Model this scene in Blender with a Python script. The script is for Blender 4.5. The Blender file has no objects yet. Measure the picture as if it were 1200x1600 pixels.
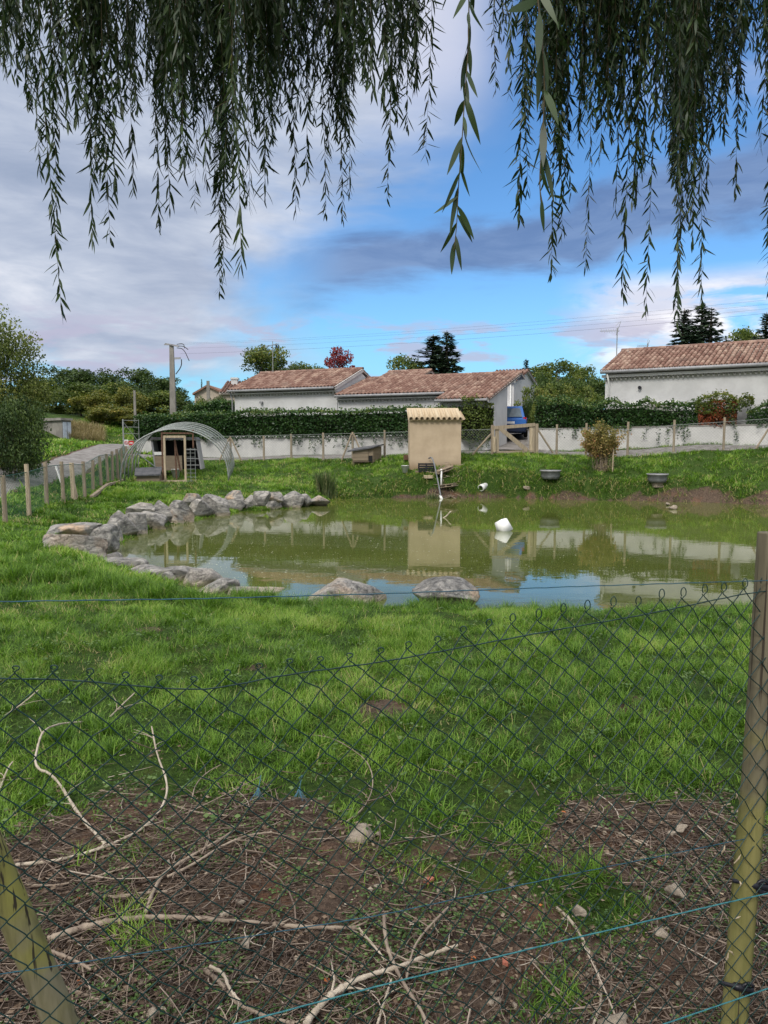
import bpy, math, random
import numpy as np
from mathutils import Vector, Matrix
R = math.radians
random.seed(7); RG = np.random.default_rng(11)
C = bpy.context.scene.collection
SC = bpy.context.scene

# ------------------------------------------------------------------ camera
CAM_Z = 2.1; PITCH = R(5.37); F = 1202.0
cd = bpy.data.cameras.new("camera"); cam = bpy.data.objects.new("camera", cd); C.objects.link(cam)
cam.location = (0, 0, CAM_Z); cam.rotation_euler = (R(90) - PITCH, 0, 0)
cd.sensor_fit = 'VERTICAL'; cd.sensor_height = 36.0; cd.lens = 36.0 * F / 1600.0
cd.clip_start = 0.05; cd.clip_end = 3000
SC.camera = cam
SC.view_settings.view_transform = 'Standard'; SC.view_settings.look = 'None'
SC.view_settings.gamma = 1.0; SC.view_settings.exposure = 0.2
SC.cycles.max_bounces = 6; SC.cycles.diffuse_bounces = 3; SC.cycles.glossy_bounces = 3
SC.cycles.transmission_bounces = 4; SC.cycles.transparent_max_bounces = 6
SC.cycles.sample_clamp_indirect = 6.0
SC.cycles.use_denoising = True

# ------------------------------------------------------------------ node helper
class NT:
    def __init__(s, nt): s.t = nt; s.n = nt.nodes; s.l = nt.links
    def new(s, ty, **kw):
        n = s.n.new(ty)
        for k, v in kw.items(): setattr(n, k, v)
        return n
    def put(s, sock, v):
        if isinstance(v, bpy.types.NodeSocket): s.l.new(v, sock)
        elif isinstance(v, (tuple, list)):
            v = tuple(v); d = len(sock.default_value)
            sock.default_value = (v + (1,))[:d] if len(v) < d else v[:d]
        else: sock.default_value = v
    def m(s, op, a, b=None, c=None):
        n = s.new('ShaderNodeMath', operation=op); s.put(n.inputs[0], a)
        if b is not None: s.put(n.inputs[1], b)
        if c is not None: s.put(n.inputs[2], c)
        return n.outputs[0]
    def ss(s, v, lo, hi, a=0.0, b=1.0):
        n = s.new('ShaderNodeMapRange', interpolation_type='SMOOTHSTEP'); s.put(n.inputs[0], v)
        for i, k in enumerate((lo, hi, a, b)): s.put(n.inputs[i + 1], k)
        return n.outputs[0]
    def mix(s, f, a, b, mode='MIX'):
        n = s.new('ShaderNodeMix', data_type='RGBA', blend_type=mode)
        s.put(n.inputs[0], f); s.put(n.inputs[6], a); s.put(n.inputs[7], b); return n.outputs[2]
    def noise(s, vec, scale, detail=4, rough=.55, dist=0.0):
        n = s.new('ShaderNodeTexNoise'); s.put(n.inputs['Vector'], vec) if vec is not None else None
        s.put(n.inputs['Scale'], scale); s.put(n.inputs['Detail'], detail); s.put(n.inputs['Roughness'], rough)
        s.put(n.inputs['Distortion'], dist); return n.outputs['Fac']
    def comb(s, x, y, z):
        n = s.new('ShaderNodeCombineXYZ')
        for i, k in enumerate((x, y, z)): s.put(n.inputs[i], k)
        return n.outputs[0]
    def vmul(s, v, sc):
        n = s.new('ShaderNodeVectorMath', operation='MULTIPLY'); s.put(n.inputs[0], v); s.put(n.inputs[1], sc); return n.outputs[0]
    def vadd(s, v, sc):
        n = s.new('ShaderNodeVectorMath', operation='ADD'); s.put(n.inputs[0], v); s.put(n.inputs[1], sc); return n.outputs[0]
    def ramp(s, f, stops):
        n = s.new('ShaderNodeValToRGB'); e = n.color_ramp.elements
        while len(e) < len(stops): e.new(0.5)
        for i, (p, c) in enumerate(stops): e[i].position = p; e[i].color = tuple(c) + (1,)
        s.put(n.inputs[0], f); return n.outputs[0]
    def bump(s, h, strength, dist):
        n = s.new('ShaderNodeBump'); s.put(n.inputs['Strength'], strength); s.put(n.inputs['Distance'], dist)
        s.put(n.inputs['Height'], h); return n.outputs[0]

# ------------------------------------------------------------------ world: hazy blue sky with banks of cloud
SUN_EL, SUN_AZ = R(40), R(205)      # azimuth from +Y, clockwise: behind the camera, a little left
W = bpy.data.worlds.new("World"); SC.world = W; W.use_nodes = True
w = NT(W.node_tree); w.n.clear()
sky = w.new('ShaderNodeTexSky', sky_type='NISHITA'); sky.sun_disc = False
sky.sun_elevation = SUN_EL; sky.sun_rotation = SUN_AZ; sky.air_density = 1.0; sky.dust_density = 0.6; sky.ozone_density = 2.0
tc = w.new('ShaderNodeTexCoord'); D3 = tc.outputs['Generated']
sp = w.new('ShaderNodeSeparateXYZ'); w.l.new(D3, sp.inputs[0]); dx, dy, dz = sp.outputs
az = w.m('MULTIPLY', w.m('ARCTAN2', dx, dy), 57.2958)
el = w.m('MULTIPLY', w.m('ARCSINE', dz), 57.2958)
den = w.m('ADD', w.m('MAXIMUM', dz, 0.0), 0.10)
cp = w.comb(w.m('DIVIDE', dx, den), w.m('DIVIDE', dy, den), 0.0)           # cloud layer, seen in perspective
n1 = w.noise(cp, 0.75, 7, .58, .3)
n2 = w.noise(w.vadd(cp, (3.1, 7.7, 0)), 2.2, 6, .6, .2)
n3 = w.noise(w.vmul(D3, (6, 6, 22)), 1.0, 6, .6, .4)
n4 = w.noise(w.vmul(D3, (3, 3, 8)), 1.0, 5, .55, .3)
blue = w.mix(1.0, sky.outputs[0], (0.66, 1.04, 1.36), 'MULTIPLY')
lowc = w.ss(el, 13.0, 1.0)
blue = w.mix(w.m('MULTIPLY', lowc, 0.55), blue, (2.7, 6.4, 8.6))
# 1 overcast bank on the left
ab = w.m('ADD', w.m('MULTIPLY', el, 0.62), -13.5)
e1 = w.m('ADD', w.m('SUBTRACT', az, ab), w.m('MULTIPLY', w.m('SUBTRACT', n4, .5), 34.0))
over = w.ss(e1, 5.0, -7.0)
over = w.m('MULTIPLY', over, w.ss(w.m('ADD', el, w.m('MULTIPLY', w.m('SUBTRACT', n3, .5), 10.0)), 2.5, 6.0))
# anything away from the view is broken cloud too
away = w.ss(w.m('ABSOLUTE', az), 36.0, 60.0)
over = w.m('MAXIMUM', over, w.m('MULTIPLY', away, w.ss(n1, .38, .58)))
occ = w.ramp(w.m('ADD', w.m('MULTIPLY', n1, .55), w.m('MULTIPLY', n3, .45)),
             [(0.34, (2.8, 3.45, 4.8)), (0.45, (3.7, 4.3, 5.6)), (0.54, (4.8, 5.35, 6.5)), (0.66, (6.9, 7.2, 8.0))])
# brighter cloud behind the camera, where the sun stands behind it
bright = w.ss(w.m('ABSOLUTE', az), 60.0, 150.0)
occ = w.mix(bright, occ, (9.0, 8.7, 8.6))
c = w.mix(over, blue, occ)
# 2 long violet band across the blue
bc = w.m('ADD', w.m('MULTIPLY', az, 0.16), 12.3)
bd = w.m('ABSOLUTE', w.m('SUBTRACT', el, w.m('ADD', bc, w.m('MULTIPLY', w.m('SUBTRACT', n4, .5), 7.0))))
band = w.m('MULTIPLY', w.ss(w.m('ADD', bd, w.m('MULTIPLY', w.m('SUBTRACT', n3, .5), 5.0)), 3.3, 0.9), w.ss(az, -9.0, -2.0))
band = w.m('MULTIPLY', band, w.ss(away, 1.0, 0.0))
bcol = w.mix(w.ss(n3, .35, .65), (1.25, 2.0, 3.9), (2.1, 3.0, 5.0))
c = w.mix(w.m('MULTIPLY', band, .88), c, bcol)
# 3 low bright cumulus to the right, small pinkish shreds elsewhere
wh = w.m('MULTIPLY', w.ss(az, 12.0, 18.0), w.ss(w.m('ABSOLUTE', w.m('SUBTRACT', el, 7.9)), 3.9, 2.0))
wh = w.m('MULTIPLY', wh, w.ss(n3, .32, .48))
c = w.mix(w.m('MULTIPLY', wh, .9), c, w.mix(w.ss(n2, .4, .62), (6.8, 6.8, 7.7), (9.6, 9.2, 9.3)))
sm = w.m('MULTIPLY', w.ss(w.noise(w.vmul(D3, (9, 9, 38)), 1.0, 5, .55, .3), .50, .62), w.ss(w.m('ABSOLUTE', w.m('SUBTRACT', el, 5.8)), 4.0, 1.5))
c = w.mix(w.m('MULTIPLY', sm, .75), c, (4.6, 4.5, 5.9))
hi = w.m('MULTIPLY', w.ss(n4, .52, .75), w.ss(el, 16.0, 24.0))
c = w.mix(w.m('MULTIPLY', hi, .45), c, (6.6, 7.0, 8.4))
midw = w.m('MULTIPLY', w.ss(w.m('ABSOLUTE', w.m('SUBTRACT', az, 3.5)), 7.0, 1.0), w.ss(w.m('ADD', el, w.m('MULTIPLY', w.m('SUBTRACT', n4, .5), 14.0)), 17.0, 25.0))
c = w.mix(w.m('MULTIPLY', midw, .75), c, (6.2, 6.4, 7.6))
# unseen overhead cloud, added and brightened to throw more light on the ground
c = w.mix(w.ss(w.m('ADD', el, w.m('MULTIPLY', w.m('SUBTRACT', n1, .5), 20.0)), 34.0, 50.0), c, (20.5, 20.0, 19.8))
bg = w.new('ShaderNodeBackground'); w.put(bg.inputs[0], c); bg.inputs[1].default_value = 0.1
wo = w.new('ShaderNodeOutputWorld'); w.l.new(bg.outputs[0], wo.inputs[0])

# ------------------------------------------------------------------ sun, veiled by cloud
sd = bpy.data.lights.new("sun", 'SUN'); sd.energy = 1.9; sd.angle = R(14); sd.color = (1.0, .965, .90)
so = bpy.data.objects.new("sun", sd); C.objects.link(so)
sv = Vector((math.sin(SUN_AZ) * math.cos(SUN_EL), math.cos(SUN_AZ) * math.cos(SUN_EL), math.sin(SUN_EL)))
so.rotation_euler = sv.to_track_quat('Z', 'Y').to_euler(); so.location = sv * 50

# ------------------------------------------------------------------ placing helpers
def ray(px, py):
    u = (800 - py) / F
    return np.array([(px - 600) / F, math.cos(PITCH) + u * math.sin(PITCH), -math.sin(PITCH) + u * math.cos(PITCH)])
def P(px, py, D):
    r = ray(px, py); r = r / r[1] * D; return np.array([r[0], r[1], r[2] + CAM_Z])
def G(px, py, z=0.0):
    r = ray(px, py); t = (z - CAM_Z) / r[2]; return np.array([r[0] * t, r[1] * t, z])
def X(px, D): return P(px, 687, D)[0]

def vn(x, y, seed=0):
    x = np.asarray(x, float); y = np.asarray(y, float)
    xi = np.floor(x).astype(np.int64); yi = np.floor(y).astype(np.int64); fx = x - xi; fy = y - yi
    fx = fx * fx * (3 - 2 * fx); fy = fy * fy * (3 - 2 * fy)
    def h(a, b):
        n = (a * 374761393 + b * 668265263 + seed * 974634777) & 0xffffffff
        n = ((n ^ (n >> 13)) * 1274126177) & 0xffffffff
        return ((n ^ (n >> 16)) & 0xffff) / 65535.0
    return (h(xi, yi) * (1 - fx) + h(xi + 1, yi) * fx) * (1 - fy) + (h(xi, yi + 1) * (1 - fx) + h(xi + 1, yi + 1) * fx) * fy
def fbm(x, y, seed=0, o=3):
    s = 0; a = .5; t = 0
    for k in range(o): s = s + a * vn(x * 2 ** k, y * 2 ** k, seed + k); t += a; a *= .5
    return s / t
def sst(v, lo, hi):
    t = np.clip((v - lo) / (hi - lo), 0, 1); return t * t * (3 - 2 * t)

# ------------------------------------------------------------------ pond outline (water level z = 0)
POND_PX = [(176, 866), (205, 884), (250, 898), (300, 910), (345, 922), (375, 932), (430, 940), (500, 947), (600, 950), (700, 950),
           (800, 951), (940, 952), (1100, 952), (1250, 948), (1420, 930), (1600, 880), (1600, 830), (1450, 805), (1300, 794),
           (1200, 789), (1100, 785), (1000, 783), (900, 781), (850, 780), (800, 778), (700, 778), (600, 779), (530, 780), (512, 789),
           (470, 794), (430, 796), (390, 799), (350, 804), (318, 810), (288, 818), (260, 824), (235, 832), (205, 842), (186, 852)]
POND = np.array([G(a, b)[:2] for a, b in POND_PX])
def pond_sd(x, y):
    x = np.atleast_1d(np.asarray(x, float)); y = np.atleast_1d(np.asarray(y, float))
    best = np.full(x.shape, 1e9); inside = np.zeros(x.shape, bool)
    n = len(POND)
    for i in range(n):
        a = POND[i]; b = POND[(i + 1) % n]; d = b - a
        t = np.clip(((x - a[0]) * d[0] + (y - a[1]) * d[1]) / (d @ d), 0, 1)
        best = np.minimum(best, np.hypot(x - a[0] - t * d[0], y - a[1] - t * d[1]))
        c1 = (a[1] > y) != (b[1] > y)
        with np.errstate(divide='ignore', invalid='ignore'):
            xx = (b[0] - a[0]) * (y - a[1]) / (b[1] - a[1] + 1e-12) + a[0]
        inside ^= c1 & (x < xx)
    return np.where(inside, -best, best)

# ------------------------------------------------------------------ land heights
def cpt(px, py, D): p = P(px, py, D); return tuple(p)
CP = [(0, -4, .55), (-5, -3, .6), (5, -3, .55), (0, 1.9, .42), (-2.5, 2.5, .46), (1.15, 2.0, .31), (2.5, 2.5, .42), (0, 4, .45), (-4, 5, .47), (4, 5, .37),
      (0, 8, .27), (-4, 9, .34), (5, 9, .22), (9, 8, .25), (14, 11, .3), (-6.5, 12, .43), (-7, 8, .5),
      cpt(2, 817, 15.9), cpt(40, 807, 17.3), cpt(129, 778, 22), cpt(185, 755, 27), cpt(250, 758, 26.0), cpt(355, 747, 28),
      cpt(450, 738, 30), cpt(350, 720, 32.6), cpt(450, 719, 32.3), cpt(600, 714, 31.8), cpt(720, 711, 31.4), cpt(840, 709, 31), cpt(1100, 701, 29.0), cpt(1250, 697, 27.4),
      cpt(350, 715, 35.2), cpt(600, 711, 34.3), cpt(850, 704, 33.3), cpt(1000, 700, 31.6), cpt(1200, 697, 29.4), cpt(92, 691, 49), cpt(60, 700, 46),
      cpt(680, 731, 29), cpt(860, 747, 27.5), cpt(1030, 757, 26.5), cpt(940, 735, 28.5), cpt(1200, 765, 25.2), cpt(1200, 730, 26.4), cpt(560, 752, 28.6), cpt(300, 770, 24.5),
      (0, 38, 1.95), (-8, 42, 2.0), (6.5, 39, 2.22), (10, 35, 2.2), (15, 32, 2.2), (20, 36, 2.5), (0, 50, 2.6), (15, 48, 3.2), (-8, 50, 2.6),
      cpt(20, 768, 20), cpt(100, 727, 28), cpt(190, 695, 40), cpt(60, 722, 28), cpt(100, 690, 40), cpt(170, 672, 54), cpt(0, 728, 24), (-18, 30, 1.9), (-16, 18, 1.2),
      (-22, 48, 2.6), (-30, 80, 4.5), (-15, 90, 4.5), (-45, 70, 5), (-60, 100, 7), (20, 90, 5), (40, 80, 6), (60, 100, 7), (0, 100, 5), (25, 55, 4),
      (-60, 20, 3), (50, 20, 1.8), (-20, 5, .9), (20, 14, .4), (26, 22, .6), (24, 28, 1.6), (0, -60, 1), (60, -40, 1), (-60, -40, 1)]
for k in range(12):
    CP.append((450 * math.cos(k * math.pi / 6), 450 * math.sin(k * math.pi / 6), 9.0 if math.sin(k * math.pi / 6) > -.1 else 3.0))
CP = np.array(CP)
def _U(r2): return np.where(r2 > 0, r2 * np.log(np.maximum(r2, 1e-12)), 0)
_n = len(CP); _r2 = (CP[:, None, 0] - CP[None, :, 0]) ** 2 + (CP[:, None, 1] - CP[None, :, 1]) ** 2
_A = np.zeros((_n + 3, _n + 3)); _A[:_n, :_n] = _U(_r2) + np.eye(_n) * .4
_A[:_n, _n] = 1; _A[:_n, _n + 1] = CP[:, 0]; _A[:_n, _n + 2] = CP[:, 1]; _A[_n:, :_n] = _A[:_n, _n:].T
_wt = np.linalg.solve(_A, np.concatenate([CP[:, 2], [0, 0, 0]]))
def H(x, y):
    x = np.atleast_1d(np.asarray(x, float)); y = np.atleast_1d(np.asarray(y, float)); out = np.zeros(x.shape)
    for s in range(0, len(x), 20000):
        xs = x[s:s + 20000]; ys = y[s:s + 20000]
        r2 = (xs[:, None] - CP[None, :, 0]) ** 2 + (ys[:, None] - CP[None, :, 1]) ** 2
        b = _U(r2) @ _wt[:_n] + _wt[_n] + _wt[_n + 1] * xs + _wt[_n + 2] * ys
        near = np.exp(-((xs) ** 2 + (ys - 15) ** 2) / 900)
        b = b + near * ((fbm(xs * .5, ys * .5, 5) - .5) * .16 + (fbm(xs * 2.2, ys * 2.2, 9) - .5) * .05)
        sdv = pond_sd(xs, ys)
        cliff = sst(xs, -1.5, 1.5) * sst(ys, 18, 21)
        wv = 1.0 - .45 * cliff + .5 * sst(ys, 14, 9)
        base = -.05 + (np.maximum(b, .12) + .05) * (.30 * sst(sdv / wv, 0, .35) + .70 * sst(sdv / wv, .1, 1))
        outv = np.where(sdv > 0, base, -np.minimum(.9, .05 + np.abs(sdv) * .4))
        out[s:s + 20000] = np.where(sdv > 1.6, b, outv)
    return out
def h1(x, y): return float(H([x], [y])[0])

# ------------------------------------------------------------------ object helpers
def tag(o, label=None, cat=None, group=None, kind=None):
    if label: o['label'] = label
    if cat: o['category'] = cat
    if group: o['group'] = group
    if kind: o['kind'] = kind
    return o
def thing(name, label, cat, loc, rz=0, group=None):
    o = bpy.data.objects.new(name, None); C.objects.link(o); o.location = tuple(loc); o.rotation_euler = (0, 0, rz)
    o.empty_display_size = .2
    bpy.context.view_layer.update() if False else None
    return tag(o, label, cat, group)
def npobj(name, V, Fc, mat, parent=None, v=None, smooth=False, vname='v'):
    """V (n,3), Fc (m,k) uniform faces; world coords, re-based onto the parent (its loc / z rotation)."""
    V = np.asarray(V, float).copy(); Fc = np.asarray(Fc, np.int64)
    root = parent
    chain = []
    while root is not None: chain.append(root); root = root.parent
    if chain:
        b = chain[-1]; V -= np.array(b.location)
        a = -b.rotation_euler.z
        if abs(a) > 1e-9:
            c_, s_ = math.cos(a), math.sin(a); V = np.stack([V[:, 0] * c_ - V[:, 1] * s_, V[:, 0] * s_ + V[:, 1] * c_, V[:, 2]], 1)
    me = bpy.data.meshes.new(name); m, k = Fc.shape
    me.vertices.add(len(V)); me.vertices.foreach_set('co', V.ravel().astype(np.float32))
    me.loops.add(m * k); me.loops.foreach_set('vertex_index', Fc.ravel().astype(np.int32))
    me.polygons.add(m); me.polygons.foreach_set('loop_start', (np.arange(m) * k).astype(np.int32))
    me.update(calc_edges=True)
    if smooth: me.polygons.foreach_set('use_smooth', np.ones(m, bool))
    if v is not None:
        at = me.attributes.new(vname, 'FLOAT', 'POINT'); at.data.foreach_set('value', np.asarray(v, np.float32))
    me.materials.append(mat)
    o = bpy.data.objects.new(name, me); C.objects.link(o)
    if parent: o.parent = parent
    return o
class MB:
    """collects shapes in world coordinates, links them as one mesh object"""
    def __init__(s): s.v = []; s.f = []; s.a = []
    def add(s, vs, fs, a=.5):
        b = len(s.v); s.v += [tuple(map(float, q)) for q in vs]; s.f += [tuple(b + i for i in f) for f in fs]; s.a += [a] * len(vs); return s
    def hexa(s, b4, t4, a=.5):
        return s.add(list(b4) + list(t4), [(3, 2, 1, 0), (4, 5, 6, 7), (0, 1, 5, 4), (1, 2, 6, 5), (2, 3, 7, 6), (3, 0, 4, 7)], a)
    def box(s, c, size, rz=0, a=.5, bev=0):
        cx, cy, cz = c; hx, hy, hz = [k / 2 for k in size]; co, si = math.cos(rz), math.sin(rz)
        def q(x, y, z): return (cx + x * co - y * si, cy + x * si + y * co, cz + z)
        return s.hexa([q(-hx, -hy, -hz), q(hx, -hy, -hz), q(hx, hy, -hz), q(-hx, hy, -hz)], [q(-hx, -hy, hz), q(hx, -hy, hz), q(hx, hy, hz), q(-hx, hy, hz)], a)
    def beam(s, p, q, wd, ht, a=.5, up=(0, 0, 1)):
        p = Vector(p); q = Vector(q); d = (q - p).normalized(); u = Vector(up)
        if abs(d.dot(u)) > .98: u = Vector((0, 1, 0))
        r = d.cross(u).normalized(); u = r.cross(d)
        r *= wd / 2; u *= ht / 2
        return s.hexa([p - r - u, p + r - u, p + r + u, p - r + u][::-1], [q - r - u, q + r - u, q + r + u, q - r + u][::-1], a)
    def tube(s, pts, rad, n=8, a=.5, cap=True, jit=0):
        pts = [Vector(p) for p in pts]; m = len(pts)
        if not hasattr(rad, '__len__'): rad = [rad] * m
        b = len(s.v); prev = None
        for i, p in enumerate(pts):
            d = (pts[min(i + 1, m - 1)] - pts[max(i - 1, 0)]).normalized()
            if prev is None:
                r = d.cross(Vector((0, 0, 1)));
                if r.length < .05: r = d.cross(Vector((0, 1, 0)))
            else: r = prev - d * prev.dot(d)
            r.normalize(); prev = r; u = d.cross(r)
            for k in range(n):
                t = 2 * math.pi * k / n; rr = rad[i] * (1 + jit * (random.random() - .5))
                s.v.append(tuple(p + (r * math.cos(t) + u * math.sin(t)) * rr)); s.a.append(a)
        for i in range(m - 1):
            for k in range(n):
                k2 = (k + 1) % n; s.f.append((b + i * n + k, b + i * n + k2, b + (i + 1) * n + k2, b + (i + 1) * n + k))
        if cap: s.f.append(tuple(b + k for k in range(n))[::-1]); s.f.append(tuple(b + (m - 1) * n + k for k in range(n)))
        return s
    def lathe(s, c, prof, n=16, a=.5, axis=None):
        b = len(s.v); c = Vector(c); q = Vector(axis).normalized().to_track_quat('Z', 'Y') if axis is not None else None
        for r, z in prof:
            for k in range(n):
                t = 2 * math.pi * k / n; p = Vector((r * math.cos(t), r * math.sin(t), z))
                if q: p = q @ p
                s.v.append(tuple(c + p)); s.a.append(a)
        for i in range(len(prof) - 1):
            for k in range(n):
                k2 = (k + 1) % n; s.f.append((b + i * n + k, b + i * n + k2, b + (i + 1) * n + k2, b + (i + 1) * n + k))
        return s
    def build(s, name, mat, parent=None, smooth=False, bevel=0):
        me = bpy.data.meshes.new(name); V = s.v
        root = parent
        while root is not None and root.parent is not None: root = root.parent
        if root is not None:
            inv = (Matrix.Translation(root.location) @ Matrix.Rotation(root.rotation_euler.z, 4, 'Z')).inverted()
            V = [tuple(inv @ Vector(p)) for p in V]
        me.from_pydata(V, [], s.f); me.update()
        at = me.attributes.new('v', 'FLOAT', 'POINT'); at.data.foreach_set('value', s.a)
        if smooth: me.polygons.foreach_set('use_smooth', [True] * len(me.polygons))
        me.materials.append(mat)
        o = bpy.data.objects.new(name, me); C.objects.link(o)
        if parent: o.parent = parent
        if bevel:
            m = o.modifiers.new('bevel', 'BEVEL'); m.width = bevel; m.segments = 2; m.limit_method = 'ANGLE'
        return o
def copy_thing(src, loc, rz=None, scale=None, label=None, group=None):
    c = src.copy(); C.objects.link(c); c.location = tuple(loc)
    if rz is not None: c.rotation_euler = (0, 0, rz)
    if scale is not None: c.scale = scale if hasattr(scale, '__len__') else (scale,) * 3
    if label: c['label'] = label
    if group: c['group'] = group
    for ch in src.children:
        d = ch.copy(); C.objects.link(d); d.parent = c
        for g in ch.children:
            e = g.copy(); C.objects.link(e); e.parent = d
    return c
def rotm(yaw, pitch=None, roll=None):
    """R = Rz(yaw) Rx(pitch) Ry(roll), arrays -> (n,3,3)"""
    yaw = np.asarray(yaw, float); n = len(yaw); z = np.zeros(n); o = np.ones(n)
    pitch = z if pitch is None else pitch; roll = z if roll is None else roll
    cy, sy, cx, sx, cr, sr = np.cos(yaw), np.sin(yaw), np.cos(pitch), np.sin(pitch), np.cos(roll), np.sin(roll)
    Rz = np.stack([np.stack([cy, -sy, z], 1), np.stack([sy, cy, z], 1), np.stack([z, z, o], 1)], 1)
    Rx = np.stack([np.stack([o, z, z], 1), np.stack([z, cx, -sx], 1), np.stack([z, sx, cx], 1)], 1)
    Ry = np.stack([np.stack([cr, z, sr], 1), np.stack([z, o, z], 1), np.stack([-sr, z, cr], 1)], 1)
    return Rz @ Rx @ Ry
def scat(tv, tf, pos, M, sc, v=None):
    """template verts/faces placed n times. sc (n,) or (n,3)"""
    tv = np.asarray(tv, float); tf = np.asarray(tf); n = len(pos); k = len(tv)
    sc = np.asarray(sc, float); sc = sc[:, None] * np.ones(3) if sc.ndim == 1 else sc
    V = np.einsum('nij,nkj->nki', M, tv[None] * sc[:, None, :]) + np.asarray(pos)[:, None, :]
    Fc = tf[None] + (np.arange(n) * k)[:, None, None]
    vv = np.repeat(v if v is not None else np.full(n, .5), k)
    return V.reshape(-1, 3), Fc.reshape(-1, tf.shape[1]), vv
def join(parts):
    Vs, Fs, As = [], [], []; b = 0
    for V, Fc, a in parts: Vs.append(V); Fs.append(Fc + b); As.append(a); b += len(V)
    return np.concatenate(Vs), np.concatenate(Fs), np.concatenate(As)

# ------------------------------------------------------------------ materials
def mat(name, fn):
    m = bpy.data.materials.new(name); m.use_nodes = True; t = NT(m.node_tree); t.n.clear()
    out = t.new('ShaderNodeOutputMaterial'); b = t.new('ShaderNodeBsdfPrincipled'); t.l.new(b.outputs[0], out.inputs[0])
    b.inputs['Specular IOR Level'].default_value = .3
    fn(t, b, out); return m
def obc(t): return t.new('ShaderNodeTexCoord').outputs['Object']
def attr(t, n='v'): return t.new('ShaderNodeAttribute', attribute_name=n).outputs['Fac']
def plain(name, c1, c2=None, rough=.7, scale=6, bump=0, bscale=60, metal=0, stretch=(1, 1, 1), vmix=0):
    def fn(t, b, out):
        v = t.vmul(obc(t), stretch); c2_ = c2 or tuple(k * .75 for k in c1)
        f = t.ss(t.noise(v, scale, 6, .6), .32, .68)
        if vmix: f = t.m('ADD', t.m('MULTIPLY', f, 1 - vmix), t.m('MULTIPLY', attr(t), vmix))
        t.put(b.inputs['Base Color'], t.mix(f, c1, c2_)); b.inputs['Roughness'].default_value = rough
        b.inputs['Metallic'].default_value = metal
        if bump: t.put(b.inputs['Normal'], t.bump(t.noise(v, bscale, 5, .6), bump, .02))
    return mat(name, fn)
def leafmat(name, stops, rough=.5, trans=.25, nscale=0):
    def fn(t, b, out):
        f = attr(t)
        if nscale: f = t.m('ADD', t.m('MULTIPLY', f, .55), t.m('MULTIPLY', t.ss(t.noise(obc(t), nscale, 3), .3, .7), .45))
        col = t.ramp(f, stops); t.put(b.inputs['Base Color'], col); b.inputs['Roughness'].default_value = rough
        tr = t.new('ShaderNodeBsdfTranslucent'); t.put(tr.inputs[0], t.mix(1.0, col, (1.0, 1.15, .6), 'MULTIPLY'))
        mx = t.new('ShaderNodeMixShader'); mx.inputs[0].default_value = trans
        t.l.new(b.outputs[0], mx.inputs[1]); t.l.new(tr.outputs[0], mx.inputs[2]); t.l.new(mx.outputs[0], out.inputs[0])
    return mat(name, fn)

M = {}
M['render_white'] = plain('white_render', (.56, .56, .555), (.47, .47, .465), .9, 1.3, .5, 45)
M['render_wall'] = plain('garden_wall_render', (.55, .54, .52), (.42, .415, .40), .9, .9, .6, 30)
M['render_side'] = M['render_white']
M['render_beige'] = None
def _beige(t, b, out):
    v = obc(t); f = t.ss(t.noise(v, 2.0, 6, .6), .3, .7)
    col = t.mix(f, (.45, .355, .25), (.365, .285, .195))
    sp = t.new('ShaderNodeSeparateXYZ'); t.l.new(v, sp.inputs[0])
    low = t.ss(t.m('ADD', sp.outputs[2], t.m('MULTIPLY', t.noise(v, 4, 4), .35)), .55, .18)     # splash stain, a real dirt mark
    col = t.mix(t.m('MULTIPLY', low, .7), col, (.20, .135, .075))
    t.put(b.inputs['Base Color'], col); b.inputs['Roughness'].default_value = .92
    t.put(b.inputs['Normal'], t.bump(t.noise(v, 55, 4), .6, .01))
M['render_beige'] = mat('beige_render', _beige)
def _tile(t, b, out):
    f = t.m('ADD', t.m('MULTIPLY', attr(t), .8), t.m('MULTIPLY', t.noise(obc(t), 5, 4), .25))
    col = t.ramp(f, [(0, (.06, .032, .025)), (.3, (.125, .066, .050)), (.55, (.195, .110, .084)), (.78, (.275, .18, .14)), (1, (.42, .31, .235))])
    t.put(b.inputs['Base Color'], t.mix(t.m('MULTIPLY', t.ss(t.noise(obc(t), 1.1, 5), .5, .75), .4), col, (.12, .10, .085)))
    b.inputs['Roughness'].default_value = .85
M['tile'] = mat('terracotta_tile', _tile)
def _tile2(t, b, out):
    f = t.m('ADD', t.m('MULTIPLY', attr(t), .6), t.m('MULTIPLY', t.noise(obc(t), 9, 4), .5))
    t.put(b.inputs['Base Color'], t.ramp(f, [(.2, (.22, .165, .10)), (.5, (.40, .31, .20)), (.9, (.50, .43, .31))])); b.inputs['Roughness'].default_value = .85
M['tile_beige'] = mat('beige_tile', _tile2)
M['gutter'] = plain('grey_gutter', (.30, .30, .31), rough=.45)
M['pvc_white'] = plain('white_plastic', (.72, .72, .70), (.6, .6, .58), .4, 8)
M['shutter'] = plain('shutter', (.30, .30, .27), rough=.5)
M['concrete'] = plain('concrete', (.26, .245, .22), (.16, .15, .135), .9, 3, .4, 40, stretch=(1, 1, .4))
M['post'] = plain('grey_weathered_wood', (.34, .28, .20), (.19, .155, .11), .85, 9, .5, 50, stretch=(3, 3, .4), vmix=.35)
M['postpale'] = plain('pale_split_wood', (.46, .38, .27), (.30, .24, .16), .85, 9, .4, 50, stretch=(3, 3, .4))
M['plank'] = plain('old_plank', (.27, .215, .15), (.165, .13, .095), .85, 6, .4, 40, stretch=(.5, .5, 4), vmix=.4)
M['darkroof'] = plain('dark_felt', (.045, .047, .052), (.09, .09, .095), .7, 6, .3, 60)
M['black'] = plain('black_board', (.012, .012, .013), rough=.8)
M['blackpl'] = plain('black_plastic', (.014, .015, .02), rough=.35)
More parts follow.
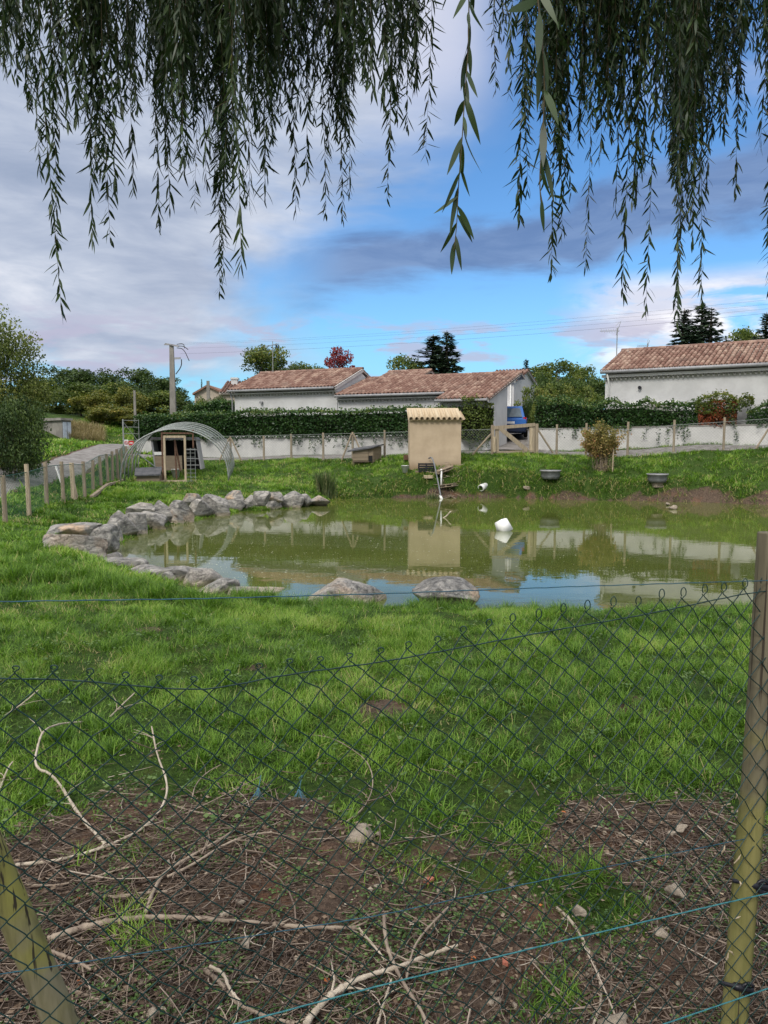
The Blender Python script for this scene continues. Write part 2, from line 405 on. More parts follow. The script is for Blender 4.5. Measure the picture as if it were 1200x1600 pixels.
M['galv'] = plain('galvanised_metal', (.30, .32, .31), (.21, .225, .215), .5, 20, metal=.2)
M['hoop_yellow'] = plain('yellowed_hoop', (.55, .56, .25), (.4, .42, .25), .5)
M['netting'] = plain('grey_green_netting', (.13, .16, .14), rough=.6)
M['netgreen'] = plain('green_netting', (.025, .10, .065), rough=.5)
M['wiregreen'] = plain('green_plastic_wire', (.004, .020, .019), (.007, .034, .031), .35, 40)
M['wireblue'] = plain('blue_green_twine', (.018, .10, .12), (.04, .17, .18), .5, 60)
M['wiredark'] = plain('dark_blue_twine', (.015, .05, .08), (.02, .09, .12), .5, 60)
M['metalwire'] = plain('thin_cable', (.05, .05, .055), rough=.5)
M['red'] = plain('sign_red', (.50, .02, .03), (.45, .02, .03), .4)
M['white'] = plain('sign_white', (.75, .75, .75), rough=.4)
M['rust'] = plain('rusty_brown', (.085, .045, .03), (.15, .085, .055), .8, 12)
M['carblue'] = plain('blue_car_paint', (.03, .13, .42), (.03, .12, .38), .25)
M['carnavy'] = plain('navy_bumper', (.010, .018, .045), rough=.35)
M['glass'] = plain('car_glass', (.10, .14, .17), rough=.06)
M['tyre'] = plain('tyre', (.015, .015, .015), rough=.8)
M['rim'] = plain('wheel_rim', (.4, .4, .42), rough=.3, metal=.8)
M['taillight'] = plain('tail_light', (.4, .01, .01), rough=.2)
M['tubgrey'] = plain('grey_tub', (.17, .18, .19), (.11, .115, .12), .6, 6)
M['bark'] = plain('bark', (.10, .08, .06), (.055, .045, .035), .9, 5, .7, 25, stretch=(2, 2, .5))
M['stick'] = plain('bare_branch', (.30, .245, .185), (.17, .13, .10), .8, 14, .4, 80)
M['stickpale'] = plain('pale_bare_branch', (.46, .40, .32), (.30, .25, .185), .75, 14, .4, 80)
M['apron'] = plain('pale_stone', (.33, .28, .22), (.17, .14, .105), .9, 26, .8, 90)
M['foam'] = plain('white_foam', (.78, .78, .76), (.70, .70, .68), .6, 10, .2, 90)

def _postmoss(t, b, out):
    v = obc(t); g = t.noise(t.vmul(v, (30, 30, 1.6)), 1.0, 5, .6)
    n = t.ss(t.noise(v, 5.0, 4), .35, .65)
    sp = t.new('ShaderNodeSeparateXYZ'); t.l.new(v, sp.inputs[0])
    lowp = t.ss(t.m('ADD', sp.outputs[2], t.m('MULTIPLY', n, .25)), 1.45, 1.12)      # algae-green treated lower part, grey brown top
    col = t.mix(t.ss(g, .3, .7), (.080, .070, .044), (.14, .125, .080))
    gr = t.mix(t.ss(g, .3, .7), (.09, .095, .024), (.19, .175, .062))
    col = t.mix(lowp, col, gr)
    w_ = t.noise(t.vmul(v, (55, 55, .9)), 1.0, 3, .5)
    col = t.mix(t.ss(w_, .60, .64), col, (.035, .028, .018))
    t.put(b.inputs['Base Color'], col); b.inputs['Roughness'].default_value = .8
    t.put(b.inputs['Normal'], t.bump(g, .5, .006))
M['postmoss'] = mat('treated_round_post', _postmoss)
def _brace(t, b, out):
    v = t.new('ShaderNodeTexCoord').outputs['Object']; g = t.noise(t.vmul(v, (30, 30, 3.0)), 1.0, 5, .6)
    n = t.ss(t.noise(v, 3.0, 4), .4, .6)
    col = t.mix(n, (.19, .175, .11), (.22, .215, .055)); col = t.mix(t.m('MULTIPLY', t.ss(g, .35, .7), .7), col, (.085, .08, .03)); col = t.mix(t.ss(t.noise(t.vmul(v, (45, 45, 2.0)), 1.0, 3), .61, .65), col, (.03, .025, .015))
    t.put(b.inputs['Base Color'], col); b.inputs['Roughness'].default_value = .75; t.put(b.inputs['Normal'], t.bump(g, .5, .006))
M['brace'] = mat('treated_brace_post', _brace)

def _rock(t, b, out):
    v = obc(t); info = t.new('ShaderNodeObjectInfo').outputs['Random']
    vv = t.vadd(v, t.comb(t.m('MULTIPLY', info, 40), t.m('MULTIPLY', info, 17), 0))
    a = t.noise(t.vmul(vv, (2.2, 2.2, 5)), 1.6, 8, .65, 1.2); d = t.noise(vv, 14, 6, .7)
    col = t.ramp(a, [(.28, (.055, .054, .052)), (.42, (.165, .160, .150)), (.53, (.27, .258, .238)), (.65, (.40, .375, .335)), (.78, (.54, .505, .445))])
    col = t.mix(t.m('MULTIPLY', t.ss(t.noise(vv, 1.5, 4), .52, .66), t.m('MULTIPLY', attr(t, 'warm'), 1.0)), col, (.46, .33, .22))
    col = t.mix(t.m('MULTIPLY', t.ss(d, .52, .70), .55), col, (.05, .05, .047)); col = t.mix(t.m('MULTIPLY', t.ss(t.noise(vv, 26, 3), .62, .70), .6), col, (.42, .43, .34))
    g = t.new('ShaderNodeNewGeometry'); sp = t.new('ShaderNodeSeparateXYZ'); t.l.new(g.outputs['Position'], sp.inputs[0])
    tide = t.ss(t.m('ADD', sp.outputs[2], t.m('MULTIPLY', t.noise(vv, 6, 3), .06)), .14, .07)     # pale silt line left by the pond
    col = t.mix(t.m('MULTIPLY', tide, .55), col, (.40, .33, .22))
    t.put(b.inputs['Base Color'], col); b.inputs['Roughness'].default_value = .85
    vo = t.new('ShaderNodeTexVoronoi', feature='DISTANCE_TO_EDGE'); t.put(vo.inputs['Vector'], t.vadd(t.vmul(vv, (1, 1, 2.2)), t.comb(t.m('MULTIPLY', a, .5), 0, d))); vo.inputs['Scale'].default_value = 3.2
    crk = t.ss(vo.outputs['Distance'], .0, .045)
    h = t.m('ADD', t.m('ADD', t.m('MULTIPLY', a, 1.2), t.m('MULTIPLY', d, .7)), t.m('MULTIPLY', crk, .5)); t.put(b.inputs['Normal'], t.bump(h, .8, .05))
M['rock'] = mat('granite_boulder', _rock)

def _ground(t, b, out):
    v = obc(t); gr = attr(t, 'grassy')
    n = t.noise(v, 3.0, 6, .6); f = t.noise(v, 28, 6, .7); fine = t.noise(v, 90, 4, .7)
    soil = t.mix(t.ss(f, .32, .68), (.042, .029, .022), (.135, .098, .072))
    soil = t.mix(t.m('MULTIPLY', t.ss(n, .5, .68), .5), soil, (.17, .085, .05))
    soil = t.mix(t.m('MULTIPLY', t.ss(fine, .62, .72), .6), soil, (.24, .19, .14))
    green = t.mix(t.ss(f, .3, .7), (.016, .034, .007), (.050, .088, .016))
    green = t.mix(t.m('MULTIPLY', t.ss(n, .52, .72), .35), green, (.10, .10, .03))
    k = t.ss(t.m('ADD', gr, t.m('MULTIPLY', t.m('SUBTRACT', f, .5), .5)), .38, .62)
    col = t.mix(k, soil, green)
    t.put(b.inputs['Base Color'], col); b.inputs['Roughness'].default_value = .95; b.inputs['Specular IOR Level'].default_value = .1
    t.put(b.inputs['Normal'], t.bump(t.m('ADD', f, t.m('MULTIPLY', fine, .6)), .9, .03))
M['ground'] = mat('soil_and_turf', _ground)
M['gravel'] = plain('gravel', (.22, .21, .20), (.12, .11, .10), .95, 3.5, .8, 60)
M['drive'] = plain('driveway', (.23, .215, .20), (.15, .135, .12), .95, 2.5, .6, 50)

def _water(t, b, out):
    v = obc(t); n = t.noise(v, .35, 4)
    t.put(b.inputs['Base Color'], t.mix(t.ss(n, .3, .7), (.066, .084, .018), (.090, .106, .026)))
    b.inputs['Roughness'].default_value = .02; b.inputs['IOR'].default_value = 1.5; b.inputs['Specular IOR Level'].default_value = .5
    r = t.m('ADD', t.noise(t.vmul(v, (1, 1.6, 1)), 2.2, 3, .5), t.m('MULTIPLY', t.noise(v, 11, 2), .12))
    t.put(b.inputs['Normal'], t.bump(r, .022, .05))
M['water'] = mat('pond_water', _water)

GREEN = [(0, (.020, .052, .007)), (.35, (.062, .138, .013)), (.7, (.145, .270, .028)), (.93, (.235, .365, .050)), (1, (.40, .34, .16))]
M['grass'] = leafmat('lawn_grass', GREEN, .55, .35)
M['weed'] = leafmat('weed_leaf', [(0, (.035, .075, .018)), (.6, (.075, .14, .035)), (1, (.15, .22, .07))], .5, .3)
M['willow'] = leafmat('willow_leaf', [(0, (.09, .06, .03)), (.05, (.10, .08, .035)), (.08, (.012, .026, .009)), (.6, (.028, .054, .016)), (.92, (.055, .088, .024)), (1, (.12, .14, .035))], .42, .22)
M['ivy'] = leafmat('ivy_hedge_leaf', [(0, (.010, .028, .008)), (.5, (.022, .060, .014)), (.85, (.055, .11, .024)), (1, (.14, .18, .045))], .4, .15)
M['ivyred'] = leafmat('red_creeper_leaf', [(0, (.03, .05, .01)), (.35, (.08, .05, .015)), (.7, (.25, .055, .025)), (1, (.36, .12, .05))], .5, .2)
M['tree_mid'] = leafmat('bushy_tree_leaf', [(0, (.025, .045, .010)), (.5, (.075, .115, .022)), (.85, (.15, .18, .036)), (1, (.22, .21, .05))], .55, .25)
M['tree_olive'] = leafmat('olive_tree_leaf', [(0, (.035, .055, .014)), (.5, (.115, .150, .036)), (.85, (.20, .22, .055)), (1, (.27, .25, .07))], .55, .3)
M['distwall'] = plain('far_house_render', (.44, .38, .31), (.36, .31, .25), .9)
M['tiledist'] = plain('far_house_tiles', (.24, .13, .09), (.15, .09, .07), .85)
M['tree_dark'] = leafmat('dark_tree_leaf', [(0, (.012, .026, .008)), (.5, (.034, .066, .016)), (1, (.085, .125, .026))], .6, .2)
M['tree_yellow'] = leafmat('yellowing_leaf', [(0, (.05, .07, .014)), (.5, (.13, .145, .025)), (1, (.27, .21, .04))], .55, .25)
M['tree_red'] = leafmat('red_maple_leaf', [(0, (.05, .012, .015)), (.5, (.19, .028, .038)), (1, (.38, .07, .06))], .55, .25)
M['conifer'] = leafmat('conifer_needles', [(0, (.008, .019, .011)), (.6, (.022, .048, .024)), (1, (.055, .085, .038))], .7, .05)
M['autumnbush'] = leafmat('autumn_bush_leaf', [(0, (.10, .10, .03)), (.35, (.24, .20, .06)), (.7, (.36, .24, .10)), (1, (.40, .15, .09))], .6, .3)
M['reed'] = leafmat('reed_leaf', [(0, (.035, .06, .02)), (.7, (.09, .13, .045)), (1, (.25, .22, .12))], .6, .2)
M['litter'] = leafmat('dead_leaf', [(0, (.055, .036, .024)), (.4, (.13, .088, .058)), (.75, (.25, .19, .135)), (.93, (.42, .37, .29)), (1, (.42, .13, .04))], .8, .1)
M['drygrass'] = leafmat('dry_grass', [(0, (.16, .13, .06)), (1, (.42, .34, .20))], .7, .2)

# ------------------------------------------------------------------ ground sheet
def axis(*segs):
    a = []
    for lo, hi, st in segs: a += list(np.arange(lo, hi, st))
    return np.array(a + [segs[-1][1]])
# where the lawn ends and the trodden soil under the fence starts
EDGE = [(-400, 1300), (0, 1285), (130, 1270), (250, 1235), (350, 1225), (450, 1255), (560, 1290), (640, 1320), (760, 1340), (850, 1310), (895, 1235), (1000, 1230), (1150, 1250), (1500, 1250)]
_e = np.array([G(a, b, .48) for a, b in EDGE]); EA = _e[:, 0] / _e[:, 1]; ED = _e[:, 1]
TRACK = np.array([(-9.0, 8.0), (-9.6, 14), (-10.4, 20), (-11.6, 28), (-12.6, 34), (-13.9, 42), (-16, 54)])
LANE = np.array([(-11.2, 34.1), (-7, 33.9), (0, 33.2), (5, 32.4), (9, 31.1), (13, 29.1), (20, 25.9)])
def dpoly(x, y, pl):
    best = np.full(np.shape(x), 1e9)
    for a, b in zip(pl[:-1], pl[1:]):
        d = b - a; t = np.clip(((x - a[0]) * d[0] + (y - a[1]) * d[1]) / (d @ d), 0, 1)
        best = np.minimum(best, np.hypot(x - a[0] - t * d[0], y - a[1] - t * d[1]))
    return best
BARE = [(1005, 1110, .22), (1040, 1112, .15), (600, 1130, .22), (250, 990, .12), (230, 985, .2), (270, 1000, .12), (395, 1050, .1)]
BAREW = [tuple(G(a, b, .4)[:2]) + (r,) for a, b, r in BARE]
def grassy(x, y):
    yy = np.maximum(y, .2); d = y - np.interp(x / yy, EA, ED)
    nz = fbm(x * 2.5, y * 2.5, 21) - .5
    g = sst(d + nz * .9 + (fbm(x * 8, y * 8, 23) - .5) * .35, -.22, .26)
    pat = sst(fbm(x * 2.1, y * 2.1, 33, 3), .66, .80) * sst(y, .5, 2.0)                 # green patches in the soil
    gx, gy = G(930, 1365, .48)[:2]; pat = np.maximum(pat, sst(np.hypot(x - gx, (y - gy)), .32, .08))
    g = np.maximum(g, pat * .8)
    for bx, by, r in BAREW: g = g * sst(np.hypot(x - bx, (y - by)) + (fbm(x * 5, y * 5, 3) - .5) * .25, r * .4, r * 1.3)
    s = pond_sd(x.ravel(), y.ravel()).reshape(x.shape) if x.ndim > 1 else pond_sd(x, y)
    cl = sst(x, -1.5, 1.5) * sst(y, 18, 21)
    g = g * np.where(cl > .5, sst(s + (fbm(x * 1.5, y * 1.5, 8) - .5) * .7 - .16 * sst(x, 8, 12), .0, .34), sst(s, -.05, .15))
    g = g * sst(dpoly(x, y, TRACK), .78, 1.1) * sst(dpoly(x, y, LANE), .55, .95)
    return g
xs = axis((-500, -60, 44), (-60, -15, 2.5), (-15, -3, .25), (-3, 3, .1), (3, 18, .25), (18, 60, 2.5), (60, 500, 44))
ys = axis((-300, -10, 40), (-10, -2, 1), (-2, 1, .5), (1, 5, .08), (5, 12, .16), (12, 36, .22), (36, 60, 1.5), (60, 120, 6), (120, 700, 60))
gx, gy = np.meshgrid(xs, ys); gzv = H(gx.ravel(), gy.ravel())
dirt = 1 - grassy(gx, gy).ravel()
gzv = gzv + dirt * (gy.ravel() < 5) * ((fbm(gx.ravel() * 5, gy.ravel() * 5, 41) - .5) * .07)
V = np.stack([gx.ravel(), gy.ravel(), gzv], 1); nx = len(xs); ny = len(ys)
ii = (np.arange(ny - 1)[:, None] * nx + np.arange(nx - 1)[None]).ravel()
go = npobj('ground', V, np.stack([ii, ii + 1, ii + nx + 1, ii + nx], 1), M['ground'], None, grassy(gx, gy).ravel(), True, 'grassy')
tag(go, kind='structure')

def strip(name, pl, hw, m, lift=.035):
    pts = []
    for a, b in zip(pl[:-1], pl[1:]):
        n = max(2, int(np.hypot(*(b - a)) / .5))
        for k in range(n): pts.append(a + (b - a) * k / n)
    pts.append(pl[-1]); pts = np.array(pts)
    for _ in range(6): pts[1:-1] = (pts[:-2] + pts[1:-1] * 2 + pts[2:]) / 4
    t = np.gradient(pts, axis=0); t /= np.linalg.norm(t, axis=1)[:, None]; nn = np.stack([-t[:, 1], t[:, 0]], 1)
    k = 9; off = np.linspace(-hw, hw, k); jig = 1 + (vn(np.arange(len(pts)) * .7, np.zeros(len(pts)), 4) - .5) * .12
    Q = pts[:, None] + nn[:, None] * (off[None, :, None] * jig[:, None, None]); x = Q[..., 0].ravel(); y = Q[..., 1].ravel()
    z = H(x, y) + lift * np.tile(1 - (np.abs(np.linspace(-1, 1, k)) ** 4) * 1.8, len(pts))
    V = np.stack([x, y, z], 1); i = (np.arange(len(pts) - 1)[:, None] * k + np.arange(k - 1)[None]).ravel()
    return tag(npobj(name, V, np.stack([i, i + k, i + k + 1, i + 1], 1), m, None, None, True), kind='structure')
strip('gravel_track', TRACK, .95, M['gravel'])
strip('gravel_lane', LANE, .9, M['gravel'], .03)
strip('driveway', np.array([(5.6, 33.0), (6.2, 35), (7.2, 38), (8.3, 42.5)]), 1.6, M['drive'], .06)

# pond water: a sheet a bit wider than the hollow, its rim buried in the banks
cen = POND.mean(0)
rim = []
for i in range(len(POND)):
    a = POND[i - 1]; b = POND[(i + 1) % len(POND)]; t = (b - a) / np.linalg.norm(b - a); rim.append(POND[i] + np.array([t[1], -t[0]]) * .25)
rim = np.array(rim); me = bpy.data.meshes.new('pond_water')
me.from_pydata([(p[0], p[1], 0) for p in rim], [], [tuple(range(len(rim)))]); me.update()
if me.polygons[0].normal.z < 0: me.flip_normals()
me.materials.append(M['water']); wo_ = bpy.data.objects.new('pond_water', me); C.objects.link(wo_); tag(wo_, kind='structure')

# ------------------------------------------------------------------ templates
def blade(bend):
    return np.array([(-.5, 0, 0), (.5, 0, 0), (-.42, bend * .22, .52), (.42, bend * .22, .52), (-.06, bend * .8, .96), (.06, bend * .8, .96)]), np.array([(0, 1, 3, 2), (2, 3, 5, 4)])
QUADT = (np.array([(-.5, 0, 0), (0, -.0, -.28), (.5, 0, 0), (0, .0, .28)], float), np.array([(0, 1, 2, 3)]))
def leafT(n=4, bend=.25, fold=0.0):
    """lanceolate leaf of length 1 along -Z, curling towards +Y; unit width 1"""
    vs = []; fs = []
    for i in range(n + 1):
        t = i / n; wd = (math.sin(math.pi * min(1, t ** .8 * .97 + .03)) ** .9) * .5 + .02
        ang = bend * t; y = -(1 - math.cos(ang * 2.2)) * .35 * (1 if bend > 0 else -1) + fold; z = -t
        vs += [(-wd, y, z), (wd, y, z)]
    for i in range(n): fs.append((2 * i, 2 * i + 1, 2 * i + 3, 2 * i + 2))
    return np.array(vs), np.array(fs)

# ------------------------------------------------------------------ grass (uncountable: one object per kind of place)
def make_grass(name, region, n, hh, ww, seed, lab, straw=.03):
    rg = np.random.default_rng(seed); x, y = region(rg, n)
    g = grassy(x, y); tuft = fbm(x * 3.2, y * 3.2, 77, 3); keep = rg.random(len(x)) < g * (.30 + 1.1 * sst(tuft, .34, .62)); x = x[keep]; y = y[keep]; tuft = tuft[keep]
    n = len(x); z = H(x, y) - .006
    big = sst(fbm(x * 1.1, y * 1.1, 55, 3), .45, .68); dist = np.hypot(x, y)
    h = hh * (.45 + .65 * rg.random(n)) * (.6 + .75 * sst(tuft, .35, .68) + .5 * big)
    wd = ww * (.7 + .6 * rg.random(n)) * np.clip(dist / 7, .85, 3.5) ** .8
    yaw = fbm(x * 4, y * 4, 91, 2) * 14 + rg.normal(0, 1.1, n)
    M_ = rotm(yaw, -rg.normal(.38, .28, n), rg.normal(0, .2, n))
    col = np.clip(.50 + 1.8 * (.45 * fbm(x * .8, y * .8, 12) + .55 * tuft - .5) + rg.normal(0, .17, n), 0, .95)
    dryp = sst(fbm(x * .9 + 3, y * .9, 44, 3), .58, .72); col = np.where(rg.random(n) < straw + .16 * dryp, 1.0, col)
    parts = []
    for k, b in enumerate((.25, .6, 1.0)):
        s = (np.arange(n) % 3) == k; tv, tf = blade(b)
        parts.append(scat(tv, tf, np.stack([x, y, z], 1)[s], M_[s], np.stack([wd, h, h], 1)[s], col[s]))
    V, Fc, a = join(parts)
    return tag(npobj(name, V, Fc, M['grass'], None, a), lab, 'grass', kind='stuff')
def wedge(y0, y1, k0, k1, p=1.0):
    def f(rg, n):
        y = (y0 ** (2 - p) + rg.random(n) * (y1 ** (2 - p) - y0 ** (2 - p))) ** (1 / (2 - p)); return y * (k0 + rg.random(n) * (k1 - k0)), y
    return f
def rect(x0, x1, y0, y1):
    def f(rg, n): return x0 + rg.random(n) * (x1 - x0), y0 + rg.random(n) * (y1 - y0)
    return f
make_grass('lawn_grass', wedge(1.6, 10.0, -.85, .85, .35), 450000, .060, .0040, 1, 'lush green lawn grass between the wire fence and the pond')
make_grass('bank_grass', rect(-11.5, 19, 20, 32.5), 300000, .105, .0062, 2, 'short green grass on the far bank below the white garden wall')
make_grass('side_grass', rect(-10, -3, 9, 24), 120000, .10, .008, 3, 'green grass on the left bank beside the boulders')
make_grass('verge_grass', rect(-22, -8.5, 14, 58), 90000, .16, .02, 4, 'green grass slope beyond the gravel track')

# lusher tufts
def tufts(name, spots, lab, hh=.2, m='grass', seed=5, per=260, rad=.22, wdt=.005):
    rg = np.random.default_rng(seed); X_, Y_, Hh = [], [], []
    for (sx, sy, r, hgt) in spots:
        n = int(per * (r / .22) ** 1.5); a = rg.random(n) * 6.283; q = np.abs(rg.normal(0, .5, n)) * r
        X_.append(sx + np.cos(a) * q); Y_.append(sy + np.sin(a) * q); Hh.append(hgt * (.5 + .6 * rg.random(n)) * np.exp(-(q / r) ** 2 * .5))
    x = np.concatenate(X_); y = np.concatenate(Y_); h = np.concatenate(Hh); n = len(x); z = H(x, y) - .01; parts = []
    k0 = pond_sd(x, y) > .03; x, y, h, z = x[k0], y[k0], h[k0], z[k0]; n = len(x)
    M_ = rotm(rg.random(n) * 6.283, -np.abs(rg.normal(.3, .28, n))); col = np.clip(rg.normal(.5, .2, n), 0, 1)
    wv = np.clip(np.hypot(x, y) / 7, 1, 2.5) * wdt
    for k, b in enumerate((.3, .7, 1.1)):
        s = (np.arange(n) % 3) == k; tv, tf = blade(b); parts.append(scat(tv, tf, np.stack([x, y, z], 1)[s], M_[s], np.stack([wv, h, h], 1)[s], col[s]))
    V, Fc, a = join(parts); return tag(npobj(name, V, Fc, M[m], None, a), lab, 'grass', kind='stuff')
rr = random.Random(3); sp_ = []
for k in range(300):
    px = rr.uniform(-60, 1260); py = rr.uniform(935, 1235); q = G(px, py, .38); sp_.append((q[0], q[1], rr.uniform(.08, .2), rr.uniform(.07, .14)))
for k in range(60):
    px = rr.uniform(380, 1250); q = G(px, 948, 0); sp_.append((q[0], q[1] - .35 - rr.random() * .5, .2, rr.uniform(.12, .24)))
for a, b in ((60, 885), (90, 890), (40, 900), (130, 900), (180, 912), (220, 915), (70, 880), (30, 935), (120, 925), (90, 810), (110, 812), (75, 905), (150, 915), (260, 925), (300, 935), (330, 945), (20, 905), (0, 890), (160, 905), (50, 860), (30, 870), (200, 920), (240, 930)):
    q = G(a, b, .35); sp_.append((q[0], q[1], .35, .24))
for a, b in ((690, 1275), (670, 1250), (860, 1200), (1010, 1235), (930, 1340), (60, 1255)):
    q = G(a, b, .46); sp_.append((q[0], q[1], .13, .12))
for k in range(26):
    px = rr.choice((rr.uniform(478, 610), rr.uniform(640, 760), rr.uniform(360, 440))); q = G(px, rr.uniform(953, 962), 0.0); sp_.append((q[0], q[1], .16, rr.uniform(.2, .3)))
tufts('tall_grass_tufts', sp_, 'longer grass tufts standing along the near shore and in the lawn')

# ------------------------------------------------------------------ boulders
def rockmesh(seed, sub=4, cuts=11, peak=0):
    rg = np.random.default_rng(seed)
    bm = __import__('bmesh').new(); __import__('bmesh').ops.create_icosphere(bm, subdivisions=sub, radius=1)
    V = np.array([v.co[:] for v in bm.verts]); Fc = np.array([[v.index for v in f.verts] for f in bm.faces]); bm.free()
    V = V / np.max(np.abs(V), axis=1)[:, None] * .45 + V * .55
    for _ in range(cuts):
        n = rg.normal(size=3); n[2] *= .7; n /= np.linalg.norm(n); d = rg.uniform(.44, .76); s = V @ n; ex = np.maximum(s - d, 0); V = V - ex[:, None] * n * .96
    if peak:
        for sgn in (-1, 1):
            n = np.array([sgn * .75, rg.uniform(-.2, .2), .65]); n /= np.linalg.norm(n); s = V @ n; ex = np.maximum(s - (.48 if peak == 1 else .74), 0); V = V - ex[:, None] * n * .96
    nz = (fbm(V[:, 0] * 3 + seed, V[:, 1] * 3 + V[:, 2] * 2.3, seed) - .5) * .10 + (fbm(V[:, 0] * 8, V[:, 2] * 8 + V[:, 1] * 5, seed + 3) - .5) * .07
    V = V * (1 + nz[:, None])
    lo = V.min(0); hi = V.max(0); V = (V - (lo + hi) / 2) / (hi - lo)
    return V, Fc
BL = 'boulders edging the pond'
ROCKS = [  # x0,y0,x1,y1, base z, warm, peak, label
 (308, 771, 354, 806, 0, .0, 0, 'tall grey slab boulder tilted over the water at the bend of the rock edging'),
 (345, 779, 378, 799, 0, .1, 0, 'low grey boulder just right of the tall tilted slab'),
 (352, 766, 379, 782, .28, 1., 0, 'small beige boulder on top, right of the tall tilted slab'),
 (375, 773, 409, 797, 0, .1, 1, 'grey boulder with a sloping left face in the far row of pond rocks'),
 (394, 767, 419, 785, .28, 0, 0, 'rounded grey boulder sitting on top in the far row of pond rocks'),
 (407, 781, 436, 796, 0, .2, 0, 'low flat boulder under the rounded one in the far row'),
 (417, 768, 439, 783, .25, 1., 0, 'small tan boulder on top beside the pointed boulder'),
 (435, 767, 472, 794, 0, .1, 1, 'pointed grey boulder in the far row of pond rocks'),
 (462, 771, 485, 791, .02, .2, 0, 'small dark boulder behind the last one of the far row'),
 (480, 774, 513, 791, 0, .4, 1, 'last boulder of the far row, beside the reeds'),
 (286, 779, 324, 809, 0, .1, 1, 'grey boulder with a steep face left of the tall tilted slab'),
 (259, 781, 294, 818, 0, .5, 0, 'upright boulder with orange streaks in the pond edging'),
 (234, 781, 268, 819, 0, 0, 0, 'upright dark grey boulder with a split face'),
 (197, 785, 238, 802, .3, .1, 0, 'flat grey boulder lying behind the front rocks on the grass'),
 (206, 798, 255, 827, 0, .2, 1, 'broad light boulder sloping right into the water'),
 (189, 801, 223, 833, .03, 0, 0, 'dark rounded boulder between two pale ones'),
 (158, 797, 203, 839, .02, .1, 0, 'large grey boulder at the head of the left bank rocks'),
 (156, 817, 187, 847, 0, .1, 0, 'small grey boulder with a vertical face at the left corner of the water'),
 (132, 819, 174, 866, 0, .1, 0, 'block-like dark boulder with a steep face at the left end of the pond'),
 (66, 832, 152, 868, .22, .3, 0, 'largest pale boulder lying in the grass at the left end of the pond'),
 (75, 819, 142, 840, .34, 1., 0, 'long pinkish flat boulder behind the largest pale one'),
 (283, 770, 311, 785, .32, 1., 0, 'beige boulder set back on the grass behind the tilted slab'),
 (138, 872, 216, 891, .03, .2, 0, 'flat boulder in the near row at the left corner of the pond'),
 (172, 883, 256, 903, .03, .1, 0, 'long flat grey boulder in the near row of pond rocks'),
 (236, 884, 294, 909, 0, 0, 0, 'dark flat boulder in the middle of the near row'),
 (243, 893, 272, 909, .03, 1., 0, 'small beige stone in front of the dark flat boulder'),
 (284, 888, 349, 916, 0, .1, 0, 'rounded dark boulder near the end of the near row'),
 (304, 905, 364, 928, .02, 1., 0, 'brown boulder at the right end of the near row'),
 (360, 915, 432, 934, -.03, .2, 0, 'low pale stone barely above the near waterline'),
 (488, 904, 594, 947, .0, .5, 2, 'large grey boulder at the near shore under the blue wire, left one'),
 (654, 905, 746, 950, .0, .8, 2, 'large pinkish-grey boulder at the near shore, right one'),
 (146, 863, 184, 876, .06, .4, 0, 'small flat stone between the block-like boulder and the near row')]
for k, (x0, y0, x1, y1, bz, warm, pk, lab) in enumerate(ROCKS):
    b = G((x0 + x1) / 2, y1, bz); D = b[1]; wd = (x1 - x0) / F * D * 1.22; ht = (y1 - y0) / F * D * 1.05
    dp = max(min(wd * .8, .7), min(ht * .8, .5)); ht = max(.09, P((x0 + x1) / 2, y0, D + .38 * dp)[2] - bz); V_, Fc = rockmesh(100 + k, 4, 12, pk)
    bur = .10 + ht * .08
    S = V_ * np.array([wd, dp, ht + bur]); cx, cy = b[0], b[1] + dp * .42
    S = S + np.array([cx, cy, bz - bur + (ht + bur) / 2])
    o = npobj('boulder', S, Fc, M['rock'], None, None, False)
    at = o.data.attributes.new('warm', 'FLOAT', 'POINT'); at.data.foreach_set('value', np.full(len(S), warm, np.float32))
    org = Vector((cx, cy, bz)); o.data.transform(Matrix.Translation(-org)); o.location = org
    tag(o, lab, 'rock', BL)
# filler stones under and behind, half buried
def small_stone(name, px, py, z, w_, lab, warm=.5, grp=None, flat=.5, mt='apron', seed=None, push=0):
    q = G(px, py, z) if z is not None else None
    V_, Fc = rockmesh(seed or int(px * 7 + py), 3, 9); D = q[1] + push; wd = w_ / F * D
    V_ = V_ * (1 + .12 * np.sin(V_[:, [1]] * 9 + px)); S = V_ * np.array([wd, wd * .8, wd * flat]); gz_ = max(h1(q[0], D), z - .02); o = npobj(name, S, Fc, M[mt])
    at = o.data.attributes.new('warm', 'FLOAT', 'POINT'); at.data.foreach_set('value', np.full(len(S), warm, np.float32))
    o.location = (q[0], D, gz_ + wd * flat * .16); o.rotation_euler = (0, 0, (px * 13) % 6); return tag(o, lab, 'stone', grp)
ST = 'loose stones in the bare soil'
for px, py, w_, lab in [(565, 1303, 54, 'large flat pale stone in the bare soil at the edge of the lawn'), (905, 1415, 26, 'light brown rounded stone in the soil below the dark twine'), (1055, 1385, 36, 'angular beige stone near the round post'),
                        (1065, 1288, 20, 'small smooth grey stone at the upper right of the bare soil'), (1050, 1296, 14, 'tiny tan stone touching the smooth grey stone'), (960, 1594, 50, 'broad dull stone at the bottom edge, nearest to the viewer'), (383, 1465, 24, 'tan stone just below the long bent branch'),
                        (375, 1403, 18, 'pale stone in the soil above the long bent branch'), (1035, 1452, 24, 'reddish stone beside the foot of the round post'), (238, 1575, 20, 'small round tan stone near the slanted brace'), (350, 1420, 20, 'dull white stone above the long bent branch'), (470, 1236 + 40, 12, 'small white stone at the edge of the dark twig litter')]:
    small_stone('stone', px, py, .47, w_, lab, grp=ST)
small_stone('stone', 1052, 925 - 132, .05, 14, 'white stone at the foot of the red earth bank', mt='apron', grp='stones at the far waterline')
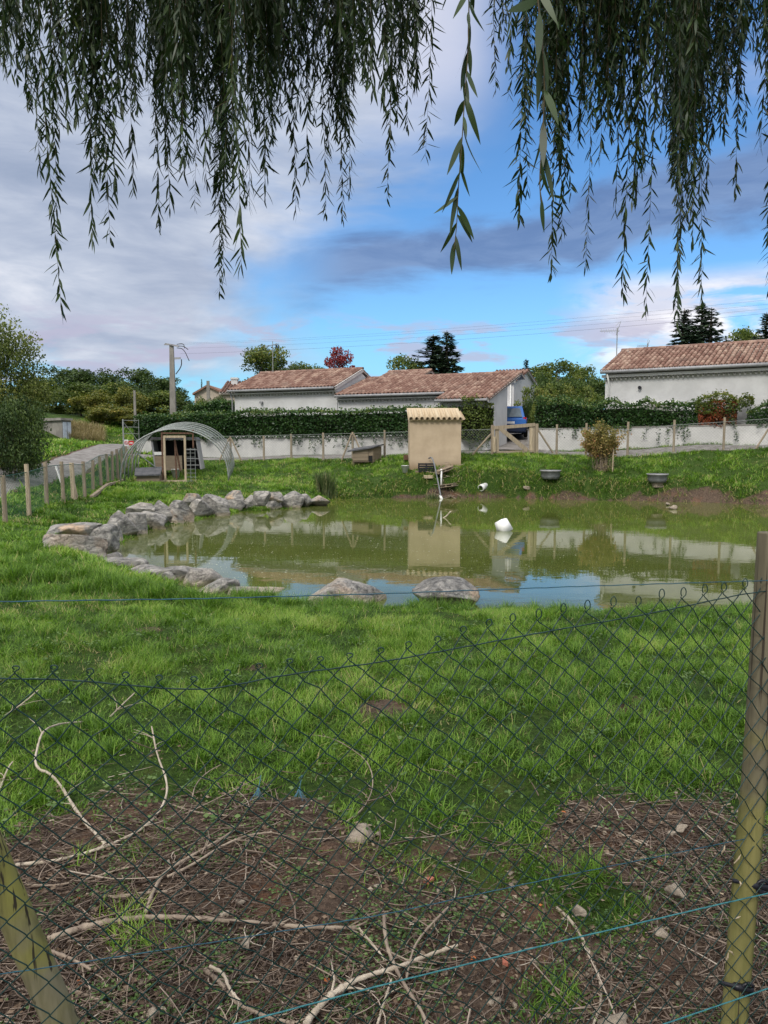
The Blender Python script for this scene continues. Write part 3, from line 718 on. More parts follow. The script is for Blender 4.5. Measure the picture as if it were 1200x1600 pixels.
small_stone('stone', 1043, 787, .05, 9, 'small pale stone left of the white stone under the earth bank', grp='stones at the far waterline')
small_stone('stone', 822, 776, .05, 11, 'pale stone at the waterline right of the white pipe', grp='stones at the far waterline')
def chip(px, py, lab, s=.035):
    q = G(px, py, .47); z = h1(q[0], q[1]) + .008; m_ = MB().box((q[0], q[1], z), (s, s * .7, .014), rz=px); o = m_.build('tile_fragment', M['tilefrag']); tag(o, lab, 'tile fragment', 'broken tile fragments')
M['tilefrag'] = plain('broken_red_tile', (.45, .16, .10), (.35, .12, .08), .85)
chip(670, 1357, 'pinkish red broken tile fragment in the middle of the bare soil'); chip(1032, 1319, 'orange broken tile fragment in the soil left of the round post', .03); chip(790, 1464, 'orange broken tile fragment just above the green twine', .026)

# ------------------------------------------------------------------ litter on the bare soil
def litter_pts(rg, n, inv=True):
    px = rg.uniform(-330, 1530, n); y = rg.uniform(1.55, 3.9, n); x = (px - 600) / F * y
    g = grassy(x, y); k = rg.random(n) < (1 - g) ** 1.2 + .03; return x[k], y[k]
rg = np.random.default_rng(19)
x, y = litter_pts(rg, 36000); n = len(x); z = H(x, y) + rg.random(n) * .022 + .004
L_ = .006 + .026 * rg.random(n) ** 2.5
V, Fc, a = scat(*QUADT, np.stack([x, y, z], 1), rotm(rg.random(n) * 6.28, rg.normal(0, .5, n) + 1.57, rg.normal(0, .25, n)), np.stack([L_, L_, L_ * (.6 + .8 * rg.random(n))], 1), np.clip(rg.beta(1.5, 2.6, n), 0, .93) + (rg.random(n) < .003) * .9)
tag(npobj('leaf_litter', V, Fc, M['litter'], None, np.clip(a, 0, 1)), 'dead leaves and wood chips strewn over the bare soil', 'leaf litter', kind='stuff')
# twigs
TW = []
for k in range(3): TW.append(None)
def twigT(bend, n=4):
    vs = []; fs = []
    for i in range(n + 1):
        t = i / n - .5; yb = bend * (t * t - .25); r = .5 * (1 - .5 * (t + .5))
        for q in range(3): an = q * 2.094; vs.append((t, yb + 0, 0) + ()); vs[-1] = (t, yb, 0, r * math.cos(an), r * math.sin(an))
    return vs, [(i * 3 + q, i * 3 + (q + 1) % 3, (i + 1) * 3 + (q + 1) % 3, (i + 1) * 3 + q) for i in range(n) for q in range(3)]
parts = []
x, y = litter_pts(rg, 20500); n = len(x)
dens = sst(fbm(x * 1.5, y * 1.5, 66), .3, .6); k_ = rg.random(n) < .3 + .7 * dens; x, y = x[k_], y[k_]; n = len(x)
z = H(x, y) + .008 + rg.random(n) ** 2 * .035; Ln = .03 + .22 * rg.random(n) ** 2.2 + .35 * (rg.random(n) < .05) * rg.random(n); th = .0010 + .0020 * rg.random(n) ** 2 + Ln * .005; ya = rg.normal(.6, .9, n)
for b in range(4):
    s = (np.arange(n) % 4) == b; vs, fs = twigT((.1, .35, -.25, .7)[b]); vs = np.array(vs); ns = s.sum()
    loc = np.zeros((ns, len(vs), 3)); loc[:, :, 0] = vs[None, :, 0] * Ln[s][:, None]; loc[:, :, 1] = vs[None, :, 1] * Ln[s][:, None] + vs[None, :, 3] * th[s][:, None] * 2; loc[:, :, 2] = vs[None, :, 4] * th[s][:, None] * 2
    Rm = rotm(ya[s], rg.normal(0, .1, ns), rg.normal(0, .12, ns)); Vv = np.einsum('nij,nkj->nki', Rm, loc) + np.stack([x, y, z], 1)[s][:, None]
    Ff = np.array(fs)[None] + (np.arange(ns) * len(vs))[:, None, None]
    parts.append((Vv.reshape(-1, 3), Ff.reshape(-1, 4), np.repeat(rg.beta(1.5, 2.2, ns), len(vs))))
V, Fc, a = join(parts)
M['twig'] = leafmat('dry_twig', [(0, (.045, .032, .026)), (.45, (.14, .102, .078)), (.8, (.29, .23, .18)), (1, (.52, .46, .38))], .8, 0.0)
tag(npobj('twig_litter', V, Fc, M['twig'], None, a), 'thin dry willow twigs littering the bare soil', 'twigs', kind='stuff')
# pebbles scattered over the soil
x, y = litter_pts(rg, 1700); n = len(x); pbv, pbf = rockmesh(5, 1, 5); sz = .008 + .028 * rg.random(n) ** 3
V, Fc, a = scat(pbv, pbf, np.stack([x, y, H(x, y) + .004 + sz * .1], 1), rotm(rg.random(n) * 6.28), np.stack([sz, sz * .8, sz * .6], 1), rg.random(n))
tag(npobj('pebbles', V, Fc, M['apron'], None, a), 'small beige pebbles scattered over the bare soil', 'pebbles', kind='stuff')
# weeds: small leaf rosettes
x, y = litter_pts(rg, 7500); n = len(x); k_ = fbm(x * 3, y * 3, 88) > .44; x, y = x[k_], y[k_]; n = len(x)
rep = 9; X2 = np.repeat(x, rep) + rg.normal(0, .020, n * rep); Y2 = np.repeat(y, rep) + rg.normal(0, .018, n * rep); m_ = len(X2)
z = H(X2, Y2) + .004 + rg.random(m_) * .028; L_ = .007 + .011 * rg.random(m_)
V, Fc, a = scat(*QUADT, np.stack([X2, Y2, z], 1), rotm(rg.random(m_) * 6.28, rg.normal(0, .5, m_) + 1.57, rg.normal(0, .3, m_)), np.stack([L_, L_, L_ * 1.2], 1), rg.random(m_))
tag(npobj('weeds', V, Fc, M['weed'], None, a), 'small green weeds sprouting through the soil', 'weeds', kind='stuff')
x, y = wedge(3.0, 9, -.6, .6, .6)(rg, 420); rep = 7; X2 = np.repeat(x, rep) + rg.normal(0, .03, len(x) * rep); Y2 = np.repeat(y, rep) + rg.normal(0, .03, len(x) * rep); m_ = len(X2)
z = H(X2, Y2) + .03 + rg.random(m_) * .03; L_ = .014 + .018 * rg.random(m_)
V, Fc, a = scat(*QUADT, np.stack([X2, Y2, z], 1), rotm(rg.random(m_) * 6.28, rg.normal(0, .5, m_) + 1.2, rg.normal(0, .3, m_)), np.stack([L_, L_, L_ * 1.3], 1), .4 + .6 * rg.random(m_))
tag(npobj('clover', V, Fc, M['weed'], None, a), 'broad-leaved weeds growing in the lawn', 'weeds', kind='stuff')

# ------------------------------------------------------------------ fallen branches traced on the ground
def smooth(pts, it=3):
    pts = [np.array(p, float) for p in pts]
    for _ in range(it):
        q = [pts[0]]
        for a, b in zip(pts[:-1], pts[1:]): q += [a * .75 + b * .25, a * .25 + b * .75]
        q.append(pts[-1]); pts = q
    return pts
def branch(pl, r0, r1, lab, m='stick', lift=.02, arch=0.0):
    pts = [];
    n = len(pl)
    for i, p in enumerate(pl):
        zz = p[2] if len(p) > 2 else 0
        q = G(p[0], p[1], .48 + zz); g0 = h1(q[0], q[1]); q = G(p[0], p[1], g0 + lift + zz); pts.append(q)
    pts = smooth(pts, 3); k = len(pts); rads = [.74 * (r0 + (r1 - r0) * i / (k - 1)) * (1 + .12 * math.sin(i * 1.7)) for i in range(k)]
    o = MB().tube(pts, rads, 7, jit=.32); ctr = Vector(pts[0]); rbr = random.Random(int(pl[0][0] * 3 + pl[0][1]))
    for _ in range(max(1, k // 12)):
        i = rbr.randint(k // 5, k - 3); p0 = Vector(pts[i]); dv = (Vector(pts[min(i + 2, k - 1)]) - Vector(pts[i - 1])).normalized(); sd = Vector((-dv.y, dv.x, rbr.uniform(-.1, .25))) * rbr.choice((-1, 1)); l_ = rbr.uniform(.03, .14)
        o.tube([p0, p0 + (dv + sd * .7) * l_ * .5, p0 + (dv * 1.1 + sd * 1.1) * l_ * .9], [rads[i] * .5, rads[i] * .4, rads[i] * .15], 5)
        o.lathe(p0, [(0, -rads[i] * 1.5), (rads[i] * 1.25, -rads[i] * .5), (rads[i] * 1.3, rads[i] * .5), (0, rads[i] * 1.5)], 7, axis=dv)
    e = o.build('fallen_branch', M[m], None, True)
    e.data.transform(Matrix.Translation(-ctr)); e.location = ctr; return tag(e, lab, 'branch', 'bare branches lying under the fence')
branch([(165, 1320), (120, 1270), (85, 1210), (52, 1200, .02), (60, 1160, .06), (68, 1140, .1), (95, 1130, .06), (130, 1128, .02)], .010, .006, 'pale branch curving up into the grass at the left', 'stickpale')
branch([(10, 1352), (90, 1346), (170, 1322), (225, 1295), (255, 1262), (264, 1225, .03), (245, 1180, .06), (237, 1135, .10)], .010, .005, 'long pale branch sweeping from the left edge up into the lawn', 'stickpale')
branch([(262, 1255), (300, 1268), (330, 1272), (372, 1276)], .006, .004, 'short thin branch joining the long pale one at the lawn edge')
branch([(75, 1468), (130, 1448), (190, 1436), (250, 1432), (330, 1436), (420, 1444), (480, 1449), (560, 1450)], .016, .008, 'long thick bent branch lying across the soil at the left', 'stick', .03)
branch([(228, 1425), (240, 1390), (255, 1365), (285, 1345), (330, 1320), (370, 1295)], .010, .006, 'grey branch running diagonally over the twig litter', 'stick', .03)
branch([(262, 1370), (300, 1352), (345, 1322), (385, 1305), (425, 1300)], .008, .005, 'thin branch parallel to the diagonal grey one', 'stick', .035)
branch([(135, 1398), (180, 1402), (215, 1396), (270, 1392)], .009, .006, 'short branch lying above the thick bent one', 'stick', .02)
branch([(40, 1382), (90, 1385), (150, 1370), (200, 1354), (240, 1352)], .007, .004, 'thin curved branch left of the weeds', 'stick', .02)
branch([(478, 1600), (500, 1570), (530, 1545), (570, 1525), (620, 1512), (665, 1494), (715, 1477)], .014, .007, 'thick pale root-like branch arching at the bottom middle', 'stickpale', .05)
branch([(470, 1610), (505, 1560), (545, 1532), (600, 1517)], .010, .008, 'second branch lying along the arching root-like one', 'stick', .03)
branch([(600, 1430), (602, 1470), (612, 1500), (632, 1540), (660, 1580), (670, 1610)], .009, .006, 'upright dark branch crossing the arching one', 'stick', .05)
branch([(700, 1418), (668, 1450), (645, 1480), (635, 1530)], .006, .005, 'thin forked branch leaning right in the bottom middle', 'stick', .05)
branch([(590, 1600), (600, 1565), (612, 1530)], .006, .004, 'short pale stick standing at the bottom middle', 'stickpale', .03)
branch([(870, 1418), (895, 1440), (920, 1485), (938, 1530), (940, 1570), (925, 1605)], .008, .005, 'curved pale branch left of the round post', 'stickpale', .02)
branch([(560, 1450), (595, 1490), (600, 1500)], .007, .004, 'short pale stick at the end of the long thick branch', 'stickpale', .03)
branch([(320, 1515), (345, 1535), (370, 1570), (420, 1590), (460, 1600)], .010, .007, 'twisted branch at the bottom left of centre', 'stick', .03)
branch([(328, 1510), (350, 1520), (358, 1545), (375, 1565)], .008, .005, 'pale knobbly branch beside the twisted one', 'stickpale', .05)
branch([(75, 1485), (110, 1497), (142, 1515)], .009, .006, 'short branch behind the slanted brace', 'stick', .03)
branch([(90, 1540), (150, 1560), (200, 1590)], .008, .006, 'low branch right of the slanted brace', 'stick', .02)
branch([(0, 1232), (12, 1200, .02), (20, 1190, .04)], .007, .005, 'stub of pale branch at the left edge in the grass', 'stickpale')
branch([(8, 1118), (35, 1100, .03), (60, 1078, .08)], .008, .004, 'short pale stick poking up in the grass at the far left', 'stickpale')
branch([(172, 1120), (190, 1102, .03), (210, 1083, .06)], .007, .005, 'straight pale stick in the grass below the net rim', 'stickpale')
branch([(540, 1285), (570, 1262), (584, 1230), (580, 1200, .02), (565, 1180), (520, 1152, .02), (485, 1148)], .0045, .003, 'thin arching twig above the large flat stone', 'stick')
branch([(300, 1248), (305, 1225), (325, 1205), (345, 1195)], .004, .003, 'thin curled twig at the lawn edge left of centre', 'stick')
branch([(925, 1290), (955, 1296), (985, 1310), (1003, 1318)], .006, .004, 'pale stick beside the smooth grey stone', 'stickpale')
branch([(990, 1342), (1040, 1336), (1080, 1330)], .007, .005, 'straight stick near the dark twine', 'stick')
branch([(395, 1340), (420, 1352), (450, 1340), (480, 1342)], .005, .003, 'thin wavy twig on the soil in the middle left', 'stick')
def frayed(px, py, lab):
    q = G(px, py, .48); z0 = h1(q[0], q[1]); m_ = MB(); r_ = random.Random(px)
    for k in range(14):
        a = r_.uniform(-2.6, -.6); l = r_.uniform(.03, .07); m_.tube([(q[0], q[1], z0 + .07), (q[0] + math.cos(a) * l * .4, q[1] - .01, z0 + .06 - l * .4), (q[0] + math.cos(a) * l, q[1] - .02, z0 + .05 - l * .7)], .0008, 4)
    m_.tube([(q[0], q[1], z0 + .06), (q[0] + .012, q[1] + .01, z0 + .12), (q[0] - .004, q[1] + .02, z0 + .10)], .0016, 5)
    tag(m_.build('frayed_twine', M['bluestr']), lab, 'twine', 'scraps of blue twine in the grass')
M['bluestr'] = plain('blue_string', (.08, .20, .28), (.06, .15, .22), .6)
frayed(468, 1248, 'frayed end of blue twine in the grass at the lawn edge'); frayed(404, 1250, 'small knot of blue twine left of the frayed one')

# ------------------------------------------------------------------ foreground chain-link fence
FR = np.array([X(1186, 2.1), 2.1]); FL = np.array([X(0, 1.53), 1.53]); fdir = (FR - FL) / np.linalg.norm(FR - FL)
fnor = np.array([fdir[1], -fdir[0]])           # towards the camera
def fence_at(px):
    k = (px - 600) / F; t = (k * FL[1] - FL[0]) / (fdir[0] - k * fdir[1]); return t     # metres from FL
def fpt(t, z, off=0): q = FL + fdir * t + fnor * off; return (q[0], q[1], z)
def fz(px, py):
    t = fence_at(px); D = (FL + fdir * t)[1]; return t, P(px, py, D)[2]
TOP = np.array([fz(a, b) for a, b in [(-300, 1060), (0, 1050), (100, 1052), (200, 1062), (300, 1068), (400, 1050), (500, 1035), (600, 1022), (700, 1000), (750, 987), (833, 972), (917, 957), (998, 945), (1071, 932), (1146, 924), (1186, 920), (1400, 910)]])
fence = thing('chain_link_fence', 'dark green chain-link fence with twine strands and round wooden posts in the foreground', 'fence', (FL[0], FL[1], 0))
postx, posty = FR - fnor * .045
m_ = MB(); prof = [(0.0445, -.2), (.0440, .3), (.0425, .8), (.0415, 1.2)]
ptop = P(1192, 832, posty)[2]; pb = h1(postx, posty)
lean = X(1192, posty) - X(1190, posty)
pts = []
PX_ = [(1204, 832), (1193, 1010), (1180.5, 1200), (1163, 1400), (1147, 1600), (1134, 1760)]
for k in range(24):
    py = 1760 - (1760 - 832) * k / 23; pts.append(tuple(P(np.interp(py, [b_ for a_, b_ in PX_], [a_ for a_, b_ in PX_]), py, posty)))
m_.tube(pts, [.0375 - .0035 * k / 23 for k in range(24)], 22); post = m_.build('post', M['postmoss'], fence, True, .003)
post['label'] = 'round wooden post, greenish below and grey-brown at the top'
m_ = MB(); a = np.array(P(-260, 760, 1.52)); b = np.array(P(118, 1650, 1.66)); b2 = b + (b - a) * .25
m_.tube([tuple(a + (b2 - a) * k / 8) for k in range(9)], .036, 20); bo = m_.build('brace', M['brace'], fence, True, .003); bo['label'] = 'slanted yellow-green brace post'
# net
tn0, tn1 = fence_at(-250), fence_at(1186) + .9; dd = .0353; rows = 46
rgn = random.Random(4); m_ = MB(); ncol = int((tn1 - tn0) / dd)
def topz(t): return float(np.interp(t, TOP[:, 0], TOP[:, 1]))
jx = np.random.default_rng(8).normal(0, .0022, (ncol + 3, rows + 3, 3))
def node(i, j):
    t = tn0 + i * dd; z = topz(t) - j * dd
    wav = .018 * math.sin(t * 3.1 + z * 2) * min(1, j / 10) + .010 * math.sin(t * 9 + j * .3)
    shx = .0016 * j * math.sin(t * 2.2)
    g = jx[i % (ncol + 3), j]; return np.array(fpt(t + g[0] + shx, z + g[2], wav + g[1] * .5))
for i in range(ncol):
    pts = []; rad = []
    for j in range(rows):
        c_ = i + (j + i) % 2; p = node(c_, j); side = 1 if (c_ == i) else -1
        p = p + np.append(fnor * .0016 * side, 0); p0 = p + np.array([0, 0, .004]); p1 = p - np.array([0, 0, .004])
        e = -1 if c_ == i else 1
        p0[:2] += fdir * (-e) * .003; p1[:2] += fdir * (-e) * .003
        pts += [p0, p, p1]
    # loop of bent wire at the top
    q = pts[0]; e = 1 if (i % 2) else -1
    if i % 2 == 0:
        tt = tn0 + i * dd; hh = .008 + .014 * float(sst(np.array(tt), .85, 1.25)) + .004 * rgn.random(); ww = .007
        top = [q + np.append(fdir * ww * math.sin(a) * 1.0 + fnor * .003 * math.cos(a * .5), hh * (1 - math.cos(a)) * .5 + .002) for a in np.linspace(5.9, .9, 8)]
        pts = top + pts
    m_.tube(pts, .0015, 5, cap=False)
m_.build('netting', M['wiregreen'], fence, True)
def fwire(pxs, r, mt, nm='tension_wire', lab=None, off=.004, twist=True):
    pts = [];
    tz = [fz(a, b) for a, b in pxs]; ts = np.linspace(tz[0][0], tz[-1][0], 90); zs = np.interp(ts, [k[0] for k in tz], [k[1] for k in tz])
    for _ in range(4): zs[1:-1] = (zs[:-2] + 2 * zs[1:-1] + zs[2:]) / 4
    m2 = MB()
    m2.tube([fpt(t, z + .0006 * math.sin(k * 2.1), off) for k, (t, z) in enumerate(zip(ts, zs))], r, 6)
    if twist:
        for ph in (0, math.pi): m2.tube([fpt(t, z + r * .7 * math.sin(t * 420 + ph), off + r * .7 * math.cos(t * 420 + ph)) for t, z in zip(np.linspace(ts[0], ts[-1], 700), np.interp(np.linspace(ts[0], ts[-1], 700), ts, zs))], r * .62, 4, cap=False)
    o = m2.build(nm, M[mt], fence, True)
    if lab: o['label'] = lab
    return o
fwire([(-300, 945), (0, 938), (300, 934), (600, 926), (900, 915), (1200, 906), (1420, 900)], .0013, 'wiredark', 'twine', 'blue-green twine above the net', .012, False)
fwire([(-300, 1062), (0, 1060), (100, 1062), (200, 1072), (315, 1080), (430, 1056), (600, 1034), (733, 1010), (858, 987), (1017, 960), (1179, 926), (1420, 905)], .0016, 'wiregreen', 'tension_wire', 'green plastic-coated wire threaded through the net rim', .0, False)
fwire([(-100, 1700), (290, 1600), (600, 1524), (900, 1456), (1165, 1398), (1420, 1345)], .0018, 'wireblue', 'twine', 'turquoise twine', .030)
fwire([(-300, 1560), (0, 1523), (300, 1480), (600, 1434), (900, 1372), (1180, 1317), (1420, 1270)], .0012, 'wiredark', 'twine', 'dark blue twine in front of the soil', -.012, False)
fwire([(700, 1700), (1010, 1603), (1170, 1552), (1420, 1470)], .0018, 'wireblue', 'twine', 'lowest turquoise twine', .030)
def insul(px, py):
    t, z = fz(px, py); p = Vector(fpt(t - .005, z, -.03)); q = Vector(fpt(t + .075, z - .008, .02)); o = MB().tube([p, p.lerp(q, .4), p.lerp(q, .45), p.lerp(q, .7), p.lerp(q, .72), q], [.006, .006, .011, .012, .009, .009], 10)
    c_ = p.lerp(q, .85); o.tube([c_ + Vector((.018 * math.cos(a), .0, .018 * math.sin(a))) for a in np.linspace(.5, 5.6, 12)], .005, 6); o.build('insulator', M['blackpl'], fence, True)
insul(1188, 1384); insul(1172, 1545)
# dry stalks and leaves caught in the net around the post
m_ = MB(); r_ = random.Random(9)
for k in range(9):
    px = r_.uniform(1150, 1196); py = r_.uniform(1215, 1570); t, z = fz(px, py); a = r_.uniform(0, 6.28); l = r_.uniform(.012, .035)
    m_.tube([fpt(t, z, .006), fpt(t + l * .5 * math.cos(a), z + l * .5 * math.sin(a) + .004, .012), fpt(t + l * math.cos(a), z + l * math.sin(a), .008)], [.0016, .0026, .0008], 4)
tag(m_.build('dry_leaves', M['drystalk'] if 'drystalk' in M else M['postpale']), 'dry curled leaves caught in the net in front of the round post', 'dry leaves', kind='stuff')

# ------------------------------------------------------------------ roofs
def archT(n=6, taper=.88):
    vs = []; fs = []
    for s_, r in ((0, 1.0), (1, taper)):
        for k in range(n + 1):
            a = math.pi * k / n; vs.append((-math.cos(a) * r * .5, s_, math.sin(a) * r * .55))
    for s_, r in ((0, .80), ):
        for k in range(n + 1):
            a = math.pi * k / n; vs.append((-math.cos(a) * r * .5, s_, math.sin(a) * r * .55 - .03))
    m = n + 1
    for k in range(n): fs.append((k, k + 1, m + k + 1, m + k)); fs.append((k + 1, k, 2 * m + k, 2 * m + k + 1))
    return np.array(vs), np.array(fs)
def tiles(O, u, vd, width, slope_len, name, m, parent, period=.2, row=.36, seed=1, clip=None, lo=.15, hi=.95, ridge=True):
    """O: eave left corner, u: along the eave, vd: up the slope (unit)."""
    O = np.array(O, float); u = np.array(u, float); vd = np.array(vd, float); nrm = np.cross(u, vd); rg = np.random.default_rng(seed)
    nc = max(1, int(round(width / period))); pe = width / nc; nr = max(1, int(math.ceil(slope_len / row))); tv, tf = archT()
    cc, rr_ = np.meshgrid(np.arange(nc), np.arange(nr)); cc = cc.ravel(); rr_ = rr_.ravel(); n = len(cc)
    s0 = rr_ * row - .05; a0 = (cc + .5) * pe
    if clip is not None: k = np.array([clip(a, s) for a, s in zip(a0, s0)]); a0, s0 = a0[k], s0[k]; n = len(a0)
    ln = np.minimum(row + .06, slope_len - s0)
    tilt = .045
    vv = vd[None] * math.cos(tilt) - nrm[None] * math.sin(tilt)
    pos = O + u * a0[:, None] + vd * s0[:, None] + nrm * (.042 + rg.normal(0, .003, n))[:, None] + u * rg.normal(0, .004, n)[:, None]
    Mx = np.repeat(np.stack([u, vv[0], nrm], 1)[None], n, 0)
    base = fbm(a0 * .6, s0 * .8, seed); v = np.clip(lo + (hi - lo) * (rg.random(n) * .75 + base * .35), 0, 1)
    A1 = scat(tv, tf, pos, Mx, np.stack([np.full(n, pe * .80), ln, np.full(n, pe * .8)], 1), v)
    # channel course between the covers: shallow troughs
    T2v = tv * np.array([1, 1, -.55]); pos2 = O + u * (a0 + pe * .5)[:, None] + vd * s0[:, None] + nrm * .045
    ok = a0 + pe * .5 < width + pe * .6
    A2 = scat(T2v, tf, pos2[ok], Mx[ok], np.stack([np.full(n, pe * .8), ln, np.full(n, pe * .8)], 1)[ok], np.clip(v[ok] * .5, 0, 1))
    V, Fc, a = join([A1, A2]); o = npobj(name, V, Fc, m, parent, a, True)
    # slab below the tiles
    return o
def slab(m_, c4, th):
    c4 = [np.array(k, float) for k in c4]; m_.hexa([k - np.array([0, 0, th]) for k in c4], c4)
def ridge_row(p, q, name, m, parent, seed=3, r=.11):
    p = np.array(p, float); q = np.array(q, float); L = np.linalg.norm(q - p); d = (q - p) / L; n = max(1, int(L / .33)); up = np.array([0, 0, 1.0]); s = np.cross(d, up); s /= np.linalg.norm(s); up2 = np.cross(s, d)
    pos = p + d * (np.arange(n) * L / n)[:, None]; Mx = np.repeat(np.stack([s, d, up2], 1)[None], n, 0); tv, tf = archT(); rg = np.random.default_rng(seed)
    V, Fc, a = scat(tv, tf, pos, Mx, np.stack([np.full(n, r * 2), np.full(n, L / n + .05), np.full(n, r * 2)], 1), rg.random(n) * .6 + .3); return npobj(name, V, Fc, m, parent, a, True)
def genoise(p, q, out, parent, m, n_rows=1):
    """scalloped cornice under the eave from p to q; out: outward unit (xy)"""
    p = np.array(p, float); q = np.array(q, float); L = np.linalg.norm(q - p); d = (q - p) / L; n = int(L / .19); o3 = np.array([out[0], out[1], 0.0]); tv, tf = archT(6, 1.0)
    pos = p + d * ((np.arange(n) + .5) * L / n)[:, None] + o3 * .13; Mx = np.repeat(np.stack([d, -o3, np.array([0, 0, 1.0])], 1)[None], n, 0)
    V, Fc, a = scat(tv, tf, pos, Mx, np.stack([np.full(n, L / n * .96), np.full(n, .14), np.full(n, L / n * 1.1)], 1), np.full(n, .5)); return npobj('cornice', V, Fc, m, parent, a, False)

# ------------------------------------------------------------------ the long bungalow
HO = np.array([-8.74, 39.74]); ca, sa = math.cos(R(26)), math.sin(R(26)); HU = np.array([ca, -sa]); HB = np.array([sa, ca])
def hp(a, b, z): q = HO + HU * a + HB * b; return (q[0], q[1], z)
U3 = np.array([HU[0], HU[1], 0]); 
def sl(slope, back=HB): v = np.array([back[0], back[1], slope]); return v / np.linalg.norm(v)
hz = 1.6
house = thing('bungalow', 'long low white bungalow with stepped terracotta tile roofs behind the ivy hedge', 'house', hp(0, 1.4, hz))
def wallbox(m_, a0, a1, b0, b1, z1): m_.hexa([hp(a0, b0, hz - .5), hp(a1, b0, hz - .5), hp(a1, b1, hz - .5), hp(a0, b1, hz - .5)], [hp(a0, b0, z1), hp(a1, b0, z1), hp(a1, b1, z1), hp(a0, b1, z1)])
m_ = MB(); S1 = .37; zL = 4.66; bR = 4.2
# left section with its gable ends
def gable(m_, a0, a1, b0, br, b1, ze, zr, zb):
    prof = [(b0, hz - .5), (b0, ze), (br, zr), (b1, zb), (b1, hz - .5)]; i = len(m_.v)
    m_.add([hp(a0, b, z) for b, z in prof] + [hp(a1, b, z) for b, z in prof], [(0, 1, 2, 3, 4), (9, 8, 7, 6, 5), (0, 5, 6, 1), (1, 6, 7, 2), (2, 7, 8, 3), (3, 8, 9, 4), (4, 9, 5, 0)])
gable(m_, .15, 6.37, 1.6, bR, 6.8, zL - .06, zL + S1 * 2.6 - .06, zL - .06)
gable(m_, 6.40, 12.35, 1.6, 4.7, 7.8, 4.20, 5.15, 4.2)
gable(m_, 12.38, 14.62, .2, 3.0, 3.02, 3.80, 4.62, 4.60)
m_.build('wall', M['render_white'], house)
# roofs
def pitched(a0, a1, b0, z0, br, slope, nm_seed, bb=None):
    O = hp(a0, b0, z0); Ls = math.hypot(br - b0, (br - b0) * slope)
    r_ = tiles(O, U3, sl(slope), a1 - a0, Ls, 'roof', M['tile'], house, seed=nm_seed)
    m2 = MB(); zt = z0 + (br - b0) * slope
    slab(m2, [hp(a0, b0 + .03, z0), hp(a1, b0 + .03, z0), hp(a1, br, zt), hp(a0, br, zt)], .07)
    if bb: slab(m2, [hp(a0, br, zt), hp(a1, br, zt), hp(a1, bb, zt - (bb - br) * slope), hp(a0, bb, zt - (bb - br) * slope)], .07)
    m2.build('roof_deck', M['tiledeck'], house); ridge_row(hp(a0, br, zt + .02), hp(a1, br, zt + .02), 'ridge', M['tile'], house, nm_seed)
    if bb: tiles(hp(a1, bb, zt - (bb - br) * slope), -U3, sl(slope, -HB), a1 - a0, (bb - br) * math.hypot(1, slope), 'roof', M['tile'], house, seed=nm_seed + 9)
M['tiledeck'] = plain('roof_underside', (.42, .38, .34), rough=.9)
pitched(0, 6.42, 1.25, zL, bR, S1, 1, 6.9)
pitched(6.42, 12.3, 1.25, 4.24, 4.7, .3, 2, 7.9)
pitched(12.3, 14.8, -.1, 3.84, 4.7, .3, 3, 5.3)
pitched(6.9, 9.4, 4.9, 5.25, 6.4, .32, 4, 7.9)
for a0, a1, b, z in ((.0, 6.4, 1.6, zL), (6.45, 12.2, 1.6, 4.24)):
    genoise(hp(a0, b, z - .30), hp(a1, b, z - .30), -HB, house, M['render_wall'])
    MB().hexa([hp(a0, b - .22, z - .20), hp(a1, b - .22, z - .20), hp(a1, b, z - .20), hp(a0, b, z - .20)], [hp(a0, b - .22, z - .14), hp(a1, b - .22, z - .14), hp(a1, b, z - .1), hp(a0, b, z - .1)]).build('eave_band', M['render_white'], house)
    g_ = MB(); g_.tube([hp(a0, b - .42, z - .03), hp(a1, b - .42, z - .03)], .065, 8); g_.build('gutter', M['gutter'], house, True)
g_ = MB(); g_.tube([hp(12.3, -.18, 3.80), hp(14.7, -.18, 3.80)], .06, 8); g_.build('gutter', M['gutter'], house, True)
# verge boards
for pts_ in ([hp(6.45, 1.25, zL - .05), hp(6.45, bR, zL + S1 * 2.95 - .05)], [hp(14.72, -.1, 3.79), hp(14.72, 4.7, 5.2)], [hp(-.02, 1.25, zL - .05), hp(-.02, bR, zL + S1 * 2.95 - .05)]):
    MB().beam(pts_[0], pts_[1], .06, .16).build('verge', M['render_wall'], house)
dp = MB(); dp.tube([hp(.05, 1.35, zL - .1), hp(.05, 1.52, zL - .45), hp(.05, 1.52, hz - .3)], .04, 8); dp.build('downpipe', M['gutter'], house, True)
# window shutter box, lamp
MB().hexa([hp(1.1, 1.55, 2.4), hp(2.9, 1.55, 2.4), hp(2.9, 1.6, 2.4), hp(1.1, 1.6, 2.4)], [hp(1.1, 1.55, 3.62), hp(2.9, 1.55, 3.62), hp(2.9, 1.6, 3.62), hp(1.1, 1.6, 3.62)]).build('window_shutter', M['shutter'], house)
lm = MB().box(hp(1.9, 1.50, 4.02), (.16, .12, .10), -R(26)); lm.tube([hp(1.9, 1.6, 4.0), hp(1.95, 1.45, 3.9)], .02, 6); lm.build('wall_lamp', M['gutter'], house)
at_ = MB(); at_.tube([hp(.9, 4.1, 5.5), hp(.9, 4.1, 7.5)], .02, 6); at_.tube([hp(.3, 4.1, 7.2), hp(1.3, 4.1, 7.35)], .012, 4)
for k in range(7): at_.tube([hp(.35 + k * .14, 3.9, 7.21 + k * .02), hp(.35 + k * .14, 4.3, 7.21 + k * .02)], .008, 4)
at_.build('antenna', M['galv'], house)
MB().box(hp(4.8, 3.2, 5.42), (.22, .22, .14), -R(26)).build('roof_vent', M['tile'], house)
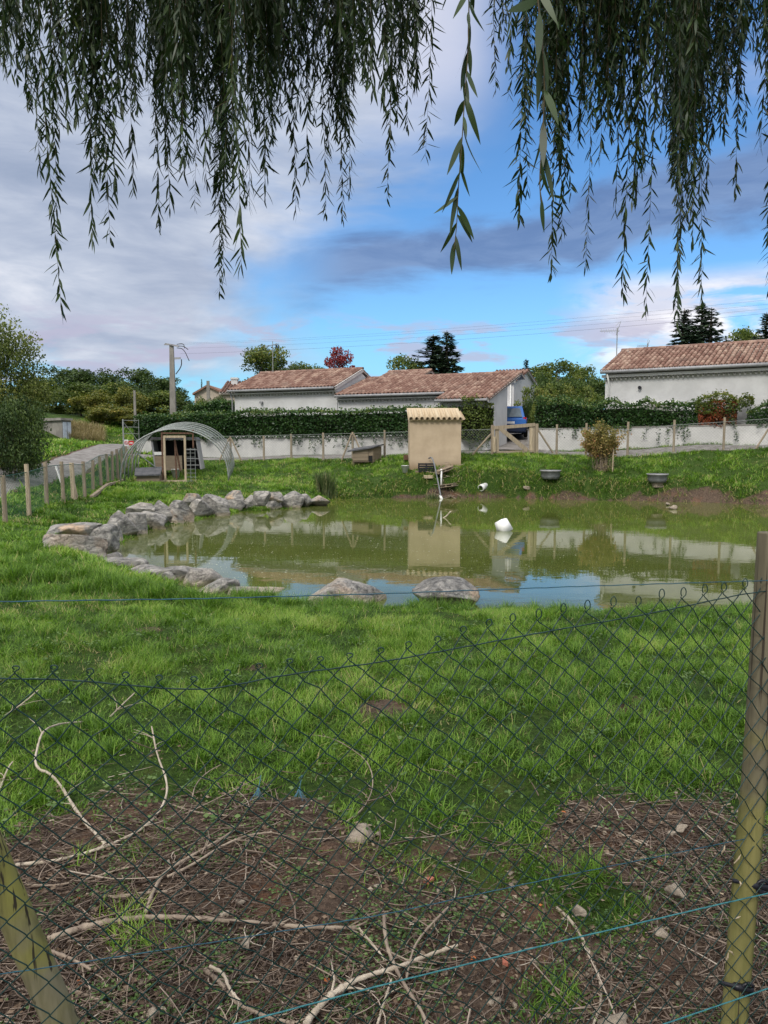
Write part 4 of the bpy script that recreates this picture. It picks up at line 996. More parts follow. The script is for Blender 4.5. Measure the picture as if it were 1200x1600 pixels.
MB().box(hp(13.0, 3.2, 4.95), (.2, .2, .14), -R(26)).build('roof_vent', M['tile'], house)
# rear wing seen past the gable, with its own end wall
wing = thing('garage_wing', 'small white rear wing with a pale door behind the blue car', 'building', hp(14.5, 9, 1.8))
m_ = MB(); z0 = 1.6
def hb(m_, a0, a1, b0, br, b1, ze, zr):
    prof = [(b0, z0), (b0, ze), (br, zr), (b1, ze), (b1, z0)]
    m_.add([hp(a0, b, z) for b, z in prof] + [hp(a1, b, z) for b, z in prof], [(0, 1, 2, 3, 4), (9, 8, 7, 6, 5), (0, 5, 6, 1), (1, 6, 7, 2), (2, 7, 8, 3), (3, 8, 9, 4), (4, 9, 5, 0)])
hb(m_, 11.5, 13.15, 9.0, 11.3, 13.4, 5.25, 5.95); m_.build('wall', M['render_white'], wing)
for s_, b0, br, dirn in ((1, 8.8, 11.3, HB), (-1, 13.6, 11.3, -HB)):
    o_ = hp(11.4, b0, 5.25) if s_ > 0 else hp(13.35, b0, 5.25); tiles(o_, U3 * s_, sl(.3, dirn), 1.95, 2.6, 'roof', M['tile'], wing, seed=20 + s_)
    m2 = MB(); zt = 5.25 + 2.5 * .3; slab(m2, [hp(11.4, b0, 5.25), hp(13.3, b0, 5.25), hp(13.3, br, zt), hp(11.4, br, zt)][::s_], .08); m2.build('roof_deck', M['render_wall'], wing)
MB().box(hp(12.55, 8.97, 3.1), (.8, .05, 2.2), -R(26)).build('door', M['pvc_white'], wing)
g_ = MB(); g_.tube([hp(13.0, 8.9, 5.1), hp(13.0, 8.9, 1.8)], .04, 8); g_.build('downpipe', M['pvc_white'], wing, True)

# ------------------------------------------------------------------ the right-hand house
KO = np.array([9.56, 33.6]); ang2 = R(33.8); KU = np.array([math.cos(ang2), -math.sin(ang2)]); KB = np.array([math.sin(ang2), math.cos(ang2)])
def kp(a, b, z): q = KO + KU * a + KB * b; return (q[0], q[1], z)
house2 = thing('villa', 'white rendered house with one terracotta roof slope at the right edge', 'house', kp(0, 0, 1.9))
m_ = MB(); ze = 5.0; prof = [(0, 1.4), (0, ze - .05), (2.7, ze + .95), (5.4, ze - .05), (5.4, 1.4)]
m_.add([kp(0, b, z) for b, z in prof] + [kp(10.0, b, z) for b, z in prof], [(0, 1, 2, 3, 4), (9, 8, 7, 6, 5), (0, 5, 6, 1), (1, 6, 7, 2), (2, 7, 8, 3), (3, 8, 9, 4), (4, 9, 5, 0)])
m_.build('wall', M['render_white'], house2)
KU3 = np.array([KU[0], KU[1], 0]); O = kp(-.15, -.3, ze)
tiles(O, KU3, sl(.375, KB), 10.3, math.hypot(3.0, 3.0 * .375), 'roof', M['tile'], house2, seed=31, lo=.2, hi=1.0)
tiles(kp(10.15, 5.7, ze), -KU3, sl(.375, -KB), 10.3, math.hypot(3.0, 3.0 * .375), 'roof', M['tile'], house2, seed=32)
m2 = MB(); zt = ze + 3.0 * .375; slab(m2, [kp(-.15, -.27, ze), kp(10.15, -.27, ze), kp(10.15, 2.7, zt), kp(-.15, 2.7, zt)], .07); slab(m2, [kp(-.15, 2.7, zt), kp(10.15, 2.7, zt), kp(10.15, 5.7, ze), kp(-.15, 5.7, ze)], .07); m2.build('roof_deck', M['tiledeck'], house2)
ridge_row(kp(-.15, 2.7, zt + .03), kp(10.15, 2.7, zt + .03), 'ridge', M['tile'], house2, 7)
genoise(kp(-.05, 0, ze - .36), kp(10, 0, ze - .36), -KB, house2, M['render_wall'])
MB().hexa([kp(-.1, -.22, ze - .25), kp(10, -.22, ze - .25), kp(10, -.002, ze - .25), kp(-.1, -.002, ze - .25)], [kp(-.1, -.22, ze - .14), kp(10, -.22, ze - .14), kp(10, -.002, ze - .14), kp(-.1, -.002, ze - .14)]).build('eave_band', M['render_white'], house2)
g_ = MB(); g_.tube([kp(-.1, -.38, ze - .03), kp(6.5, -.38, ze - .03)], .07, 8); g_.build('gutter', M['gutter'], house2, True)
g_ = MB(); g_.tube([kp(.18, -.35, ze - .1), kp(.18, -.06, ze - .5), kp(.18, -.06, 1.9)], .04, 8); g_.build('downpipe', M['pvc_white'], house2, True)
g_ = MB(); g_.tube([kp(6.45, -.35, ze - .05), kp(6.45, -.08, ze - .5), kp(6.45, -.08, 1.9)], .045, 8); g_.build('downpipe', M['gutter'], house2, True)
MB().hexa([kp(1.1, -.05, 2.5), kp(2.9, -.05, 2.5), kp(2.9, 0, 2.5), kp(1.1, 0, 2.5)], [kp(1.1, -.05, 3.55), kp(2.9, -.05, 3.55), kp(2.9, 0, 3.55), kp(1.1, 0, 3.55)]).build('window_shutter', M['shutter'], house2)
MB().box(kp(1.55, -.02, 3.62), (3.0, .06, .12), -ang2).build('window_lintel', M['pvc_white'], house2)
lm = MB(); lm.lathe(kp(1.5, -.06, 4.28), [(0, 0), (.07, 0), (.07, .1), (0, .1)], 10, axis=(-KB[0], -KB[1], 0)); lm.build('wall_lamp', M['blackpl'], house2)
def antenna(p, hgt, parent, flip=1, s=1.0):
    x, y, z = p; a = MB(); a.tube([(x, y, z), (x, y, z + hgt)], .022, 6); zz = z + hgt - .12
    a.tube([(x + .1 * s, y, zz), (x - .75 * s * flip, y + .1, zz + .0)], .014, 5)
    for k in range(6):
        xx = x - (.15 + k * .11) * s * flip; a.tube([(xx, y - .10, zz - .10 * s), (xx, y + .10, zz + .10 * s)], .008, 4)
    for k in (-1, 0, 1): a.tube([(x - .1 * s, y - .1, zz + .25 * s * k * .6 + .05), (x + .12 * s, y + .1, zz + .2 * k * s + .2)], .010, 4)
    a.tube([(x - .05 * s, y, zz - .2), (x + .15 * s, y, zz + .42 * s)], .010, 4)
    return a.build('antenna', M['galv'], parent)
antenna(P(963, 570, 35.0), 1.62, house2)
antenna(P(1011, 562, 36.0), .75, house2, 1, .6)
MB().box(P(984, 553, 35.6), (.3, .3, .25)).build('roof_vent', M['gutter'], house2)

# ------------------------------------------------------------------ white garden wall in two lengths
def gwall(pl, name, lab):
    t = thing(name, lab, 'wall', (pl[0][0], pl[0][1], pl[0][2])); pts = []
    for a, b in zip(pl[:-1], pl[1:]):
        for k in range(8): pts.append(np.array(a) + (np.array(b) - np.array(a)) * k / 8)
    pts.append(np.array(pl[-1])); m_ = MB(); cp_ = MB()
    for a, b in zip(pts[:-1], pts[1:]):
        d = (b - a)[:2]; d = d / np.linalg.norm(d); n = np.array([-d[1], d[0]]) * .1
        def q(p, s, z, k=1): return (p[0] + n[0] * s * k, p[1] + n[1] * s * k, z)
        m_.hexa([q(a, -1, a[2] - .5), q(b, -1, b[2] - .5), q(b, 1, b[2] - .5), q(a, 1, a[2] - .5)], [q(a, -1, a[3]), q(b, -1, b[3]), q(b, 1, b[3]), q(a, 1, a[3])])
        cp_.hexa([q(a, -1.25, a[3]), q(b, -1.25, b[3]), q(b, 1.25, b[3]), q(a, 1.25, a[3])], [q(a, -1.25, a[3] + .04), q(b, -1.25, b[3] + .04), q(b, 1.25, b[3] + .04), q(a, 1.25, a[3] + .04)])
    m_.build('wall_face', M['render_wall'], t); cp_.build('coping', M['concrete'], t); return t
def wp(px, ytop, D, base): p = P(px, ytop, D); return (p[0], p[1], base, p[2])
gwall([wp(215, 688, 35.9, 1.2), wp(350, 686, 35.2, 1.3), wp(600, 683, 34.3, 1.42), wp(752, 677, 33.8, 1.5), wp(768, 675, 35.5, 1.6)], 'garden_wall', 'low white rendered garden wall under the trimmed ivy hedge left of the wooden gate')
gwall([wp(828, 672, 35.3, 1.7), wp(838, 671, 33.5, 1.6), wp(1000, 668, 31.6, 1.7), wp(1200, 664, 29.4, 1.83), wp(1420, 660, 27.4, 1.9)], 'garden_wall', 'low white rendered garden wall right of the wooden gate, below the villa')

# ------------------------------------------------------------------ foliage builders
def leafcloud(x, y, z, s, rg, v=None, tilt=.9):
    n = len(x); return scat(*QUADT, np.stack([x, y, z], 1), rotm(rg.random(n) * 6.283, rg.normal(0, tilt, n), rg.normal(0, tilt, n)), np.stack([s, s, s], 1) if np.ndim(s) else np.full(n, s), v if v is not None else rg.random(n))
def hedge(pl, depth, name, lab, m, per, ls, seed, droop=.25, cat='hedge', ragged=0.0):
    """pl: (x, y, z0, z1) along the front face; leaves over front, top and back, on a twiggy inner mass"""
    rg = np.random.default_rng(seed); pl = np.array(pl, float); seg = np.hypot(*np.diff(pl[:, :2], axis=0).T); cum = np.concatenate([[0], np.cumsum(seg)]); L = cum[-1]
    t = thing(name, lab, cat, (pl[0, 0], pl[0, 1], pl[0, 2]))
    d0 = (pl[-1, :2] - pl[0, :2]); d0 /= np.linalg.norm(d0); nn = np.array([-d0[1], d0[0]])   # away from camera
    def at(s): return np.stack([np.interp(s, cum, pl[:, k]) for k in range(4)], 1)
    n = int(per * L); s = rg.random(n) * L; q = at(s); u = rg.random(n)
    top = q[:, 3] + (fbm(s * 1.3, s * 0, seed) - .5) * (.25 + ragged) + (rg.random(n) ** 8) * .18
    bot = q[:, 2] - droop * rg.random(n) ** 3 * (fbm(s * 2.2, s * 0 + 3, seed + 1) > .5)
    face = rg.random(n); z = np.where(face < .62, bot + (top - bot) * u, np.where(face < .9, top, bot + (top - bot) * u))
    lump = (fbm(s * 1.1, z * 2.0, seed + 5) - .5) * .35
    off = np.where(face < .62, rg.normal(0, .04, n) + lump, np.where(face < .9, rg.random(n) * depth, depth + rg.normal(0, .05, n)))
    ed = np.minimum(s, L - s); off = np.where(ed < .4, np.clip(off, .1, depth), off)
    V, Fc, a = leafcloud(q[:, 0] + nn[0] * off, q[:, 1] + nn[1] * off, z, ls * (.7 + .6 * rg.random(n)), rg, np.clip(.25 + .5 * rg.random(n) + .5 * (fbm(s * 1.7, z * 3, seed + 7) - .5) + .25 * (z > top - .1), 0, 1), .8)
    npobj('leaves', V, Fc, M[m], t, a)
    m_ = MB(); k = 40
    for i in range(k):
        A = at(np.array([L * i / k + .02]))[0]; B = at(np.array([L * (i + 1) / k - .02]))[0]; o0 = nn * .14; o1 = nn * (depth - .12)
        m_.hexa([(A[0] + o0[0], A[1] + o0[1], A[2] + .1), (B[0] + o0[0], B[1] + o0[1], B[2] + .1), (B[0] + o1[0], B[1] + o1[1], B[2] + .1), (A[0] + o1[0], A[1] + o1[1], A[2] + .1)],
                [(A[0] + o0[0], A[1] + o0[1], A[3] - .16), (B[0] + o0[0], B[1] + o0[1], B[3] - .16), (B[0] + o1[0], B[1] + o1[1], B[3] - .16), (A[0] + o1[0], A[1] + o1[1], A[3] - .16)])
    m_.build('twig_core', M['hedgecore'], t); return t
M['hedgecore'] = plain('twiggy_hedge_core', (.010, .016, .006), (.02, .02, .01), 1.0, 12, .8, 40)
def wpf(px, y0, y1, D): a = P(px, y0, D); b = P(px, y1, D); return (a[0], a[1], a[2], b[2])
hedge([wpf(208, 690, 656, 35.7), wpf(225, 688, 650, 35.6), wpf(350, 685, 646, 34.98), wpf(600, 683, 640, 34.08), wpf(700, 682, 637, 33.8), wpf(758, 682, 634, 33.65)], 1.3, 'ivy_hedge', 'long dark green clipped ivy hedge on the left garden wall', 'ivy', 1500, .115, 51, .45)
hedge([wpf(722, 690, 630, 33.2), wpf(745, 692, 628, 33.2), wpf(772, 690, 632, 33.3)], 1.0, 'ivy_clump', 'lighter overhanging ivy clump beside the gate, right of the beige shed', 'tree_mid', 1500, .10, 52, .6, ragged=.3)
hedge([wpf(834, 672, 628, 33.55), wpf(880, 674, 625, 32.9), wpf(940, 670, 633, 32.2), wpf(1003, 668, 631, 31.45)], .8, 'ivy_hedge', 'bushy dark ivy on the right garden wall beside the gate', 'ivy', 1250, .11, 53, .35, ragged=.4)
hedge([wpf(1000, 668, 632, 31.5), wpf(1040, 668, 636, 31.05), wpf(1092, 667, 632, 30.5)], .6, 'ivy_clump', 'dark ivy clump on the right wall under the villa window', 'ivy', 1250, .11, 54, .5, ragged=.5)
hedge([wpf(1085, 645, 622, 30.5), wpf(1120, 648, 618, 30.1), wpf(1178, 632, 616, 29.6)], .5, 'climbing_shrub', 'green spreading shrub top above the reddening creeper', 'tree_mid', 1000, .10, 56, .2, ragged=.4)
hedge([wpf(1090, 667, 638, 30.45), wpf(1125, 667, 630, 30.05), wpf(1150, 667, 634, 29.75)], .5, 'red_creeper', 'reddish-brown creeper on the right wall', 'ivyred', 1500, .09, 55, .1, 'creeper', ragged=.4)
hedge([wpf(1166, 666, 638, 29.65), wpf(1200, 665, 630, 29.25), wpf(1290, 662, 628, 28.5)], .6, 'ivy_hedge', 'dark rounded ivy at the right end of the wall', 'ivy', 1350, .11, 57, .1, ragged=.3)
# trailing strands hanging over the walls
def trails(spots, name, lab, seed):
    rg = np.random.default_rng(seed); xs_, ys_, zs_ = [], [], []
    for px, y0, y1, D in spots:
        a = P(px, y0, D); b = P(px + rg.uniform(-6, 6), y1, D); n = int(16 + (y1 - y0) * 1.4); t = rg.random(n)
        xs_.append(a[0] + (b[0] - a[0]) * t + rg.normal(0, .05, n)); ys_.append(np.full(n, a[1]) - rg.random(n) * .05); zs_.append(a[2] + (b[2] - a[2]) * t)
    x, y, z = map(np.concatenate, (xs_, ys_, zs_)); V, Fc, a = leafcloud(x, y, z, .075 * (.7 + .6 * rg.random(len(x))), rg); return tag(npobj(name, V, Fc, M['ivy'], None, a), lab, 'ivy', kind='stuff')
trails([(397, 684, 694, 34.8), (405, 684, 699, 34.8), (462, 684, 698, 34.4), (485, 684, 706, 34.3), (492, 684, 709, 34.3), (500, 684, 692, 34.3), (525, 684, 700, 34.2), (537, 684, 702, 34.2), (567, 684, 700, 34.1), (584, 684, 698, 34.1), (609, 684, 697, 34), (628, 684, 700, 34), (732, 682, 705, 33.1), (745, 680, 712, 33.1), (760, 685, 700, 33.1)], 'trailing_ivy', 'ivy strands trailing down the left white wall', 61)
trails([(897, 668, 686, 32.6), (900, 668, 682, 32.6), (1010, 668, 686, 31.3), (1030, 668, 692, 31.0), (1042, 668, 694, 30.9), (1067, 668, 690, 30.6), (1075, 668, 686, 30.5), (1148, 660, 690, 29.7), (1180, 640, 670, 29.3), (1140, 650, 668, 29.8)], 'trailing_ivy', 'ivy strands trailing down the right white wall', 62)

TREEN = {}
def crown(name, rx, ry, rz, zc, nl, ls, seed, m, clumps=40, hole=.5, trunk_h=None, tr=.12, low=.25, bushy=False):
    """prototype tree at the origin, as an Empty with trunk and crown"""
    rg = np.random.default_rng(seed); t = thing(name, name, 'tree', (0, 0, 0))
    d = rg.normal(size=(clumps, 3)); d /= np.linalg.norm(d, axis=1)[:, None]; r = rg.uniform(.35, .95, clumps) ** .7
    c = d * r[:, None] * np.array([rx, ry, rz]); c = c[c[:, 2] > -rz * (1 if bushy else .75)]; k = len(c); sz = rg.uniform(.5, 1.15, k)
    idx = rg.choice(k, nl, p=sz ** 2 / np.sum(sz ** 2)); q = rg.normal(size=(nl, 3)); q /= np.linalg.norm(q, axis=1)[:, None]
    rad = (rg.random(nl) ** .45) * sz[idx] * min(rx, ry, rz) * .42; p = c[idx] + q * rad[:, None] * np.array([1.15, 1.15, .85]); p[:, 2] += zc
    p[:, 2] = np.maximum(p[:, 2], .05 + rg.random(nl) * .2)
    s = ls * (.6 + .8 * rg.random(nl)); cv = rg.random(k)
    V, Fc, a = scat(*QUADT, p, rotm(rg.random(nl) * 6.283, rg.normal(0, .8, nl), rg.normal(0, .8, nl)), np.stack([s, s, s * 1.3], 1), np.clip(.55 * cv[idx] + .5 * rg.random(nl), 0, 1)); npobj('crown', V, Fc, M[m], t, a)
    m_ = MB(); th = trunk_h or zc; top = np.array([0, 0, zc + rz * .5])
    m_.tube([(0, 0, -.6), (.03, 0, th * .4), (0, .05, th), tuple(top)], [tr, tr * .8, tr * .6, tr * .15], 7)
    for i in rg.choice(k, min(k, 14), False):
        st = np.array([0, 0, th * rg.uniform(.55, 1.0)]); e = c[i] + np.array([0, 0, zc]); mid = (st + e) / 2 + rg.normal(0, .1, 3) * rx * .3; m_.tube([tuple(st), tuple(mid), tuple(e)], [tr * .4, tr * .22, tr * .06], 5)
    m_.build('trunk', M['bark'], t, True); return t
def conif(name, hgt, wd, seed, m='conifer', dens=1.0, ls=.28):
    rg = np.random.default_rng(seed); t = thing(name, name, 'tree', (0, 0, 0)); P_, Y_, L_ = [], [], []; m_ = MB(); m_.tube([(0, 0, -.6), (0, 0, hgt * .5), (0, 0, hgt)], [hgt * .022, hgt * .014, .01], 6)
    z = hgt * .08
    while z < hgt * .985:
        f = 1 - z / hgt; nb = max(3, int(9 * (f + .25))); 
        for b in range(nb):
            a = rg.random() * 6.283; L = wd * (f ** .85) * rg.uniform(.55, 1.12) + .1; droop = rg.uniform(-.05, .28); n = max(6, int(L * 34 * dens)); tt = rg.random(n) ** .75
            x = np.cos(a) * L * tt; y = np.sin(a) * L * tt; zz = z + L * (.12 * tt - droop * tt ** 2 + .10 * tt ** 4)
            P_.append(np.stack([x, y, zz], 1) + rg.normal(0, .05, (n, 3))); Y_.append(np.full(n, a) + rg.normal(0, .7, n)); L_.append(np.full(n, ls) * rg.uniform(.6, 1.3, n) * (.6 + .5 * f))
            if b % 2 == 0: m_.tube([(0, 0, z), (math.cos(a) * L * .5, math.sin(a) * L * .5, z + L * (.06 - droop * .25)), (math.cos(a) * L * .95, math.sin(a) * L * .95, z + L * (.12 - droop * .9))], [.03, .018, .006], 4)
        z += hgt * .022 * (.7 + f)
    p = np.concatenate(P_); ya = np.concatenate(Y_); l = np.concatenate(L_); n = len(p)
    V, Fc, a = scat(*QUADT, p, rotm(ya, rg.normal(1.1, .7, n), rg.normal(0, .5, n)), np.stack([l * 1.3, l, l * .8], 1), rg.random(n)); npobj('crown', V, Fc, M[m], t, a); m_.build('trunk', M['bark'], t, True); return t
def setlab(o, lab, cat='tree', group=None): return tag(o, lab, cat, group)
def place(src, px, ybase, D, lab, s=1, rz=0, group=None, first=False, cat='tree', zb=None):
    p = P(px, ybase, D); z = zb if zb is not None else min(h1(p[0], p[1]), p[2]) if False else h1(p[0], p[1])
    if first:
        src.location = (p[0], p[1], z); src.rotation_euler = (0, 0, rz); src.scale = s if hasattr(s, '__len__') else (s,) * 3; o = src; tag(o, lab, cat, group)
    else: o = copy_thing(src, (p[0], p[1], z), rz, s, lab, group); o['category'] = cat
    return o
def fit(src, base_h, px, ytop, D, lab, wpx=None, base_w=None, **k):
    """scale a prototype (height base_h, width base_w) so that its top shows at ytop"""
    p = P(px, 687, D); z = h1(p[0], D); top = P(px, ytop, D)[2]; sh = (top - z) / base_h; sw = (wpx / F * D) / base_w if wpx else sh
    return place(src, px, 687, D, lab, (sw, sw, sh), **k)

# big shrubby tree at the left edge
t = crown('broadleaf_tree', 2.5, 2.2, 2.6, 2.6, 36000, .105, 71, 'tree_olive', 95, trunk_h=1.4, tr=.13, bushy=True)
fit(t, 5.3, 2, 492, 23.5, 'large olive-green shrubby tree at the left edge of the picture', 158, 5.0, first=True)
t = crown('thicket', 1.7, 1.5, 1.3, 1.25, 13000, .09, 74, 'tree_dark', 50, trunk_h=.8, tr=.06, bushy=True)
fit(t, 2.5, 20, 620, 21.8, 'dark bramble thicket at the foot of the left-edge tree', 105, 3.6, first=True, cat='shrub')
G1 = 'trees of the wood beyond the track'
pa = crown('woodland_tree', 2.6, 2.6, 3.0, 4.2, 6500, .26, 81, 'tree_dark', 38, trunk_h=3.0, tr=.16)
pb_ = crown('woodland_tree', 2.4, 2.4, 2.6, 3.0, 6500, .24, 82, 'tree_mid', 36, trunk_h=1.6, tr=.14, bushy=True)
pc = crown('woodland_tree', 2.6, 2.4, 2.2, 2.4, 6500, .23, 83, 'tree_yellow', 34, trunk_h=1.2, tr=.12, bushy=True)
for k, (px, yt, wpx, lab) in enumerate([(96, 575, 56, 'dark tree at the left end of the wood skyline'), (124, 584, 50, 'low dark tree second along the wood skyline'), (150, 577, 52, 'tall dark tree with a pointed top on the wood skyline'), (182, 586, 52, 'dark rounded tree in the middle of the wood skyline'),
                                      (215, 577, 50, 'tall dark tree in the wood, left of the utility pole'), (240, 589, 46, 'dark tree just left of the concrete pole'), (262, 590, 40, 'dark tree directly behind the concrete pole'), (70, 590, 60, 'dark tree showing between the left-edge tree and the wood'), (284, 612, 34, 'low dark tree right of the concrete pole')]):
    fit(pa, 7.2, px, yt, 84 - (k % 3) * 4, lab, wpx * 1.35, 5.2, first=(k == 0), rz=k * 1.3, group=G1)
for k, (px, yt, wpx, lab) in enumerate([(90, 610, 62, 'mid-green bushy tree behind the grey hut'), (128, 600, 60, 'mid-green tree at the left of the wood front'), (190, 598, 58, 'bushy green tree in the middle of the wood front'), (255, 612, 60, 'green tree behind the end of the ivy hedge'), (108, 640, 50, 'low green bush tree right behind the hut'), (232, 640, 56, 'low green bush tree behind the thin pole')]):
    fit(pb_, 5.6, px, yt, 66 - (k % 2) * 4, lab, wpx * 1.2, 4.8, first=(k == 0), rz=k * 1.7, group=G1)
for k, (px, yt, wpx, lab) in enumerate([(150, 612, 58, 'yellowing tree in the front of the wood'), (168, 632, 64, 'large yellow-olive bush at the top of the grass slope'), (206, 608, 52, 'yellowish tree left of the thin pole'), (200, 648, 52, 'olive bush at the end of the gravel track')]):
    fit(pc, 4.6, px, yt, 60 - (k % 2) * 4, lab, wpx * 1.15, 5.0, first=(k == 0), rz=k * 2.1, group=G1)
# trees behind the houses
t = crown('birch_tree', 1.9, 1.8, 2.3, 4.2, 7500, .16, 91, 'tree_mid', 40, trunk_h=3.0, tr=.12); fit(t, 6.5, 418, 540, 52, 'airy green birch behind the left end of the bungalow roof', 80, 3.9, first=True)
fit(t, 6.5, 466, 566, 55, 'smaller green tree just right of the birch behind the roof', 60, 3.9, rz=2)
t = crown('red_maple', 1.5, 1.4, 1.9, 3.6, 4200, .16, 92, 'tree_red', 26, trunk_h=2.6, tr=.10); fit(t, 5.4, 531, 549, 53, 'dark red maple rising behind the bungalow roof', 54, 3.1, first=True)
t = crown('oak_tree', 1.9, 1.8, 1.9, 3.4, 5500, .18, 93, 'tree_mid', 34, trunk_h=2.4, tr=.13); fit(t, 5.3, 632, 556, 54, 'round green oak left of the tall dark cedar', 60, 3.9, first=True)
fit(t, 5.3, 497, 572, 56, 'low green tree left of the red maple', 40, 3.9, rz=1)
fit(t, 5.3, 868, 563, 58, 'rounded olive tree behind the shrubs left of the villa', 84, 3.9, rz=3)
fit(t, 5.3, 915, 572, 62, 'low green tree just left of the villa roof', 70, 3.9, rz=4)
fit(t, 5.3, 1160, 512, 62, 'green tree behind the right end of the villa roof', 60, 3.9, rz=5)
cc_ = conif('cedar_tree', 8.5, 1.7, 95, dens=1.5); fit(cc_, 8.5, 676, 522, 54, 'broad dark cedar behind the middle of the bungalow roof', 170, 3.4, first=True)
fit(cc_, 8.5, 697, 516, 53, 'pointed cedar with open branches on the right of the pair', 120, 3.4, rz=2)
GC = 'conifers behind the villa'
c1 = conif('fir_tree', 8.5, 1.6, 96, dens=1.3)
fit(c1, 8.5, 1062, 482, 57, 'dark fir on the left of the clump behind the villa', 140, 3.2, first=True, group=GC)
fit(c1, 8.5, 1090, 472, 55, 'tallest dense fir in the clump behind the villa', 140, 3.2, rz=2, group=GC)
c2 = conif('fir_tree', 8.5, 1.7, 97, dens=.8); fit(c2, 8.5, 1104, 480, 54, 'thin see-through fir on the right of the clump', 120, 3.4, first=True, group=GC)
fit(c2, 8.5, 1128, 524, 66, 'tiny fir top just right of the clump', 40, 3.4, rz=1, group=GC)
fit(c1, 8.5, 1189, 487, 58, 'fir at the right edge of the picture', 100, 3.2, rz=4, group=GC)
fit(c1, 8.5, 1156, 514, 64, 'small fir in front of the right edge fir', 60, 3.2, rz=3, group=GC)
fit(c1, 8.5, 820, 560, 58, 'small dark fir between the two houses', 50, 3.2, rz=5, group=GC)
fit(c1, 8.5, 434, 536, 56, 'dark fir tip standing behind the birch', 60, 3.2, rz=6)
GS = 'shrubs on the slope between the houses'
sh = crown('garden_shrub', 1.3, 1.1, .9, .8, 5000, .10, 101, 'tree_mid', 30, trunk_h=.5, tr=.04, bushy=True)
for k, (px, yt, D, wpx, lab) in enumerate([(835, 600, 40, 60, 'green shrub right of the bungalow gable'), (870, 596, 42, 70, 'yellow-green shrub in the middle of the slope'), (912, 600, 42, 64, 'green shrub left of the villa corner'), (845, 622, 36.5, 46, 'low shrub above the right ivy by the gate'), (900, 618, 37, 80, 'broad low shrub above the right ivy hedge')]):
    fit(sh, 1.75, px, yt, D, lab, wpx, 2.6, first=(k == 0), rz=k, group=GS, cat='shrub')
sh2 = crown('dark_shrub', 1.3, 1.1, .9, .8, 5000, .11, 102, 'tree_dark', 30, trunk_h=.5, tr=.04, bushy=True)
for k, (px, yt, D, wpx, lab) in enumerate([(840, 577, 50, 50, 'dark shrub on the skyline right of the bungalow'), (880, 580, 50, 60, 'dark broad shrub on the skyline'), (925, 583, 50, 56, 'dark shrub on the skyline beside the villa'), (826, 618, 38, 26, 'dark laurel beside the driveway')]):
    fit(sh2, 1.75, px, yt, D, lab, wpx, 2.6, first=(k == 0), rz=k * 2, group=GS, cat='shrub')
hedge([wpf(826, 612, 602, 46), wpf(880, 612, 601, 46), wpf(945, 612, 600, 45)], 1.2, 'clipped_hedge', 'straight clipped hedge on the slope left of the villa', 'tree_dark', 900, .13, 58, .1)
hedge([wpf(285, 655, 636, 44), wpf(330, 650, 628, 44), wpf(372, 648, 630, 43)], 1.2, 'rear_hedge', 'dark hedge behind the ivy hedge at the left end of the bungalow', 'ivy', 900, .14, 59, .1)
fit(sh, 1.75, 318, 622, 50, 'pale green bush in front of the distant house', 50, 2.6, rz=2, group=GS, cat='shrub')
fit(sh2, 1.75, 341, 614, 58, 'dark round bush beside the distant house', 36, 2.6, rz=2, group=GS, cat='shrub')
fit(sh, 1.75, 292, 640, 40, 'light green bush beside the base of the concrete pole', 40, 2.6, rz=4, group=GS, cat='shrub')
cy = conif('cypress', 4.0, .45, 98, 'tree_dark', dens=2.5, ls=.16); fit(cy, 4.0, 317, 592, 66, 'slim dark cypress above the distant house roof', 5, .9, first=True)
# dry grass fringe at the foot of the wood
rg = np.random.default_rng(65); n = 5000; px = 112 + 50 * rg.random(n); D = 50 + rg.random(n) * 3; x = (px - 600) / F * D; z = H(x, D); tv, tf = blade(.5)
V, Fc, a = scat(tv, tf, np.stack([x, D, z], 1), rotm(rg.random(n) * 6.28, -rg.normal(.2, .2, n)), np.stack([np.full(n, .03), .5 + .4 * rg.random(n), .45 + .4 * rg.random(n)], 1), rg.random(n)); tag(npobj('dry_grass', V, Fc, M['drygrass'], None, a), 'fringe of dry straw-coloured grass at the foot of the wood', 'grass', kind='stuff')

# ------------------------------------------------------------------ distant house
dz_ = 62; b0 = P(303, 640, dz_)
dh = thing('distant_house', 'small beige house with brown tiled roof beyond the left end of the bungalow', 'house', (b0[0], b0[1], 2.6))
def dq(px, py, D=dz_): return tuple(P(px, py, D))
m_ = MB(); fr = [dq(304, 645), dq(304, 614), dq(325, 602), dq(346, 612), dq(346, 645)]; bk = [tuple(np.array(p) + np.array([0, 7, 0])) for p in fr]
m_.add(fr + bk, [(0, 1, 2, 3, 4)[::-1], (5, 6, 7, 8, 9), (0, 5, 6, 1)[::-1], (3, 8, 9, 4)[::-1]]); 
fr = [dq(344, 645, 60), dq(344, 614, 60), dq(372, 614, 60), dq(372, 645, 60)]; m_.hexa([fr[0], fr[3], tuple(np.array(fr[3]) + [0, 5, 0]), tuple(np.array(fr[0]) + [0, 5, 0])], [fr[1], fr[2], tuple(np.array(fr[2]) + [0, 5, 0]), tuple(np.array(fr[1]) + [0, 5, 0])]); m_.build('wall', M['distwall'] if 'distwall' in M else M['render_beige'], dh)
m_ = MB()
for p_, q_ in ((dq(302, 614.5), dq(325, 601)), (dq(325, 601), dq(349, 612.5))):
    p_ = np.array(p_); q_ = np.array(q_); c4 = [p_ - [0, .3, 0], q_ - [0, .3, 0], q_ + [0, 7.3, 0], p_ + [0, 7.3, 0]]; slab(m_, c4, .15)
m_.build('roof', M['tiledist'] if 'tiledist' in M else M['tile'], dh)
